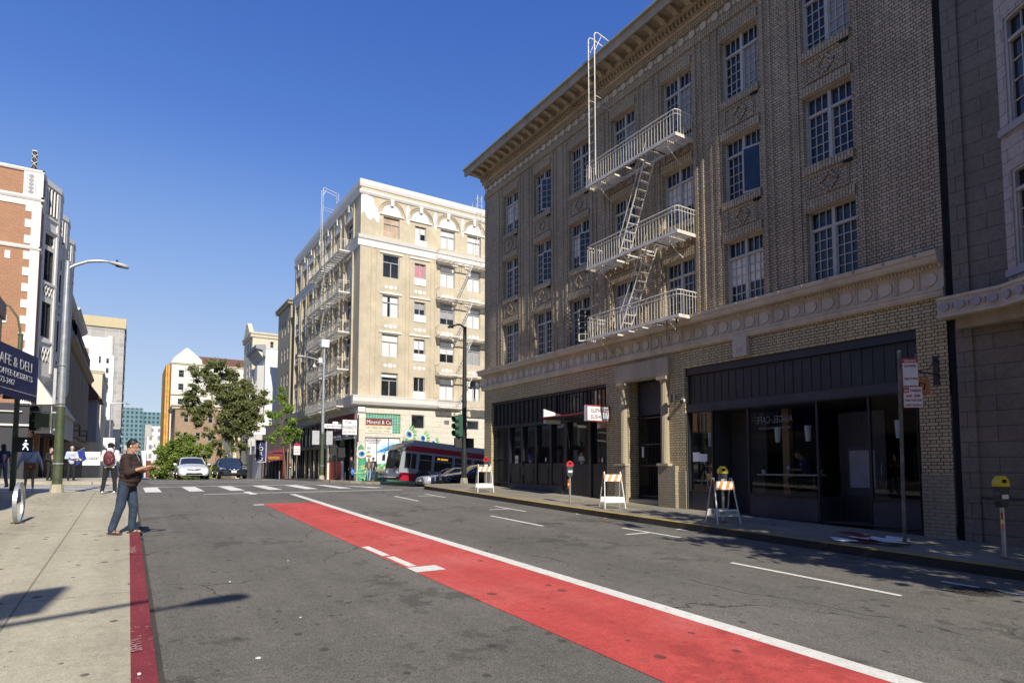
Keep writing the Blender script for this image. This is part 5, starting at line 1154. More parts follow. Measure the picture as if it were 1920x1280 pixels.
mb=MB(); mb.box(-2.22,-2.14,25.3,25.45,3.7,4.9,'sign_back'); mb.box(-2.16,-2.0,25.42,25.46,3.9,3.93,'black_metal'); mb.box(-2.16,-2.0,25.42,25.46,4.75,4.78,'black_metal'); mb.build('side_sign',LL)
L2=lamp('street_lamp','tall long armed street lamp behind the viewer, only its shadow is seen',-4.15,-4.45,8.7,[(0.,-.25),(.3,-.05),(1.2,.10),(2.6,.14),(3.55,.14),(4.3,.12)],'pole_green','metal_galv',3.72)
mb=MB(); mb.box(-2.55,-1.95,-4.5,-4.4,9.1,10.1,'sign_back'); mb.box(-2.28,-2.22,-4.48,-4.42,8.75,9.1,'sign_back'); mb.build('shadow_panel',L2); L2.rotation_euler=(0,0,R(19))  # unseen panel added above the arm to cast a blot of shadow
armM=[(0.,-1.3),(-.25,-1.05),(-.7,-.9),(-1.25,-.82),(-1.9,-.8)]
ML=lamp('street_lamp','street lamp with a slim arm and street name sign in front of the corner market',11.8,44.1,10.2,armM,'pole_green','metal_galv',4.0,.15,.08)
mb=MB(); mb.box(11.55,12.1,43.9,44.3,10.2,10.75,'lamp_white'); mb.build('sensor_box',ML)
mb=MB(); mb.box(11.9,13.6,44.06,44.1,4.3,4.62,'paper'); nsb=mb.build('name_sign',ML); text('LEAVENWORTH',.22,'letters_dark',(12.75,44.05,4.38),(1,0,0),(0,0,1),ML,'lettering',.002,fit=1.5); mb=MB(); mb.box(12.5,12.9,44.06,44.1,4.64,4.8,'paper'); mb.build('block_number_sign',ML)
mb=MB(); mb.box(11.05,11.55,44.0,44.04,3.1,4.1,'sign_back'); mb.box(12.05,12.5,44.,44.04,3.1,4.1,'sign_back'); mb.build('back_signs',ML)
mb=MB(); mb.box(11.35,11.6,43.8,44.2,9.0,9.35,'lamp_white'); mb.tube([(11.8,44.1,8.5),(11.4,44.1,8.6),(11.1,44.1,8.9)],.02,5,'metal_galv'); mb.cyl((11.1,44.1,8.7),(11.1,44.1,8.9),.12,.03,10,'lamp_white'); mb.build('camera_cluster',ML)
mb=MB(); mb.box(12.3,12.8,43.9,44.15,2.4,3.1,'pole_dark'); mb.box(12.9,13.4,43.9,44.15,2.2,2.9,'pole_dark'); mb.tube([(11.8,44.1,2.9),(13.3,44.1,2.95)],.03,5,'pole_dark'); mb.build('pedestrian_signal',ML)
armD=[(0.,-.02),(-.25,.12),(-.45,.1),(-.55,.05),(-.95,-.06)]
TP=lamp('traffic_signal_pole','black lamp post with green traffic lights at the corner of the brick building',14.2,26.8,8.6,armD,'pole_dark','pole_dark',3.5,.14,.09,headc='pole_dark'); TP['category']='traffic light'
def signal(e,x,y,z0,ang,mat,lit=None):
    c,s_=math.cos(ang),math.sin(ang); M=Matrix.Translation((x,y,z0))@Matrix.Rotation(ang,4,'Z')
    mb=MB(); mb.box(-.16,.16,-.12,.12,0,1.05,mat,M)
    for k in range(3):
        zc=.18+k*.345; p=M@Vector((0,-.12,zc)); ax=(M.to_3x3()@Vector((0,-1,-.12))).normalized()
        mb.cyl(p,p+ax*.26,.14,.15,12,mat,False); mb.cyl(p,p+ax*.02,.13,n=12,mat='glass_dark')
    mb.build('signal_head',e)
signal(TP,13.78,26.6,3.05,R(-70),'signal_green'); signal(TP,14.05,27.05,3.0,R(100),'pole_dark')
mb=MB()
for z in(3.1,4.15): mb.tube([(14.2,26.8,z),(13.8,26.65,z)],.02,5,'pole_dark')
mb.build('signal_brackets',TP)
def pedbox(e,x,y,z,ang,mat):
    M=Matrix.Translation((x,y,z))@Matrix.Rotation(ang,4,'Z'); mb=MB(); mb.box(-.2,.2,-.1,.1,0,.48,mat,M); mb.box(-.22,.22,-.26,-.1,.46,.49,mat,M); mb.box(-.22,-.19,-.24,-.1,.02,.46,mat,M); mb.box(.19,.22,-.24,-.1,.02,.46,mat,M); mb.box(-.17,.17,-.105,-.101,.04,.44,'dark_void',M); mb.build('pedestrian_signal',e)
pedbox(TP,13.9,26.75,2.5,R(-110),'pole_dark'); pedbox(TP,14.52,26.8,2.5,R(200),'pole_dark')
# near left pedestrian signal
PS=empty('pedestrian_signal_post',(-3.3,27,G(-3.3,27)),'old green post carrying a lit white walking man signal under the awning','traffic light')
mb=MB(); mb.cyl((-3.35,27,G(-3.3,27)),(-3.35,27,6.2),.09,.07,12,'pole_green'); mb.cyl((-3.35,27,6.2),(-3.35,27,6.25),.08,n=12,mat='pole_green'); mb.tube([(-3.35,27,6.2),(-3.45,27,6.8),(-3.7,27,7.2),(-3.85,27,7.22)],.035,6,'pole_green'); mb.build('pole',PS)
mb=MB(); mb.box(-3.4,-2.85,26.9,27.1,2.1,2.6,'pole_dark'); mb.box(-3.28,-2.82,26.75,26.9,2.58,2.61,'pole_dark'); pb=mb.build('housing',PS)
emit('walk_white',(.8,.85,1.),1.6)
mb=MB(); mb.tube([(-3.06,26.89,2.42),(-3.05,26.89,2.3)],.03,6,'walk_white'); mb.ell((-3.04,26.89,2.49),.026,.01,.03,'walk_white',8,6)
for a,b in(((-3.06,2.3),(-3.12,2.18)),((-3.05,2.3),(-2.99,2.24)),((-2.99,2.24),(-2.97,2.16)),((-3.05,2.42),(-3.12,2.34)),((-3.05,2.42),(-2.97,2.36))): mb.tube([(a[0],26.89,a[1]),(b[0],26.89,b[1])],.014,5,'walk_white')
mb.build('walking_man',pb)
mb=MB(); M=Matrix.Identity(4); mb.box(-2.95,-2.65,26.6,26.9,2.85,3.75,'pole_dark')
for k in range(3): mb.cyl((-2.8,26.6,3.0+k*.3),(-2.8,26.35,2.98+k*.3),.12,.13,10,'pole_dark',False)
mb.tube([(-3.35,27,3.7),(-2.9,26.8,3.7)],.02,5,'pole_dark'); mb.build('signal_head',PS)
# far pole with sign boxes
FP=lamp('street_lamp','distant thin street lamp with white sign boxes on the left pavement',-1.6,70,7.55,[(0,0),(.4,.08),(.9,.12),(1.1,.12),(1.55,.1)],'metal_galv','metal_galv',3.0,.1,.06)
mb=MB(); mb.box(-2.1,-1.15,69.8,69.85,3.2,4.25,'paper'); mb.box(-2.55,-1.1,69.7,69.75,2.2,2.5,'paper'); mb.build('sign_boards',FP)
mb=MB(); e=empty('utility_post',(-.3,75,0),'slim orange brown post beyond the crest','post'); mb.cyl((-.3,75,-.6),(-.3,75,3.2),.09,.08,8,'sign_orange'); mb.box(-.4,-.15,74.9,75.1,3.2,3.7,'sign_back'); mb.build('post',e)
# parking meters
def meter(x,y,cap,ang,label,group='parking meters along the kerb',sticker=False,hh=1.36):
    z=G(x,y); e=empty('parking_meter',(x,y,z),label,'parking meter',group)
    M=Matrix.Translation((x,y,z))@Matrix.Rotation(ang,4,'Z')
    mb=MB(); mb.cyl((x,y,z),(x,y,z+hh-.52),.032,n=12,mat='metal_galv'); mb.cyl((x,y,z),(x,y,z+.03),.07,.05,12,'rust'); mb.build('post',e)
    mb=MB()
    pf=[(-.05,.0),(.05,.0),(.095,.10),(.105,.2),(.085,.26),(.10,.34),(-.10,.34),(-.085,.26),(-.105,.2),(-.095,.10)]
    b0=hh-.52
    vs=[M@Vector((p[0],-.06,b0+p[1])) for p in pf]+[M@Vector((p[0],.06,b0+p[1])) for p in pf]; n=10
    mb.add(vs,[tuple(range(n))[::-1],tuple(range(n,2*n))]+[(i,(i+1)%n,n+(i+1)%n,n+i) for i in range(n)],'meter_grey'); mb.build('body',e)
    mb=MB(); pf=[(-.11,.342),(.11,.342),(.118,.39),(.095,.45),(.035,.515),(-.035,.515),(-.095,.45),(-.118,.39)]
    vs=[M@Vector((p[0],-.06,b0+p[1])) for p in pf]+[M@Vector((p[0],.06,b0+p[1])) for p in pf]; n=8
    mb.add(vs,[tuple(range(n))[::-1],tuple(range(n,2*n))]+[(i,(i+1)%n,n+(i+1)%n,n+i) for i in range(n)],cap); hd=mb.build('hood',e)
    mb=MB(); mb.box(-.045,.045,-.063,-.0605,b0+.40,b0+.46,'dark_void',M); mb.build('display',hd)
    mb=MB(); mb.box(-.06,.07,-.064,-.0605,b0+.14,b0+.21,'paper',M)
    mb.build('label_plate',e)
    if sticker: mb=MB(); mb.box(-.075,-.03,-.035,-.033,b0-.36,b0-.08,'red_sign',M); mb.box(-.075,-.03,-.037,-.0349,b0-.27,b0-.2,'meter_yellow',M); mb.build('post_sticker',e)
    return e
meter(12.22,4.12,'meter_yellow',R(-20),'yellow hooded parking meter nearest the viewer, red sticker on its post',sticker=True)
meter(12.2,9.65,'meter_yellow',R(-30),'yellow hooded parking meter behind the barricade in front of the cafe')
meter(11.98,15.38,'meter_red',R(-30),'red hooded parking meter standing alone in front of the sushi bar',sticker=True)
meter(12.3,21.3,'meter_red',R(-40),'red hooded parking meter behind the farthest barricade')
meter(12.0,55.,'meter_red',R(-30),'red hooded parking meter across the side street by the market',hh=1.4)
# barricades
def barricade(x,y,ang,label,txt=None,dirty=False):
    z=G(x,y); e=empty('barricade',(x,y,z),label,'barricade','folding barricades on the pavement')
    M=Matrix.Translation((x,y,z))@Matrix.Rotation(ang,4,'Z')
    W=.3;H=1.08;S=.24
    for s,nm_ in((-1,'front'),(1,'rear')):
        mb=MB()
        for q in(-1,1):
            a=M@Vector((q*(W+.02),s*S,0)); b=M@Vector((q*(W-.05),s*.03,H)); mb.tube([a,b],.018,6,'barr_white' if not(s>0) else 'sign_back')
        ob=mb.build('leg_frame',e)
    mb=MB(); T=lambda u,h,off:M@Vector((u,-S*(1-h/H)-.03*(h/H)-off,h))
    h0,h1=.80,1.0
    for k in range(-1,7):
        # slanted stripes clipped to the board
        ua,ub=-W+k*.1,-W+(k+1)*.1; sh=.1
        pts=[(ua,h0),(ub,h0),(ub+sh,h1),(ua+sh,h1)]; pts=[(min(W-.02,max(-W+.02,u)),h) for u,h in pts]
        if max(p[0] for p in pts)-min(p[0] for p in pts)<.01: continue
        mb.add([T(u,h,.022) for u,h in pts]+[T(u,h,.004) for u,h in pts],[(0,1,2,3),(7,6,5,4),(0,1,5,4),(1,2,6,5),(2,3,7,6),(3,0,4,7)],'barr_orange' if k%2 else 'barr_white')
    bd=mb.build('striped_board',e)
    mb=MB()
    for s in(-1,1):
        hh0,hh1=.18,.34
        f=lambda u,h,o:M@Vector((u,s*(S*(1-h/H)+.03*(h/H)+o),h))
        mb.add([f(-W,hh0,.004),f(W,hh0,.004),f(W,hh1,.004),f(-W,hh1,.004),f(-W,hh0,.022),f(W,hh0,.022),f(W,hh1,.022),f(-W,hh1,.022)],[(0,1,2,3),(7,6,5,4),(0,1,5,4),(1,2,6,5),(2,3,7,6),(3,0,4,7)],'blind' if dirty else 'barr_white')
    lo=mb.build('lower_board',e)
    if txt:
        p=M@Vector((0,-(S*(1-.2/H)+.03*.2/H+.026),.215)); U=M.to_3x3()@X_; text(txt,.12,'letters_dark',p,U,(M.to_3x3()@Vector((0,.19,1))),lo,'lettering',.001,fit=.5)
    return e
barricade(12.04,9.55,R(-14),'folding barricade with faded stripes and dark stencilled letters, nearest the viewer','SFPUC/SEWD',True)
barricade(12.13,13.55,R(-20),'folding barricade with bright orange stripes standing left of the portal')
barricade(11.75,20.5,R(-14),'folding barricade farthest away, in front of the far end of the sushi bar')
# parking sign pole
PP=empty('parking_sign_post',(12.28,5.66,G(12.28,5.66)),'weathered steel post with two red and white no parking signs','street sign')
plain('post_weathered',(.15,.14,.125),.6,.3,.6,5)
mb=MB(); z=G(12.28,5.66); mb.tube([(12.28,5.66,z),(12.25,5.6,3.78)],.032,10,'post_weathered'); mb.ell((12.25,5.6,3.79),.034,.034,.025,'metal_galv',8,6); mb.cyl((12.28,5.66,z),(12.28,5.66,z+.08),.045,n=10,mat='rust'); mb.build('post',PP)
sang=Vector((math.cos(R(-42)),math.sin(R(-42)),0)); sn=Vector((sang.y,-sang.x,0)); sn=sn if sn.y<0 else -sn
def signplate(e,c,wd,z0,z1,rows,border='red_sign'):
    c=Vector(c); mb=MB(); mb.obox(c,sang,sn,-wd/2,wd/2,0,.004,z0,z1,'paper')
    for a,b,q,r in((-wd/2,wd/2,z0,z0+.008),(-wd/2,wd/2,z1-.008,z1),(-wd/2,-wd/2+.008,z0,z1),(wd/2-.008,wd/2,z0,z1)): mb.obox(c,sang,sn,a,b,.004,.0055,q,r,border)
    pl=mb.build('sign_plate',e)
    for (t_,zz,sz,m,f,bgm) in rows:
        if bgm: mb=MB(); mb.obox(c,sang,sn,bgm[0],bgm[1],.0045,.006,bgm[2],bgm[3],'red_sign'); mb.build('red_field',pl)
        text(t_,sz,m,c+sn*.008+sang*(f[1] if isinstance(f,tuple) else 0)+Vector((0,0,zz)),sang,(0,0,1),pl,'lettering',.0005,fit=f[0] if isinstance(f,tuple) else f,bold=.002)
signplate(PP,(12.40,5.49,0),.28,3.13,3.66,[('TOW-AWAY',3.585,.06,'paper',.22,(-.135,.135,3.57,3.65)),('NO STOPPING',3.49,.06,'red_sign',.2,None),('7AM TO 9AM',3.25,.06,'red_sign',.22,None)])
signplate(PP,(12.42,5.47,0),.34,2.72,3.12,[('NO',3.02,.07,'paper',(.07,-.115),(-.165,-.065,3.0,3.1)),('PARKING',3.02,.07,'red_sign',(.19,.05),None),('6AM - 8AM',2.92,.075,'red_sign',.24,None),('TUES THUR SUN',2.84,.06,'red_sign',.29,None),('STREET CLEANING',2.755,.045,'red_sign',.28,None)])
# bicycle rack ring
BR=empty('bike_rack',(-1.88,16.1,G(-1.88,16.1)),'round steel bike rack ring planted in the left pavement','bike rack')
mb=MB(); z=G(-1.88,16.1); c=Vector((-1.88,16.1,z+.42)); a=R(87); U=Vector((math.cos(a),math.sin(a),0)); N=Vector((-U.y,U.x,0)); n=40; vs=[]
for i in range(n):
    t=2*math.pi*i/n; e_=U*math.cos(t)+Z_*math.sin(t)
    for rr_,nn in((.43,-.035),(.43,.035),(.405,.035),(.405,-.035)): vs.append(c+e_*rr_+N*nn)
mb.add(vs,[(i*4+k,i*4+(k+1)%4,((i+1)%n)*4+(k+1)%4,((i+1)%n)*4+k) for i in range(n) for k in range(4)],'metal_galv'); mb.build('ring',BR)
mb=MB(); mb.cyl((-1.88,16.1,z),(-1.88,16.1,z+.012),.12,n=16,mat='rust'); mb.build('base_plate',BR)
# flattened boxes lying on the pavement by the sign post
CB=empty('flattened_boxes',(12.0,6.3,G(12,6.3)),'pile of flattened red and white boxes lying by the sign post','litter')
rr=random.Random(3)
for i in range(7):
    x=11.75+rr.uniform(0,.75); y=6.1+rr.uniform(-.35,.55); z=G(x,y)+.012+i*.012; a=rr.uniform(0,3); U=Vector((math.cos(a),math.sin(a),0)); V=Vector((-U.y,U.x,0)); w_,h_=rr.uniform(.15,.3),rr.uniform(.1,.2); c=Vector((x,y,z)); tl=rr.uniform(-.05,.05)
    mb=MB(); P=[c-U*w_-V*h_,c+U*w_-V*h_+Z_*tl,c+U*w_+V*h_+Z_*.03,c-U*w_+V*h_]; mb.add([p for p in P]+[p+Z_*.008 for p in P],[(3,2,1,0),(4,5,6,7),(0,1,5,4),(1,2,6,5),(2,3,7,6),(3,0,4,7)],['maroon','paper','paper','blind','paper','maroon','paper'][i]); mb.build('box_sheet',CB)
# litter: leaves and scraps
for k,(x,y,m,s) in enumerate(((11.0,12.6,'sign_orange',.06),(10.9,15.2,'rust',.05),(11.0,13.8,'paper',.04),(1.2,8.9,'paper',.018),(1.0,5.6,'paper',.025),(.12,5.2,'paper',.015),(1.6,6.7,'paper',.012),(2.2,10.1,'paper',.014),(12.9,8.8,'rust',.05))):
    z=G(x,y)+(.004 if x>11.17 or x<.2 else -.146); mb=MB(); rr=random.Random(k); pts=[(x+s*(1+rr.uniform(-.3,.3))*math.cos(t)*.9,y+s*(1+rr.uniform(-.4,.4))*math.sin(t)) for t in [R(a) for a in range(0,360,60)]]; mb.prism(pts,'z',z,z+.008,m)
    o=mb.build('litter_scrap'); tag(o,['orange leaf lying in the right gutter by the second barricade','brown leaf lying in the gutter near the sushi bar meter','white paper scrap in the right gutter','pale scrap of paper on the asphalt near the lamp shadow','pale scrap of paper on the asphalt nearest the viewer','tiny pale scrap lying on the red kerb','tiny pale scrap on asphalt beside the red kerb lettering','tiny pale scrap on asphalt left of the bus lane','brown leaf on the pavement outside the cafe'][k],'litter')
# ---------------------------------------------------------------- trees
def leafmat(name,c1,c2):
    m,t,N,L,b=nm(name); p=pos(N); n=noise(N,L,p,1.4,3); n2=noise(N,L,p,14,2)
    r=ramp(N,[(.3,c1),(.7,c2)]); L.new(math_(N,L,'MULTIPLY_ADD',n2,.5).node.outputs[0],r.inputs[0]); a=[x for x in N if x.type=='MATH'][-1]; L.new(math_(N,L,'MULTIPLY',n,.5),a.inputs[2])
    L.new(r.outputs[0],b.inputs['Base Color']); b.inputs['Roughness'].default_value=.55; b.inputs['Specular IOR Level'].default_value=.3
    out=[x for x in N if x.type=='OUTPUT_MATERIAL'][0]; tl=N.new('ShaderNodeBsdfTranslucent'); L.new(r.outputs[0],tl.inputs[0]); mx=N.new('ShaderNodeMixShader'); mx.inputs[0].default_value=.25; L.new(b.outputs[0],mx.inputs[1]); L.new(tl.outputs[0],mx.inputs[2]); L.new(mx.outputs[0],out.inputs[0])
leafmat('leaf_olive',(.11,.135,.045),(.28,.295,.12)); leafmat('leaf_fresh',(.11,.20,.035),(.30,.42,.08)); leafmat('leaf_bush',(.09,.16,.03),(.28,.36,.07))
plain('bark',(.14,.085,.055),.9,var=.4,scale=4); plain('bark_pale',(.28,.20,.14),.9,var=.4,scale=4)
def tree(name,label,base,clumps,leaf,bark,n,size,seed,trunk,group=None):
    """clumps: (x,y,z,r) ball centres; trunk: list of polylines with radii"""
    rr=random.Random(seed); e=empty(name,base,label,'tree',group)
    mb=MB()
    for pts,rs in trunk: mb.tube(pts,rs,8,bark)
    mb.build('trunk',e)
    mb=MB()
    for q,(cx_,cy_,cz,r) in enumerate(clumps):
        c=Vector((cx_,cy_,cz)); 
        subs=[c+Vector((rr.gauss(0,.5),rr.gauss(0,.5),rr.gauss(0,.45)))*r for _ in range(max(5,int(15*r)))]
        # twig towards the centre of the clump
        for sctr in subs:
            sr=r*rr.uniform(.22,.45)
            for k in range(int(n*sr*sr*6)):
                v=Vector((rr.gauss(0,1),rr.gauss(0,1),rr.gauss(0,.8))); v=v.normalized()*sr*(abs(rr.gauss(0,.62))); p=sctr+v
                a=Vector((rr.uniform(-1,1),rr.uniform(-1,1),rr.uniform(-.7,.7))).normalized(); b_=a.cross(Vector((rr.uniform(-1,1),rr.uniform(-1,1),rr.uniform(-1,1)))).normalized(); s=size*rr.uniform(.6,1.3)
                mb.v+=[tuple(p-a*s),tuple(p+b_*s*.45),tuple(p+a*s),tuple(p-b_*s*.45)]; o=len(mb.v)-4; mb.f.append((o,o+1,o+2,o+3)); mb.m.append(mb.mi(leaf)); mb.sm.append(False)
    mb.build('crown',e,fixn=False)
    return e
g0=G(8,62)
tree('tall_tree','tall loose olive green tree with two leaning trunks beyond the crest',(8,62,g0),[(6.9,62,10.7,1.0),(5.6,62,10.0,.9),(4.9,61.5,8.6,.6),(5.0,62.5,7.6,.7),(6.6,62.2,9.1,1.1),(7.9,62,10.1,.8),(8.3,61.6,8.6,1.2),(9.5,62.3,8.9,1.0),(10.2,62,8.0,1.0),(9.4,61.5,6.8,1.2),(7.6,62,6.9,1.2),(6.0,62,6.6,.9),(5.4,62,5.6,.7),(8.6,62.2,5.2,1.1),(7.2,62,4.7,.9),(9.6,61.8,5.0,.8),(4.6,62,6.6,.8),(4.4,62,8.0,.6),(10.4,62,6.3,.8),(7.0,62,8.0,1.0),(8.6,62,7.6,1.0),(7.6,62,5.8,.8),(6.9,61.5,3.6,.7),(8.9,62.3,3.4,.8),(7.6,62.2,2.6,.5),(6.2,62.2,4.6,.6)],'leaf_olive','bark_pale',430,.115,11,
  [([(7.4,62,g0-.3),(7.0,62,2.2),(7.3,62,4.),(6.6,62,6.4),(6.2,62,9.2)],[.22,.19,.15,.1,.04]),([(8.2,62,g0-.3),(8.8,62,2.4),(8.5,62,4.4),(9.0,62,7.5)],[.2,.17,.12,.05]),([(7.3,62,4.),(8.0,62.1,6.2),(7.4,62,9.6)],[.12,.08,.03]),([(8.5,62,4.4),(9.8,61.9,6.6)],[.1,.03])])
g0=G(4,57)
tree('round_bush','round bright green street tree behind the white car, left of the tall tree',(3.8,57,g0),[(3.6,57,3.2,1.1),(3.0,57,3.4,.7),(4.2,57,2.2,1.1),(1.9,57,.9,.6),(3.2,57,2.2,1.0),(2.7,57,2.4,.8),(2.2,57,1.6,.7),(4.7,57,3.0,.9),(3.4,56.6,1.6,1.1),(4.8,57.2,1.6,1.0),(5.5,57,2.3,.8),(2.6,57,.8,.8),(4.0,56.8,.7,1.0),(5.4,57,.8,.9)],'leaf_bush','bark',420,.10,5,[([(3.8,57,g0-.3),(3.8,57,2.8)],[.12,.04]),([(3.8,57,1.0),(3.0,57,2.2)],[.08,.03]),([(3.8,57,1.2),(4.8,57,2.4)],[.08,.03])])
g0=G(12.2,58)
tree('young_street_tree','slim young street tree with fresh light green leaves beside the restaurant signs',(12.2,58,g0),[(11.6,58,7.6,.7),(12.3,58,6.9,.7),(11.0,58,6.2,.7),(10.7,58,5.2,.45),(12.6,58,5.6,.7),(12.9,58,4.6,.75),(13.3,58,4.2,.5),(11.8,58,4.3,.7),(11.0,58,3.9,.5),(12.2,58,5.0,.5),(11.7,58,8.4,.4)],'leaf_fresh','rust',430,.105,8,
  [([(12.25,58,g0-.05),(12.15,58,1.8),(11.95,58,3.4)],[.09,.08,.06]),([(11.95,58,3.4),(11.8,58,5.4),(11.7,58,7.8)],[.05,.04,.015]),([(11.95,58,3.3),(12.7,58,4.8)],[.04,.012]),([(11.95,58,3.5),(11.1,58,4.6),(10.9,58,5.9)],[.035,.025,.01])])
plain('bark_dark',(.05,.045,.04),.9)
tree('shrub','dark shrub in the shade by the left building entrance',(-3.4,47,G(-3.4,47)),[(-3.5,47,1.9,.5),(-3.4,47,1.2,.5),(-3.5,47,2.5,.35)],'leaf_olive','bark_dark',110,.07,3,[([(-3.4,47,.4),(-3.4,47,2.0)],[.05,.02])])
tree('shade_tree','street tree on the near right pavement whose shadow dapples the pavement',(11.9,-1.6,G(12,-2)),[(10.2,-2.5,5.2,1.4),(11.4,-3.0,5.4,1.5),(12.4,-2.0,5.2,1.3),(9.9,-1.2,6.3,1.2),(11.2,-1.4,6.6,1.5),(12.6,-1.0,6.4,1.2),(10.6,-.2,7.6,1.2),(11.8,-.4,7.8,1.2),(12.6,.2,7.2,1.0),(11.2,-2.2,8.2,1.2),(10.4,.6,5.8,1.0),(12.0,.9,6.2,1.1),(11.3,.6,8.8,.8),(9.4,-2.6,6.2,1.0)],'leaf_olive','bark',60,.15,14,[([(11.9,-1.6,-.2),(11.8,-1.6,3.),(11.4,-1.6,6)],[.16,.13,.05]),([(11.8,-1.6,3.),(10.4,-1.4,5.8)],[.08,.03]),([(11.8,-1.6,3.2),(12.4,-.6,6)],[.08,.03])])
# restaurant signs and awnings beyond the crossing
RS=empty('restaurant_front',(12.9,66,.2),'row of small shopfronts with a maroon awning beyond the side street','building')
mb=MB(); mb.box(14.0,16,64.6,79.8,-2,6.3,'p_ornate'); mb.box(13.96,14.0,65,79,-1,3.0,'dark_void')
for k in range(8): mb.box(13.9,14.0,65.2+k*1.9,65.5+k*1.9,-1,3.3,['p_ornate','red_sign','blind_grey','m_blue','p_ornate','p_grey','rust','p_ornate'][k])
mb.build('wall',RS)
mb=MB(); mb.prism([(14.0,3.4),(14.0,2.2),(12.4,2.0),(12.4,2.3),(13.0,3.0)],'y',67.5,73,'maroon'); mb.build('awning',RS); text('THAI KITCHEN',.4,'meter_yellow',(13.0,67.45,2.25),(1,0,0),(0,0,1),RS,'lettering',.005,fit=1.1)
t=empty('hotel_sign',(12,66,2),'navy vertical sign with white letters under the young tree','sign')
mb=MB(); mb.box(10.95,11.95,66,66.15,1.95,4.2,'awning_navy'); mb.build('board',t)
for k,ch in enumerate('FORD'): text(ch,.6,'letters_white',(11.45,65.98,3.62-k*.52),(1,0,0),(0,0,1),t,'lettering',.004)
mb=MB()
for a,b,c,d_ in((10.93,10.98,1.93,4.22),(11.92,11.97,1.93,4.22),(10.98,11.92,1.93,1.98)): mb.box(a,b,65.96,65.99,c,d_,'letters_white')
mb.box(11.95,14,66.05,66.1,4.0,4.06,'black_metal'); mb.build('border',t)
t=empty('bowl_sign',(11,70,5),'white sign board with a red bowl emblem','sign')
mb=MB(); mb.box(10.9,12.75,71,71.2,5.0,6.4,'paper'); mb.box(12.75,14.1,71.05,71.1,5.9,6.,'black_metal'); mb.build('board',t)
mb=MB(); mb.prism([(11.4,5.9),(12.25,5.9),(12.0,5.62),(11.65,5.62)],'y',70.95,70.99,'red_sign'); mb.prism([(11.5,5.3),(11.62,5.45),(11.66,5.4),(11.58,5.27)],'y',70.95,70.99,'red_sign'); mb.prism([(12.15,5.3),(12.03,5.45),(11.99,5.4),(12.07,5.27)],'y',70.95,70.99,'red_sign'); mb.build('emblem',t)
t=empty('street_sign',(12.4,56,.3),'small red and white parking sign on a thin post by the market','street sign')
mb=MB(); mb.cyl((12.75,56,G(12.7,56)),(12.75,56,3.7),.03,n=6,mat='metal_galv'); mb.build('post',t); mb=MB(); mb.box(12.45,13.0,55.9,55.93,2.55,3.55,'paper'); mb.box(12.45,13.0,55.88,55.9,3.35,3.55,'meter_red');mb.box(12.5,12.95,55.88,55.9,2.75,2.8,'red_sign'); mb.box(12.5,12.95,55.88,55.9,3.0,3.05,'red_sign'); mb.build('plate',t)
# ---------------------------------------------------------------- vehicles
plain('car_white',(.74,.74,.73),.25,var=.03,coat=1.,spec=.6); plain('car_black',(.012,.014,.022),.18,var=.1,coat=1.); plain('car_silver',(.46,.48,.52),.25,.3,.04,coat=1.); plain('car_red_dark',(.014,.010,.012),.2,coat=1.); plain('car_blue',(.03,.05,.10),.25,coat=1.)
plain('tyre',(.015,.015,.015),.8); plain('rim',(.5,.5,.52),.3,.8); plain('headlight',(.55,.57,.6),.1,.1,spec=1.); plain('grille',(.02,.02,.02),.4); plain('amber_lens',(.6,.25,.03),.3); plain('car_glass',(.02,.03,.035),.05,spec=1.)
plain('bus_silver',(.36,.38,.42),.35,.2,.05,coat=.4); plain('bus_red',(.36,.012,.03),.35,var=.08,coat=.4); plain('bus_glass',(.012,.014,.016),.06,spec=.9)
CARP=[(0.0,.66,.28,.55,.62,.45),(.06,.78,.22,.60,.68,.6),(.22,.86,.20,.66,.745,.66),(.6,.895,.19,.74,.845,.7),(1.0,.905,.19,.80,.905,.72),(1.32,.905,.19,.85,.955,.72),(1.42,.905,.19,.87,.985,.72),(1.75,.905,.19,.89,1.20,.67),(2.1,.905,.19,.91,1.38,.61),(2.35,.905,.19,.92,1.44,.585),(2.8,.905,.19,.93,1.46,.58),(3.2,.905,.19,.935,1.43,.58),(3.6,.905,.20,.94,1.33,.61),(4.0,.90,.20,.95,1.13,.66),(4.15,.895,.21,.95,1.07,.67),(4.5,.87,.24,.93,1.04,.66),(4.72,.80,.3,.86,.98,.6),(4.8,.7,.36,.7,.8,.5)]
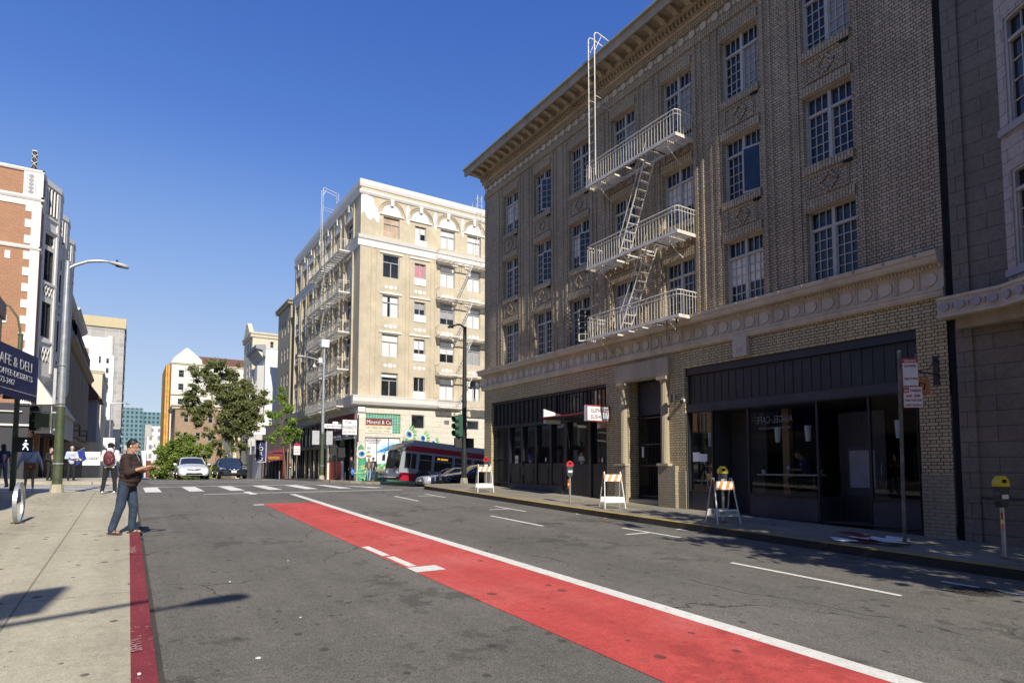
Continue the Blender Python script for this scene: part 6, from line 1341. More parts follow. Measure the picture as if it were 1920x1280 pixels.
def car(name,label,x,y,ang,paint,z=None,scale=1.,tilt=0.,lights='headlight',group=None,plate=True,chrome=False,fog=False,lip=None):
    """nose at the origin pointing to local -Y, body running to +Y"""
    z=G(x,y)-.15 if z is None else z
    e=empty(name,(0,0,0),label,'car',group)
    def ring(st):
        l,w_,zb,zs,zt,rw=st; pts=[(w_*.82,zb),(w_*.97,zb+.09),(w_*1.0,zb+(zs-zb)*.45),(w_*.985,zs-.05),(w_*.94,zs),(rw+.03,zt-.045 if zt-zs>.1 else zt-.02),(rw*.72,zt),(rw*.3,zt+.018)]
        return [(a,l,b) for a,b in pts]+[(-a,l,b) for a,b in pts[::-1]]
    rings=[ring(s) for s in CARP]; n=16; mb=MB(); V=[p for r in rings for p in r]; F=[];M_=[]
    for j in range(len(rings)-1):
        y0_,y1_=CARP[j][0],CARP[j+1][0]
        for i in range(n):
            f=(j*n+i,j*n+(i+1)%n,(j+1)*n+(i+1)%n,(j+1)*n+i); ym=(y0_+y1_)/2; m=paint
            if i in(4,10) and 1.5<ym<4.05 and not 2.72<ym<2.78: m='car_glass'
            if i in(5,6,7,8,9) and (1.42<ym<2.12 or 3.55<ym<4.1): m='car_glass'
            if i==15 or i in(0,14) : m='grille' if i==15 else paint
            F.append(f);M_.append(m)
    o=len(mb.v); mb.v+=V
    for f,m in zip(F,M_): mb.f.append(tuple(k+o for k in f)); mb.m.append(mb.mi(m)); mb.sm.append(True)
    mb.add(rings[0],[tuple(range(n))],paint); mb.add(rings[-1],[tuple(range(n))],paint)
    bd=mb.build('body',e)
    mb=MB()
    for s in(-1,1):
        mb.tube([(s*.75,1.42,.985),(s*.64,2.1,1.36),(s*.60,2.8,1.425),(s*.63,3.6,1.30),(s*.69,4.12,1.06)],.03,6,paint); mb.tube([(s*.93,2.78,.93),(s*.62,2.78,1.42)],.03,5,'grille')
    mb.build('pillars',bd)
    for yy in(.95,3.75):
        for s in(-1,1):
            mb=MB(); mb.cyl((s*.70,yy,.32),(s*.915,yy,.32),.32,n=20,mat='tyre'); wh=mb.build('wheel',e)
            mb=MB(); mb.cyl((s*.905,yy,.32),(s*.925,yy,.32),.22,.2,16,'grille')
            for k in range(5): a=2*math.pi*k/5; mb.box(-.03,.03,-.012,.012,.02,.205,'rim',Matrix.Translation((s*.93,yy,.32))@Matrix.Rotation(a,4,'X')@Matrix.Rotation(math.pi/2,4,'Z'))
            mb.cyl((s*.92,yy,.32),(s*.94,yy,.32),.05,n=10,mat='rim'); mb.build('rim',wh)
            mb=MB(); P=[(s*.908,yy+.37*math.cos(t),.32+.37*math.sin(t)) for t in [math.pi*q/12 for q in range(13)]]; mb.tube(P,.03,5,'grille'); mb.build('arch_liner',bd)
    for s in(-1,1):
        mb=MB(); mb.add([(s*.50,.10,.60),(s*.80,.20,.62),(s*.84,.42,.70),(s*.74,.24,.735),(s*.52,.13,.69),(s*.66,.12,.60)],[(0,5,1,2,3,4)],lights,True)
        mb.add([(s*.50,.06,.60),(s*.66,.07,.59),(s*.80,.14,.62),(s*.86,.40,.70),(s*.76,.22,.745),(s*.52,.08,.70)],[(0,1,2,3,4,5)],lights,True); mb.build('headlight',e)
        mb=MB(); mb.ell((s*1.0,1.62,.98),.11,.06,.075,paint,10,8); mb.box(min(s*.88,s*1.0),max(s*.88,s*1.0),1.6,1.66,.93,.96,paint); mb.build('mirror',e)
        mb=MB(); mb.add([(s*.42,.015,.30),(s*.66,.05,.30),(s*.72,.08,.42),(s*.40,.02,.36)],[(0,1,2,3)],'amber_lens' if fog else 'grille'); mb.build('fog_light',e)
    mb=MB(); mb.add([(-.42,-.01,.63),(-.1,-.03,.58),(.1,-.03,.58),(.42,-.01,.63),(.40,.04,.68),(-.40,.04,.68)],[(0,1,2,3,4,5)],'grille'); mb.add([(-.52,-.012,.30),(.52,-.012,.30),(.42,-.02,.43),(-.42,-.02,.43)],[(0,1,2,3)],'grille')
    if chrome: mb.tube([(-.3,-.03,.68),(-.16,-.05,.58),(0,-.055,.56),(.16,-.05,.58),(.3,-.03,.68)],.018,5,'headlight')
    mb.ell((0,-.04,.63),.05,.015,.04,'headlight',8,6); mb.build('grille',e)
    if plate: mb=MB(); mb.box(-.16,.16,-.04,-.025,.42,.55,'paper'); mb.build('number_plate',e)
    mb=MB()
    for s in(-1,1): mb.box(min(s*.3,s*.32),max(s*.3,s*.32),1.9,1.96,.95,1.0,'grille'); mb.ell((s*.33,2.35,1.08),.1,.05,.13,'grille',8,6)
    mb.build('headrests',bd)
    e.location=(x,y,z); e.rotation_euler=(tilt,0,ang); e.scale=(scale,)*3
    return e
car('parked_car','white saloon car facing the viewer on the crest of the street',3.6,43.6,0,'car_white',group=None,scale=1.0)
car('parked_car','dark navy saloon car facing the viewer, right of the white car',6.1,44.8,0,'car_black',chrome=True,fog=True)
car('parked_car','dark blue car far down the hill, only its roof showing left of the white car',1.7,86,0,'car_blue')
car('waiting_car','silver saloon car pointing left beside the bus on the side street',14.35,32.6,R(-90),'car_silver',scale=.93,z=G(15.5,32.4)-.12,tilt=-R(4))
car('waiting_car','black saloon car pointing left beside the lamp post on the side street',14.55,30.2,R(-90),'car_red_dark',scale=.93,z=G(15,30.1)-.14,tilt=-R(3))
# bus
BX,BY=14.55,36.5
e=empty('city_bus',(0,0,0),'silver and red city bus with a front bike rack crossing on the side street','bus')
mb=MB(); H_=2.86;Wd=2.5;Lb_=12.0
prof_=[(.10,.30),(.02,.6),(.0,1.05),(.06,1.7),(.16,2.3),(.32,2.62),(.7,2.80),(1.3,2.86)]
# side outline in (u,z)
def side(v,mat_s,mat_r): pass
out=[(u,z) for u,z in prof_]+[(Lb_,2.80),(Lb_,.30)]
n=len(out)
for v in(0,Wd): mb.add([(u,v,z) for u,z in out],[tuple(range(n))],'bus_silver')
vs=[];inset=[(0.0,0),(.12,.07),(Wd-.12,.07),(Wd,0)]
for i in range(n):
    a=out[i]; b=out[(i+1)%n]; m='bus_silver'
    if i in(2,3,4): m='bus_glass'
    if i in(5,): m='grille'
    mb.add([(a[0],0,a[1]),(b[0],0,b[1]),(b[0],Wd,b[1]),(a[0],Wd,a[1])],[(0,1,2,3)],m,False)
mb.box(.9,Lb_,.25,Wd-.25,2.84,3.0,'bus_silver')
mb.build('body',e)
mb=MB()
mb.prism([(.22,2.24),(Lb_,2.24),(Lb_,2.56),(.8,2.60),(.42,2.50)],'y',-.012,-.002,'bus_red'); mb.box(.10,1.15,-.012,-.002,.31,.82,'bus_red'); mb.box(2.15,Lb_,-.012,-.002,.31,.62,'bus_red'); mb.box(.05,.12,-.013,-.001,.55,.82,'bus_red')
mb.build('red_stripes',e)
for a,b in((.33,.72),(.78,1.12),(1.32,2.22),(2.42,3.72),(3.92,5.2),(5.4,6.7),(6.9,8.2),(8.4,9.7),(9.9,11.2)):
    z0_=1.12 if a<1.2 else 1.05
    mb=MB(); mb.box(a,b,-.02,-.004,z0_,2.1,'grille'); wn_=mb.build('window',e)
    mb=MB(); mb.box(a+.04,b-.04,-.026,-.0205,z0_+.04,2.06,'bus_glass'); mb.build('pane',wn_)
    mb=MB()
    for q in((a-.03,a,z0_-.03,2.13),(b,b+.03,z0_-.03,2.13),(a,b,z0_-.03,z0_),(a,b,2.1,2.13)): mb.box(q[0],q[1],-.03,-.002,q[2],q[3],'bus_silver')
    if a>1.2: mb.box(a,b,-.032,-.026,1.72,1.76,'bus_silver')
    mb.build('frame',wn_)
emit('amber_text',(1.,.45,.05),1.5); text('38 GEARY',.16,'amber_text',(3.0,-.035,1.86),(1,0,0),(0,0,1),e,'destination_display',.002,fit=.8)
for u in(1.66,8.6):
    mb=MB(); mb.cyl((u,-.01,.47),(u,.3,.47),.46,n=24,mat='tyre'); w_=mb.build('wheel',e); mb=MB(); mb.cyl((u,-.03,.47),(u,.0,.47),.27,.29,16,'rim'); mb.cyl((u,-.06,.47),(u,-.03,.47),.1,.12,12,'grille')
    for k in range(8): a=k*math.pi/4; mb.cyl((u+.19*math.cos(a),-.045,.47+.19*math.sin(a)),(u+.19*math.cos(a),-.03,.47+.19*math.sin(a)),.03,n=6,mat='grille')
    mb.build('rim',w_)
    mb=MB(); P=[(u+.55*math.cos(t),-.02,.47+.55*math.sin(t)) for t in [math.pi*q/14 for q in range(15)]]; mb.tube(P,.05,6,'grille'); mb.build('wheel_arch',e)
for v in(.35,Wd-.35): mb=MB(); mb.ell((.02,v,.78),.06,.16,.11,'headlight',10,8); mb.build('headlight',e)
mb=MB(); mb.box(-.02,.12,0,Wd,.3,.52,'grille'); mb.build('bumper',e)
mb=MB()
for v in(.4,2.1): mb.tube([(0,v,.5),(-.55,v,.42),(-.6,v,.95)],.022,5,'sign_back')
for z_ in(.45,.7,.95): mb.tube([(-.58,.35,z_),(-.58,2.15,z_)],.02,5,'sign_back')
for v in(.7,1.0,1.3,1.6,1.9): mb.tube([(0,v,.5),(-.55,v,.45),(-.6,v,.9)],.015,4,'sign_back')
mb.build('bike_rack',e)
for v in(-.12,Wd+.12): mb=MB(); mb.tube([(.4,v*.5+.6 if 0 else v,2.35),(-.05,v,2.3),(-.12,v,1.95)],.025,5,'grille'); mb.box(-.2,-.06,v-.1,v+.1,1.55,1.95,'grille'); mb.build('mirror',e)
mb=MB(); mb.tube([(.15,.9,1.2),(.25,1.2,1.75)],.015,4,'grille'); mb.tube([(.15,1.7,1.2),(.25,1.5,1.75)],.015,4,'grille'); mb.box(.24,.28,.15,2.35,2.2,2.22,'grille'); mb.build('wipers',e)
for u in(.55,5.0,9.5): mb=MB(); mb.box(u,u+.14,-.02,-.012,2.42,2.47,'amber_lens'); mb.build('marker_light',e)
e.location=(BX,BY,G(16.2,36.5)-.15+.16); e.rotation_euler=(0,R(5.4),0)
# ---------------------------------------------------------------- people
skins={'tan':(.40,.22,.14),'pale':(.52,.33,.25),'dark':(.07,.04,.028)}
for k,c in skins.items(): plain('skin_'+k,c,.55,var=.08,scale=20)
plain('hair_black',(.012,.011,.012),.55,var=.4,scale=40); plain('hair_grey',(.35,.34,.33),.7,var=.3,scale=40)
plain('tee_brown',(.032,.018,.016),.9,var=.2,scale=6,bump=.4); plain('jeans',(.028,.045,.078),.9,var=.5,scale=5,bump=.4); plain('jeans_light',(.22,.30,.42),.9,var=.3,scale=6); plain('black_cloth',(.014,.014,.016),.9,var=.3,scale=6); plain('white_cloth',(.72,.71,.69),.9,var=.08,scale=4,bump=.3); plain('blue_shirt',(.42,.48,.62),.85,var=.15,scale=4); plain('khaki',(.25,.20,.13),.9,var=.2); plain('navy_top',(.025,.04,.09),.9,var=.3); plain('grey_pants',(.14,.15,.17),.9,var=.2); plain('leather_brown',(.17,.055,.022),.45,var=.3,scale=8); plain('sandal',(.06,.045,.035),.7); plain('bag_blue',(.05,.20,.62),.5); plain('pack_red',(.10,.015,.025),.7,var=.4,scale=12); plain('phone_black',(.01,.01,.012),.2); plain('jacket_grey',(.09,.09,.09),.8,var=.7,scale=9)
def remesh(mb,name,parent,vox,mat,smooth=4,sub=None):
    tmp=mb.build(name+'_tmp'); md=tmp.modifiers.new('r','REMESH'); md.mode='VOXEL'; md.voxel_size=vox; md.use_smooth_shade=True
    sm=tmp.modifiers.new('s','SMOOTH'); sm.iterations=smooth; sm.factor=.5
    dg=bpy.context.evaluated_depsgraph_get(); dg.update(); me=bpy.data.meshes.new_from_object(tmp.evaluated_get(dg)); me.name=name
    old=tmp.data; bpy.data.objects.remove(tmp); bpy.data.meshes.remove(old)
    if len(mb.ms)>1:      # several cloths on one surface: choose by the nearest source
        from mathutils.kdtree import KDTree
        kd=KDTree(len(mb.f))
        for i,f in enumerate(mb.f): c=sum((Vector(mb.v[k]) for k in f),Vector())/len(f); kd.insert(c,i)
        kd.balance(); me.materials.clear(); [me.materials.append(m) for m in mb.ms]
        for p in me.polygons: p.material_index=mb.m[kd.find(p.center)[1]]
    else:
        me.materials.clear(); me.materials.append(mb.ms[0])
    for p in me.polygons: p.use_smooth=True
    o=bpy.data.objects.new(name,me); col.objects.link(o)
    if parent is not None: o.parent=parent
    return o
DEF=dict(pel=(0,0,.93),che=(0,.0,1.30),nek=(0,-.005,1.47),hea=(0,.02,1.62),
 lsh=(-.18,0,1.41),rsh=(.18,0,1.41),lel=(-.24,-.02,1.13),rel=(.24,-.02,1.13),lwr=(-.26,.06,.88),rwr=(.26,.06,.88),
 lhp=(-.09,0,.92),rhp=(.09,0,.92),lkn=(-.10,.02,.50),rkn=(.10,.02,.50),lan=(-.11,-.02,.09),ran=(.11,-.02,.09))
def person(label,loc,head,h=1.75,pose={},skin='skin_tan',top='white_cloth',sleeve=1,bottom='jeans',leglen=1,shoe='white_cloth',hair='hair_black',hairlen=0,vox=.016,belly=.0,build=1.,look=0.,nod=0.,sandals=False,fingers=True,hood=False,cap=None,loose=1.,hdir=None):
    J={k:Vector(v) for k,v in {**DEF,**pose}.items()}; e=empty('person',(0,0,0),label,'person')
    b=MB(); s=skin; B_=build
    Rh=Matrix.Rotation(look,3,'Z')@Matrix.Rotation(-nod,3,'X'); hc=J['hea']; HM=lambda x,y,z:hc+Rh@Vector((x,y,z))
    # skull, jaw, nose, ears, brow, lips
    b.ell(hc+Rh@Vector((0,-.012,.025)),.076,.094,.094,s,16,12,Rh); b.ell(HM(0,.022,-.045),.056,.066,.068,s,14,10,Rh); b.ell(HM(0,.075,-.088),.028,.022,.02,s,8,6,Rh)
    b.cap(HM(0,.082,.01),.010,HM(0,.108,-.028),.015,s,8); b.ell(HM(0,.088,-.055),.026,.012,.009,s,8,6,Rh); b.ell(HM(0,.078,.028),.05,.014,.01,s,8,6,Rh)
    for q in(-1,1): b.ell(HM(q*.078,-.01,-.005),.012,.022,.034,s,8,6,Rh)
    b.cap(J['nek']-Vector((0,0,.05)),.062*B_,HM(0,-.02,-.05),.055*B_,s)
    b.cap(J['pel'],.12,J['che'],.13,s); b.cap(J['lsh'],.06,J['rsh'],.06,s); b.cap(J['che'],.11,J['nek'],.06,s)
    for a in'lr':
        b.cap(J[a+'sh'],.052*B_,J[a+'el'],.040*B_,s); b.cap(J[a+'el'],.040*B_,J[a+'wr'],.027*B_,s)
        b.cap(J[a+'hp'],.085*B_,J[a+'kn'],.056*B_,s); b.cap(J[a+'kn'],.056*B_,J[a+'an'],.037*B_,s); b.cap(J[a+'an'],.037,J[a+'an']-Vector((0,0,.04)),.036,s)
        an=J[a+'an']; fd=Vector(pose.get(a+'ft',(0,1,0))).normalized(); b.cap(an-Vector((0,0,.055))-fd*.03,.03,an-Vector((0,0,.062))+fd*.13,.026,s)
        # hand
        w_=J[a+'wr']; d_=Vector(hdir[a]).normalized() if hdir and a in hdir else (w_-J[a+'el']).normalized(); sd=d_.cross(Vector((0,0,1)) if abs(d_.z)<.8 else Vector((0,1,0))).normalized(); up=sd.cross(d_)
        if pose.get(a+'palm')=='up': sd,up=sd,up
        b.cap(w_,.026,w_+d_*.07,.030,s); b.cap(w_+d_*.04+sd*.02,.018,w_+d_*.085+sd*.022,.016,s); b.cap(w_+d_*.04-sd*.02,.018,w_+d_*.085-sd*.022,.016,s)
        if fingers:
            for q,(o_,L_) in enumerate(((-.030,.062),(-.010,.074),(.010,.070),(.029,.054))):
                k0=w_+d_*.09+sd*o_; k1=k0+d_*L_*.55-up*L_*.12; k2=k1+d_*L_*.42-up*L_*.32
                b.cap(k0,.0095,k1,.0088,s,8); b.cap(k1,.0088,k2,.0075,s,8)
            t0=w_+d_*.03-sd*.026; t1=t0+d_*.04-sd*.022-up*.012; t2=t1+d_*.032-sd*.004-up*.01; b.cap(t0,.012,t1,.011,s,8); b.cap(t1,.011,t2,.009,s,8)
    body=remesh(b,'body',e,min(vox,.0085) if vox<.012 else vox,s,3)
    # eyes and brows
    m=MB()
    for q in(-1,1): m.ell(HM(q*.030,.083,.012),.012,.006,.007,'white_cloth',8,6,Rh); m.ell(HM(q*.030,.088,.012),.006,.003,.006,'phone_black',6,5,Rh); m.ell(HM(q*.031,.086,.034),.02,.006,.005,'hair_black',8,5,Rh)
    m.build('eyes',e)
    # hair
    m=MB(); m.ell(HM(0,-.030,.045),.084,.098,.088,hair,16,12,Rh); m.ell(HM(0,-.055,.0),.076,.068,.07,hair,14,10,Rh)
    if hairlen: m.ell(HM(0,-.07,-.06-.05*hairlen),.085,.055,.08+.07*hairlen,hair,14,10,Rh)
    for q in(-1,1): m.ell(HM(q*.07,-.02,.03),.016,.035,.035,hair,8,6,Rh)
    remesh(m,'hair',e,.011,hair,2)
    if cap:
        m=MB(); m.ell(HM(0,-.025,.06),.092,.106,.075,cap,16,10,Rh); m.ell(HM(.02,-.125 if cap!='front' else .1,.045),.06,.07,.012,cap,10,6,Rh); m.ell(HM(0,.09,.05),.065,.06,.012,cap,10,6,Rh); m.build('cap',e)
    # top
    L=loose; m=MB(); pl,ch=J['pel'],J['che']; wv=(J['rsh']-J['lsh']).normalized()
    bot=pl+Vector((0,0,-.02)); 
    for k in range(7):
        t=k/6; c=bot.lerp(ch+Vector((0,0,.06)),t); rw=(.155+.03*t)*B_*L; rd=(.118+.005*t)*B_*L; fw=belly*math.sin(math.pi*min(1,max(0,(t*.9+.12))))
        m.ell(c+Vector((0,fw*.6,0)),rw+fw*.15,rd+fw*.65,.09,top,14,8,Matrix.Rotation(math.atan2(wv.y,wv.x),3,'Z'))
    m.cap(J['lsh'],.068*B_*L,J['rsh'],.068*B_*L,top); m.cap(ch+Vector((0,0,.05)),.12*B_,J['nek']-Vector((0,.0,.045)),.072*B_,top)
    for a in'lr':
        el,wr,sh=J[a+'el'],J[a+'wr'],J[a+'sh']
        if sleeve>0:
            t=min(1,sleeve*1.7) if sleeve<1 else 1; m.cap(sh,.066*B_*L,sh.lerp(el,t),.056*B_*L,top)
            if sleeve<1 and sleeve*1.7>1: m.cap(sh,.066*B_*L,el,.058*B_*L,top); m.cap(el,.058*B_*L,el.lerp(wr,.3),.05*B_*L,top)
        if sleeve>=1: m.cap(el,.055*B_*L,wr,.038*B_*L,top)
    if hood: m.ell(J['nek']+Vector((0,-.075,.02)),.10,.06,.075,top,12,8)
    remesh(m,'shirt',e,max(vox,.011),top,3)
    m=MB(); hp=(J['lhp']+J['rhp'])/2; m.ell(hp+Vector((0,-.012,.02)),.150*B_,.118*B_,.105,bottom,14,10,Matrix.Rotation(math.atan2(wv.y,wv.x),3,'Z')); m.ell(hp+Vector((0,-.045,-.03)),.13*B_,.09*B_,.09,bottom,12,8)
    for a in'lr':
        kn,an,hp_=J[a+'kn'],J[a+'an'],J[a+'hp']
        if leglen<1: m.cap(hp_,.105*B_,hp_.lerp(kn,.98),.088*B_,bottom)
        else: m.cap(hp_,.10*B_,kn,.072*B_,bottom); m.cap(kn,.072*B_,an+Vector((0,0,-.01)),.058*B_,bottom)
    remesh(m,'trousers' if leglen>=1 else 'shorts',e,max(vox,.011),bottom,3)
    for a in'lr':
        an=J[a+'an']; fd=Vector(pose.get(a+'ft',(0,1,0))).normalized(); z0_=an-Vector((0,0,.085)); m=MB(); sx_=fd.cross(Z_)
        if sandals:
            for q in range(9):
                pass
            pts=[(-.07,.035),(-.03,.042),(.06,.038),(.14,.050),(.19,.035),(.20,0),(.19,-.035),(.14,-.048),(.06,-.036),(-.03,-.04),(-.07,-.03)]
            top_=[z0_+fd*u+sx_*v+Vector((0,0,.018)) for u,v in pts]; lo=[p-Vector((0,0,.022)) for p in top_]; k=len(pts)
            m.add(top_+lo,[tuple(range(k)),tuple(range(k,2*k))[::-1]]+[(i,(i+1)%k,k+(i+1)%k,k+i) for i in range(k)],shoe)
            for u in(.02,.09): m.tube([z0_+fd*u+sx_*.042+Vector((0,0,.015)),z0_+fd*(u+.015)+Vector((0,0,.07-.2*u)),z0_+fd*u-sx_*.042+Vector((0,0,.015))],.009,5,shoe)
            m.tube([z0_+fd*.02+Vector((0,0,.065)),z0_+fd*.1+Vector((0,0,.05)),z0_+fd*.14+Vector((0,0,.03))],.009,5,shoe)
            m.build('sandal',e)
        else:
            m.cap(z0_+fd*-.04+Vector((0,0,.045)),.045,z0_+fd*.05+Vector((0,0,.045)),.046,shoe); m.cap(z0_+fd*.05+Vector((0,0,.04)),.044,z0_+fd*.16+Vector((0,0,.033)),.036,shoe); m.cap(z0_+fd*-.04+Vector((0,0,.05)),.04,an,.042,shoe)
            remesh(m,'shoe',e,max(vox,.011),shoe,2)
    k=h/1.75; e.location=loc; e.rotation_euler=(0,0,head); e.scale=(k,k,k)
    M=Matrix.Translation(loc)@Matrix.Rotation(head,4,'Z')@Matrix.Scale(k,4)
    return e,M,J
def place(o,M): 
    o.matrix_world=M; return o
def hd(dx,dy): return math.atan2(-dx,dy)   # heading that turns local +Y to (dx,dy)
# 1. man with a phone on the kerb, facing right
px,py=.0,13.45
e,M,J=person('man in dark brown T-shirt and jeans standing on the kerb looking at his phone',(px,py,G(px,py)+.004),hd(.93,-.42),1.78,dict(
  pel=(0,.0,.92),che=(0,.03,1.28),nek=(0,.03,1.455),hea=(0,.085,1.60),rsh=(.19,.05,1.39),lsh=(-.19,.05,1.39),rel=(.235,.11,1.12),rwr=(.17,.375,1.215),lel=(-.235,.10,1.14),lwr=(-.12,.36,1.21),
  lhp=(-.095,.01,.90),rhp=(.095,.0,.90),rkn=(.11,-.05,.50),ran=(.13,-.17,.10),lkn=(-.10,.08,.49),lan=(-.11,.06,.09),rft=(.25,1,0),lft=(-.1,1,0)),
  skin='skin_tan',top='tee_brown',sleeve=.62,bottom='jeans',shoe='sandal',sandals=True,hair='hair_black',vox=.010,belly=.085,build=1.12,nod=R(20),loose=1.06,hdir={'r':(-.25,1,.22),'l':(.25,1,.1)})
mb=MB(); f=(M@Vector((.13,.50,1.245))); mb.box(-.036,.036,-.075,.075,-.005,.005,'phone_black'); ph=mb.build('smartphone'); place(ph,M@Matrix.Translation((.045,.50,1.235))@Matrix.Rotation(R(12),4,'X')@Matrix.Rotation(R(10),4,'Z')); tag(ph,'black smartphone held in front of the man on the kerb','phone')
mb=MB(); a=M@Vector((.088,.075,1.595)); mb.ell(a,.01,.01,.014,'white_cloth',8,6); mb.tube([a,M@Vector((.09,.10,1.54)),M@Vector((.06,.17,1.45)),M@Vector((.05,.22,1.33))],.0028,4,'white_cloth'); tag(mb.build('earphone'),'white earphone with a thin cord in the ear of the man on the kerb','earphone')
mb=MB(); mb.add([M@Vector((.085,-.115,.955)),M@Vector((.16,-.03,.955)),M@Vector((.165,-.03,.925)),M@Vector((.09,-.12,.925))],[(0,1,2,3)],'khaki')
# 2. hooded man with backpack at the corner
px,py=-.5,24.1
e,M,J=person('man in a white hoodie, black trousers and a cap seen from behind at the corner',(px,py,G(px,py)+.004),hd(.15,1),1.70,dict(lel=(-.25,.04,1.14),rel=(.25,.05,1.14),lwr=(-.17,.24,1.07),rwr=(.17,.26,1.10),lhp=(-.1,0,.92),rhp=(.1,0,.92),lan=(-.2,-.02,.09),ran=(.17,0,.09),lkn=(-.15,.03,.5),rkn=(.14,.03,.5),hea=(.01,.04,1.60),lft=(-.4,1,0),rft=(.5,1,0)),skin='skin_dark',top='white_cloth',sleeve=1,bottom='black_cloth',shoe='white_cloth',hood=True,cap='black_cloth',look=R(-35),nod=R(10),loose=1.15,build=1.05)
t=empty('backpack',M@Vector((0,-.17,1.2)),'dark red patterned backpack on the back of the man in the white hoodie','backpack')
mb=MB(); mb.ell(M@Vector((-.0,-.22,1.20)),.165,.10,.25,'pack_red',16,12); mb.build('bag',t)
mb=MB(); rr=random.Random(1)
for k in range(26):
    a=rr.uniform(-1.1,1.1); b_=rr.uniform(-.75,.75); v=Vector((.166*math.sin(a)*math.cos(b_),-.22-.102*math.cos(a)*math.cos(b_),1.20+.252*math.sin(b_))); v2=v+Vector((rr.uniform(-.03,.03),0,rr.uniform(-.025,.025))); mb.tube([M@v,M@v2],.005,4,rr.choice(['barr_white','red_sign','blind']))
mb.build('pattern',t)
mb=MB()
for q in(-1,1): mb.tube([M@Vector((q*.1,-.16,1.38)),M@Vector((q*.13,-.02,1.485)),M@Vector((q*.14,.12,1.38)),M@Vector((q*.14,.13,1.2)),M@Vector((q*.13,-.1,1.02))],.018,6,'black_cloth')
mb.build('straps',t)
# 3. man with brown shoulder bag
px,py=-3.0,27.9; z=G(px,py)-.15+.13
e,M,J=person('grey haired man in pale blue shirt and khaki shorts walking away with a bag',(px,py,z),hd(-.15,1),1.66,dict(lwr=(-.36,.02,.92),lel=(-.3,-.03,1.14),rwr=(.36,.0,.90),rel=(.30,-.02,1.13),lan=(-.12,.08,.09),ran=(.11,-.1,.09)),skin='skin_pale',top='blue_shirt',sleeve=1,bottom='khaki',leglen=.9,shoe='white_cloth',hair='hair_grey',loose=1.15,belly=.03,build=1.08)
t=empty('shoulder_bag',M@Vector((.0,-.2,.95)),'brown leather shoulder bag hanging at the back of the man in the pale blue shirt','bag')
MBg=M@Matrix.Translation((.0,-.21,.93)); mb=MB(); mb.box(-.17,.17,-.05,.05,-.12,.12,'leather_brown',MBg); o=mb.build('pouch',t); 
mb=MB(); mb.box(-.172,.172,-.062,-.05,-.02,.122,'leather_brown',MBg); mb.box(-.03,.03,-.066,-.062,-.05,-.0,'meter_yellow',MBg); o2=mb.build('flap',t)
mb=MB(); mb.tube([M@Vector((-.15,-.2,1.06)),M@Vector((.02,-.165,1.30)),M@Vector((.15,-.05,1.49)),M@Vector((.16,.1,1.42)),M@Vector((.0,.18,1.2)),M@Vector((-.14,.16,1.0))],.012,5,'leather_brown'); mb.build('strap',t)
# 4. woman at the left edge
px,py=-4.0,29.6; z=G(px,py)-.15+.14
e,M,J=person('dark haired woman in a navy sleeveless top and grey trousers at the left edge',(px,py,z),hd(-.6,1),1.66,dict(rwr=(.30,.08,.93),lan=(-.1,.16,.09),ran=(.1,-.18,.10),rkn=(.1,-.02,.5)),skin='skin_pale',top='navy_top',sleeve=.3,bottom='grey_pants',shoe='sandal',hairlen=1)
t=empty('carrier_bag',M@Vector((.33,.1,.7)),'white carrier bag hanging from the hand of the woman at the left edge','bag')
mb=MB(); mb.ell(M@Vector((.33,.12,.68)),.05,.11,.12,'white_cloth',10,8); mb.tube([M@Vector((.33,.05,.76)),M@Vector((.31,.10,.88)),M@Vector((.33,.18,.76))],.006,4,'white_cloth'); mb.build('bag',t)
# 5. man with folded arms facing the viewer
px,py=-2.45,38.4
person('man in a light blue shirt with folded arms facing the viewer',(px,py,G(px,py)-.02),hd(.1,-1),1.80,dict(lel=(-.25,.06,1.13),rel=(.25,.06,1.13),lwr=(.06,.19,1.17),rwr=(-.06,.21,1.12)),skin='skin_pale',top='blue_shirt',sleeve=1,bottom='black_cloth',shoe='black_cloth',hair='hair_grey',vox=.02,fingers=False)
# 6. person in the shade behind the lamp
px,py=-3.3,38.2
e,M,J=person('person in black carrying something white in the shade left of the street lamp',(px,py,G(px,py)-.02),hd(.7,-.7),1.7,dict(lwr=(-.1,.28,1.05),rwr=(.1,.28,1.05)),skin='skin_pale',top='black_cloth',sleeve=1,bottom='black_cloth',shoe='black_cloth',vox=.02,fingers=False)
mb=MB(); p=M@Vector((0,.34,1.1)); mb.box(p.x-.12,p.x+.12,p.y-.03,p.y+.03,p.z-.15,p.z+.12,'white_cloth'); tag(mb.build('parcel'),'white parcel carried by the person in black','parcel')
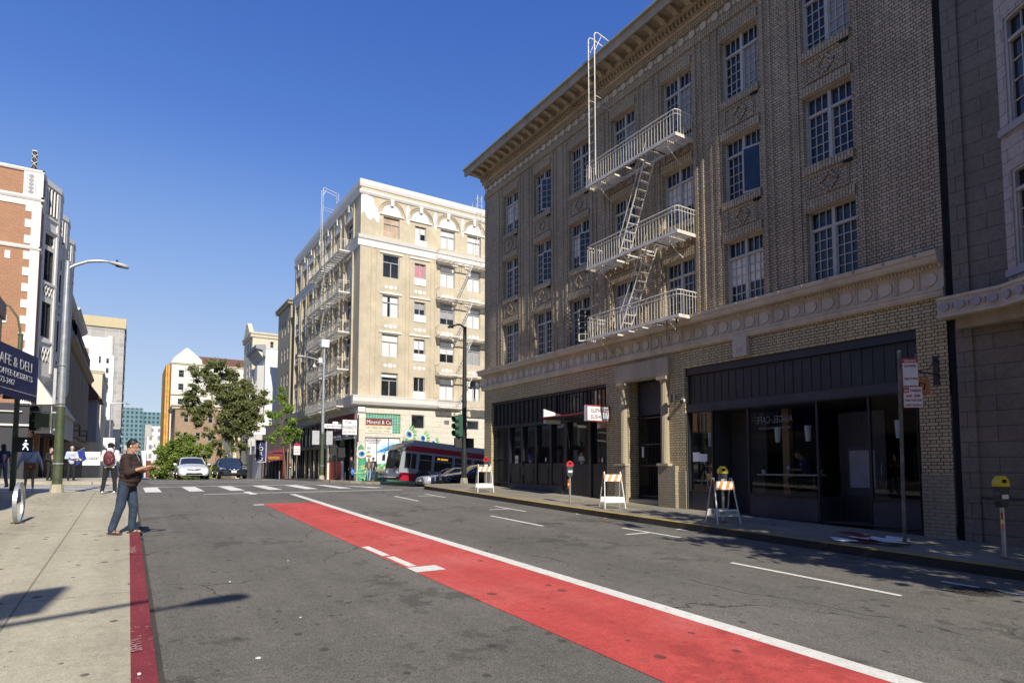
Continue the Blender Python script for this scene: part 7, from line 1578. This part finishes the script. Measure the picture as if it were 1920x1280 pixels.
# 7-9 by the market
px,py=13.15,41.5; g_=G(px,py)
e,M,J=person('person in black walking left past the market doorway with a blue bag',(px,py,g_),hd(-1,-.3),1.68,dict(lan=(-.08,.18,.09),ran=(.08,-.2,.11),lkn=(-.09,.12,.5),lwr=(-.26,.15,.93)),skin='skin_tan',top='black_cloth',sleeve=1,bottom='black_cloth',shoe='black_cloth',vox=.02,fingers=False,loose=1.15)
mb=MB(); p=M@Vector((-.30,.12,.62)); mb.ell((p.x,p.y,p.z),.13,.08,.2,'bag_blue',10,8); mb.tube([(p.x-.05,p.y,p.z+.17),(p.x,p.y,p.z+.3),(p.x+.05,p.y,p.z+.17)],.008,4,'bag_blue'); tag(mb.build('carrier_bag'),'bright blue carrier bag carried past the market','bag')
px,py=14.35,41.4
person('woman in a black and white jacket and pale jeans walking past the mural',(px,py,G(px,py)),hd(-.3,-1),1.66,dict(lan=(-.06,.14,.09),ran=(.06,-.1,.1)),skin='skin_tan',top='jacket_grey',sleeve=1,bottom='jeans_light',shoe='leather_brown',hair='hair_black',vox=.02,fingers=False,hairlen=.6)
px,py=14.85,41.9
person('person in a black jacket and blue jeans beside the woman in jeans',(px,py,G(px,py)),hd(-.4,-1),1.72,dict(lan=(-.06,.1,.09),ran=(.08,-.14,.1)),skin='skin_tan',top='black_cloth',sleeve=1,bottom='jeans',shoe='leather_brown',hair='hair_black',vox=.02,fingers=False,cap='black_cloth')
# 10 in the cafe
e,M,J=person('man in a dark shirt seated behind the cafe window, head bowed over his hands',(15.25,9.35,.42),hd(-.75,.65),1.72,dict(pel=(0,-.05,.92),che=(0,.05,1.26),nek=(0,.13,1.42),hea=(0,.22,1.53),lsh=(-.18,.1,1.36),rsh=(.18,.1,1.36),lel=(-.24,.22,1.12),rel=(.24,.2,1.12),lwr=(-.06,.42,1.12),rwr=(.08,.42,1.15),lkn=(-.1,.4,.85),rkn=(.12,.4,.85),lan=(-.1,.32,.42),ran=(.12,.32,.42)),skin='skin_tan',top='navy_top',sleeve=.5,bottom='black_cloth',shoe='black_cloth',nod=R(35))
mb=MB(); p=M@Vector((0,.48,1.14)); mb.ell((p.x,p.y,p.z),.05,.05,.09,'paper',8,6); tag(mb.build('paper_napkin'),'white crumpled napkin in the hands of the man in the cafe','napkin')
mb=MB(); mb.cyl((15.3,9.4,.3),(15.3,9.4,1.22),.04,n=8,mat='black_metal'); mb.cyl((15.3,9.4,1.22),(15.3,9.4,1.27),.18,n=14,mat='wood_post'); mb.cyl((15.3,9.4,.3),(15.3,9.4,.33),.2,n=14,mat='black_metal'); tag(mb.build('bar_stool'),'bar stool under the man in the cafe window','stool')
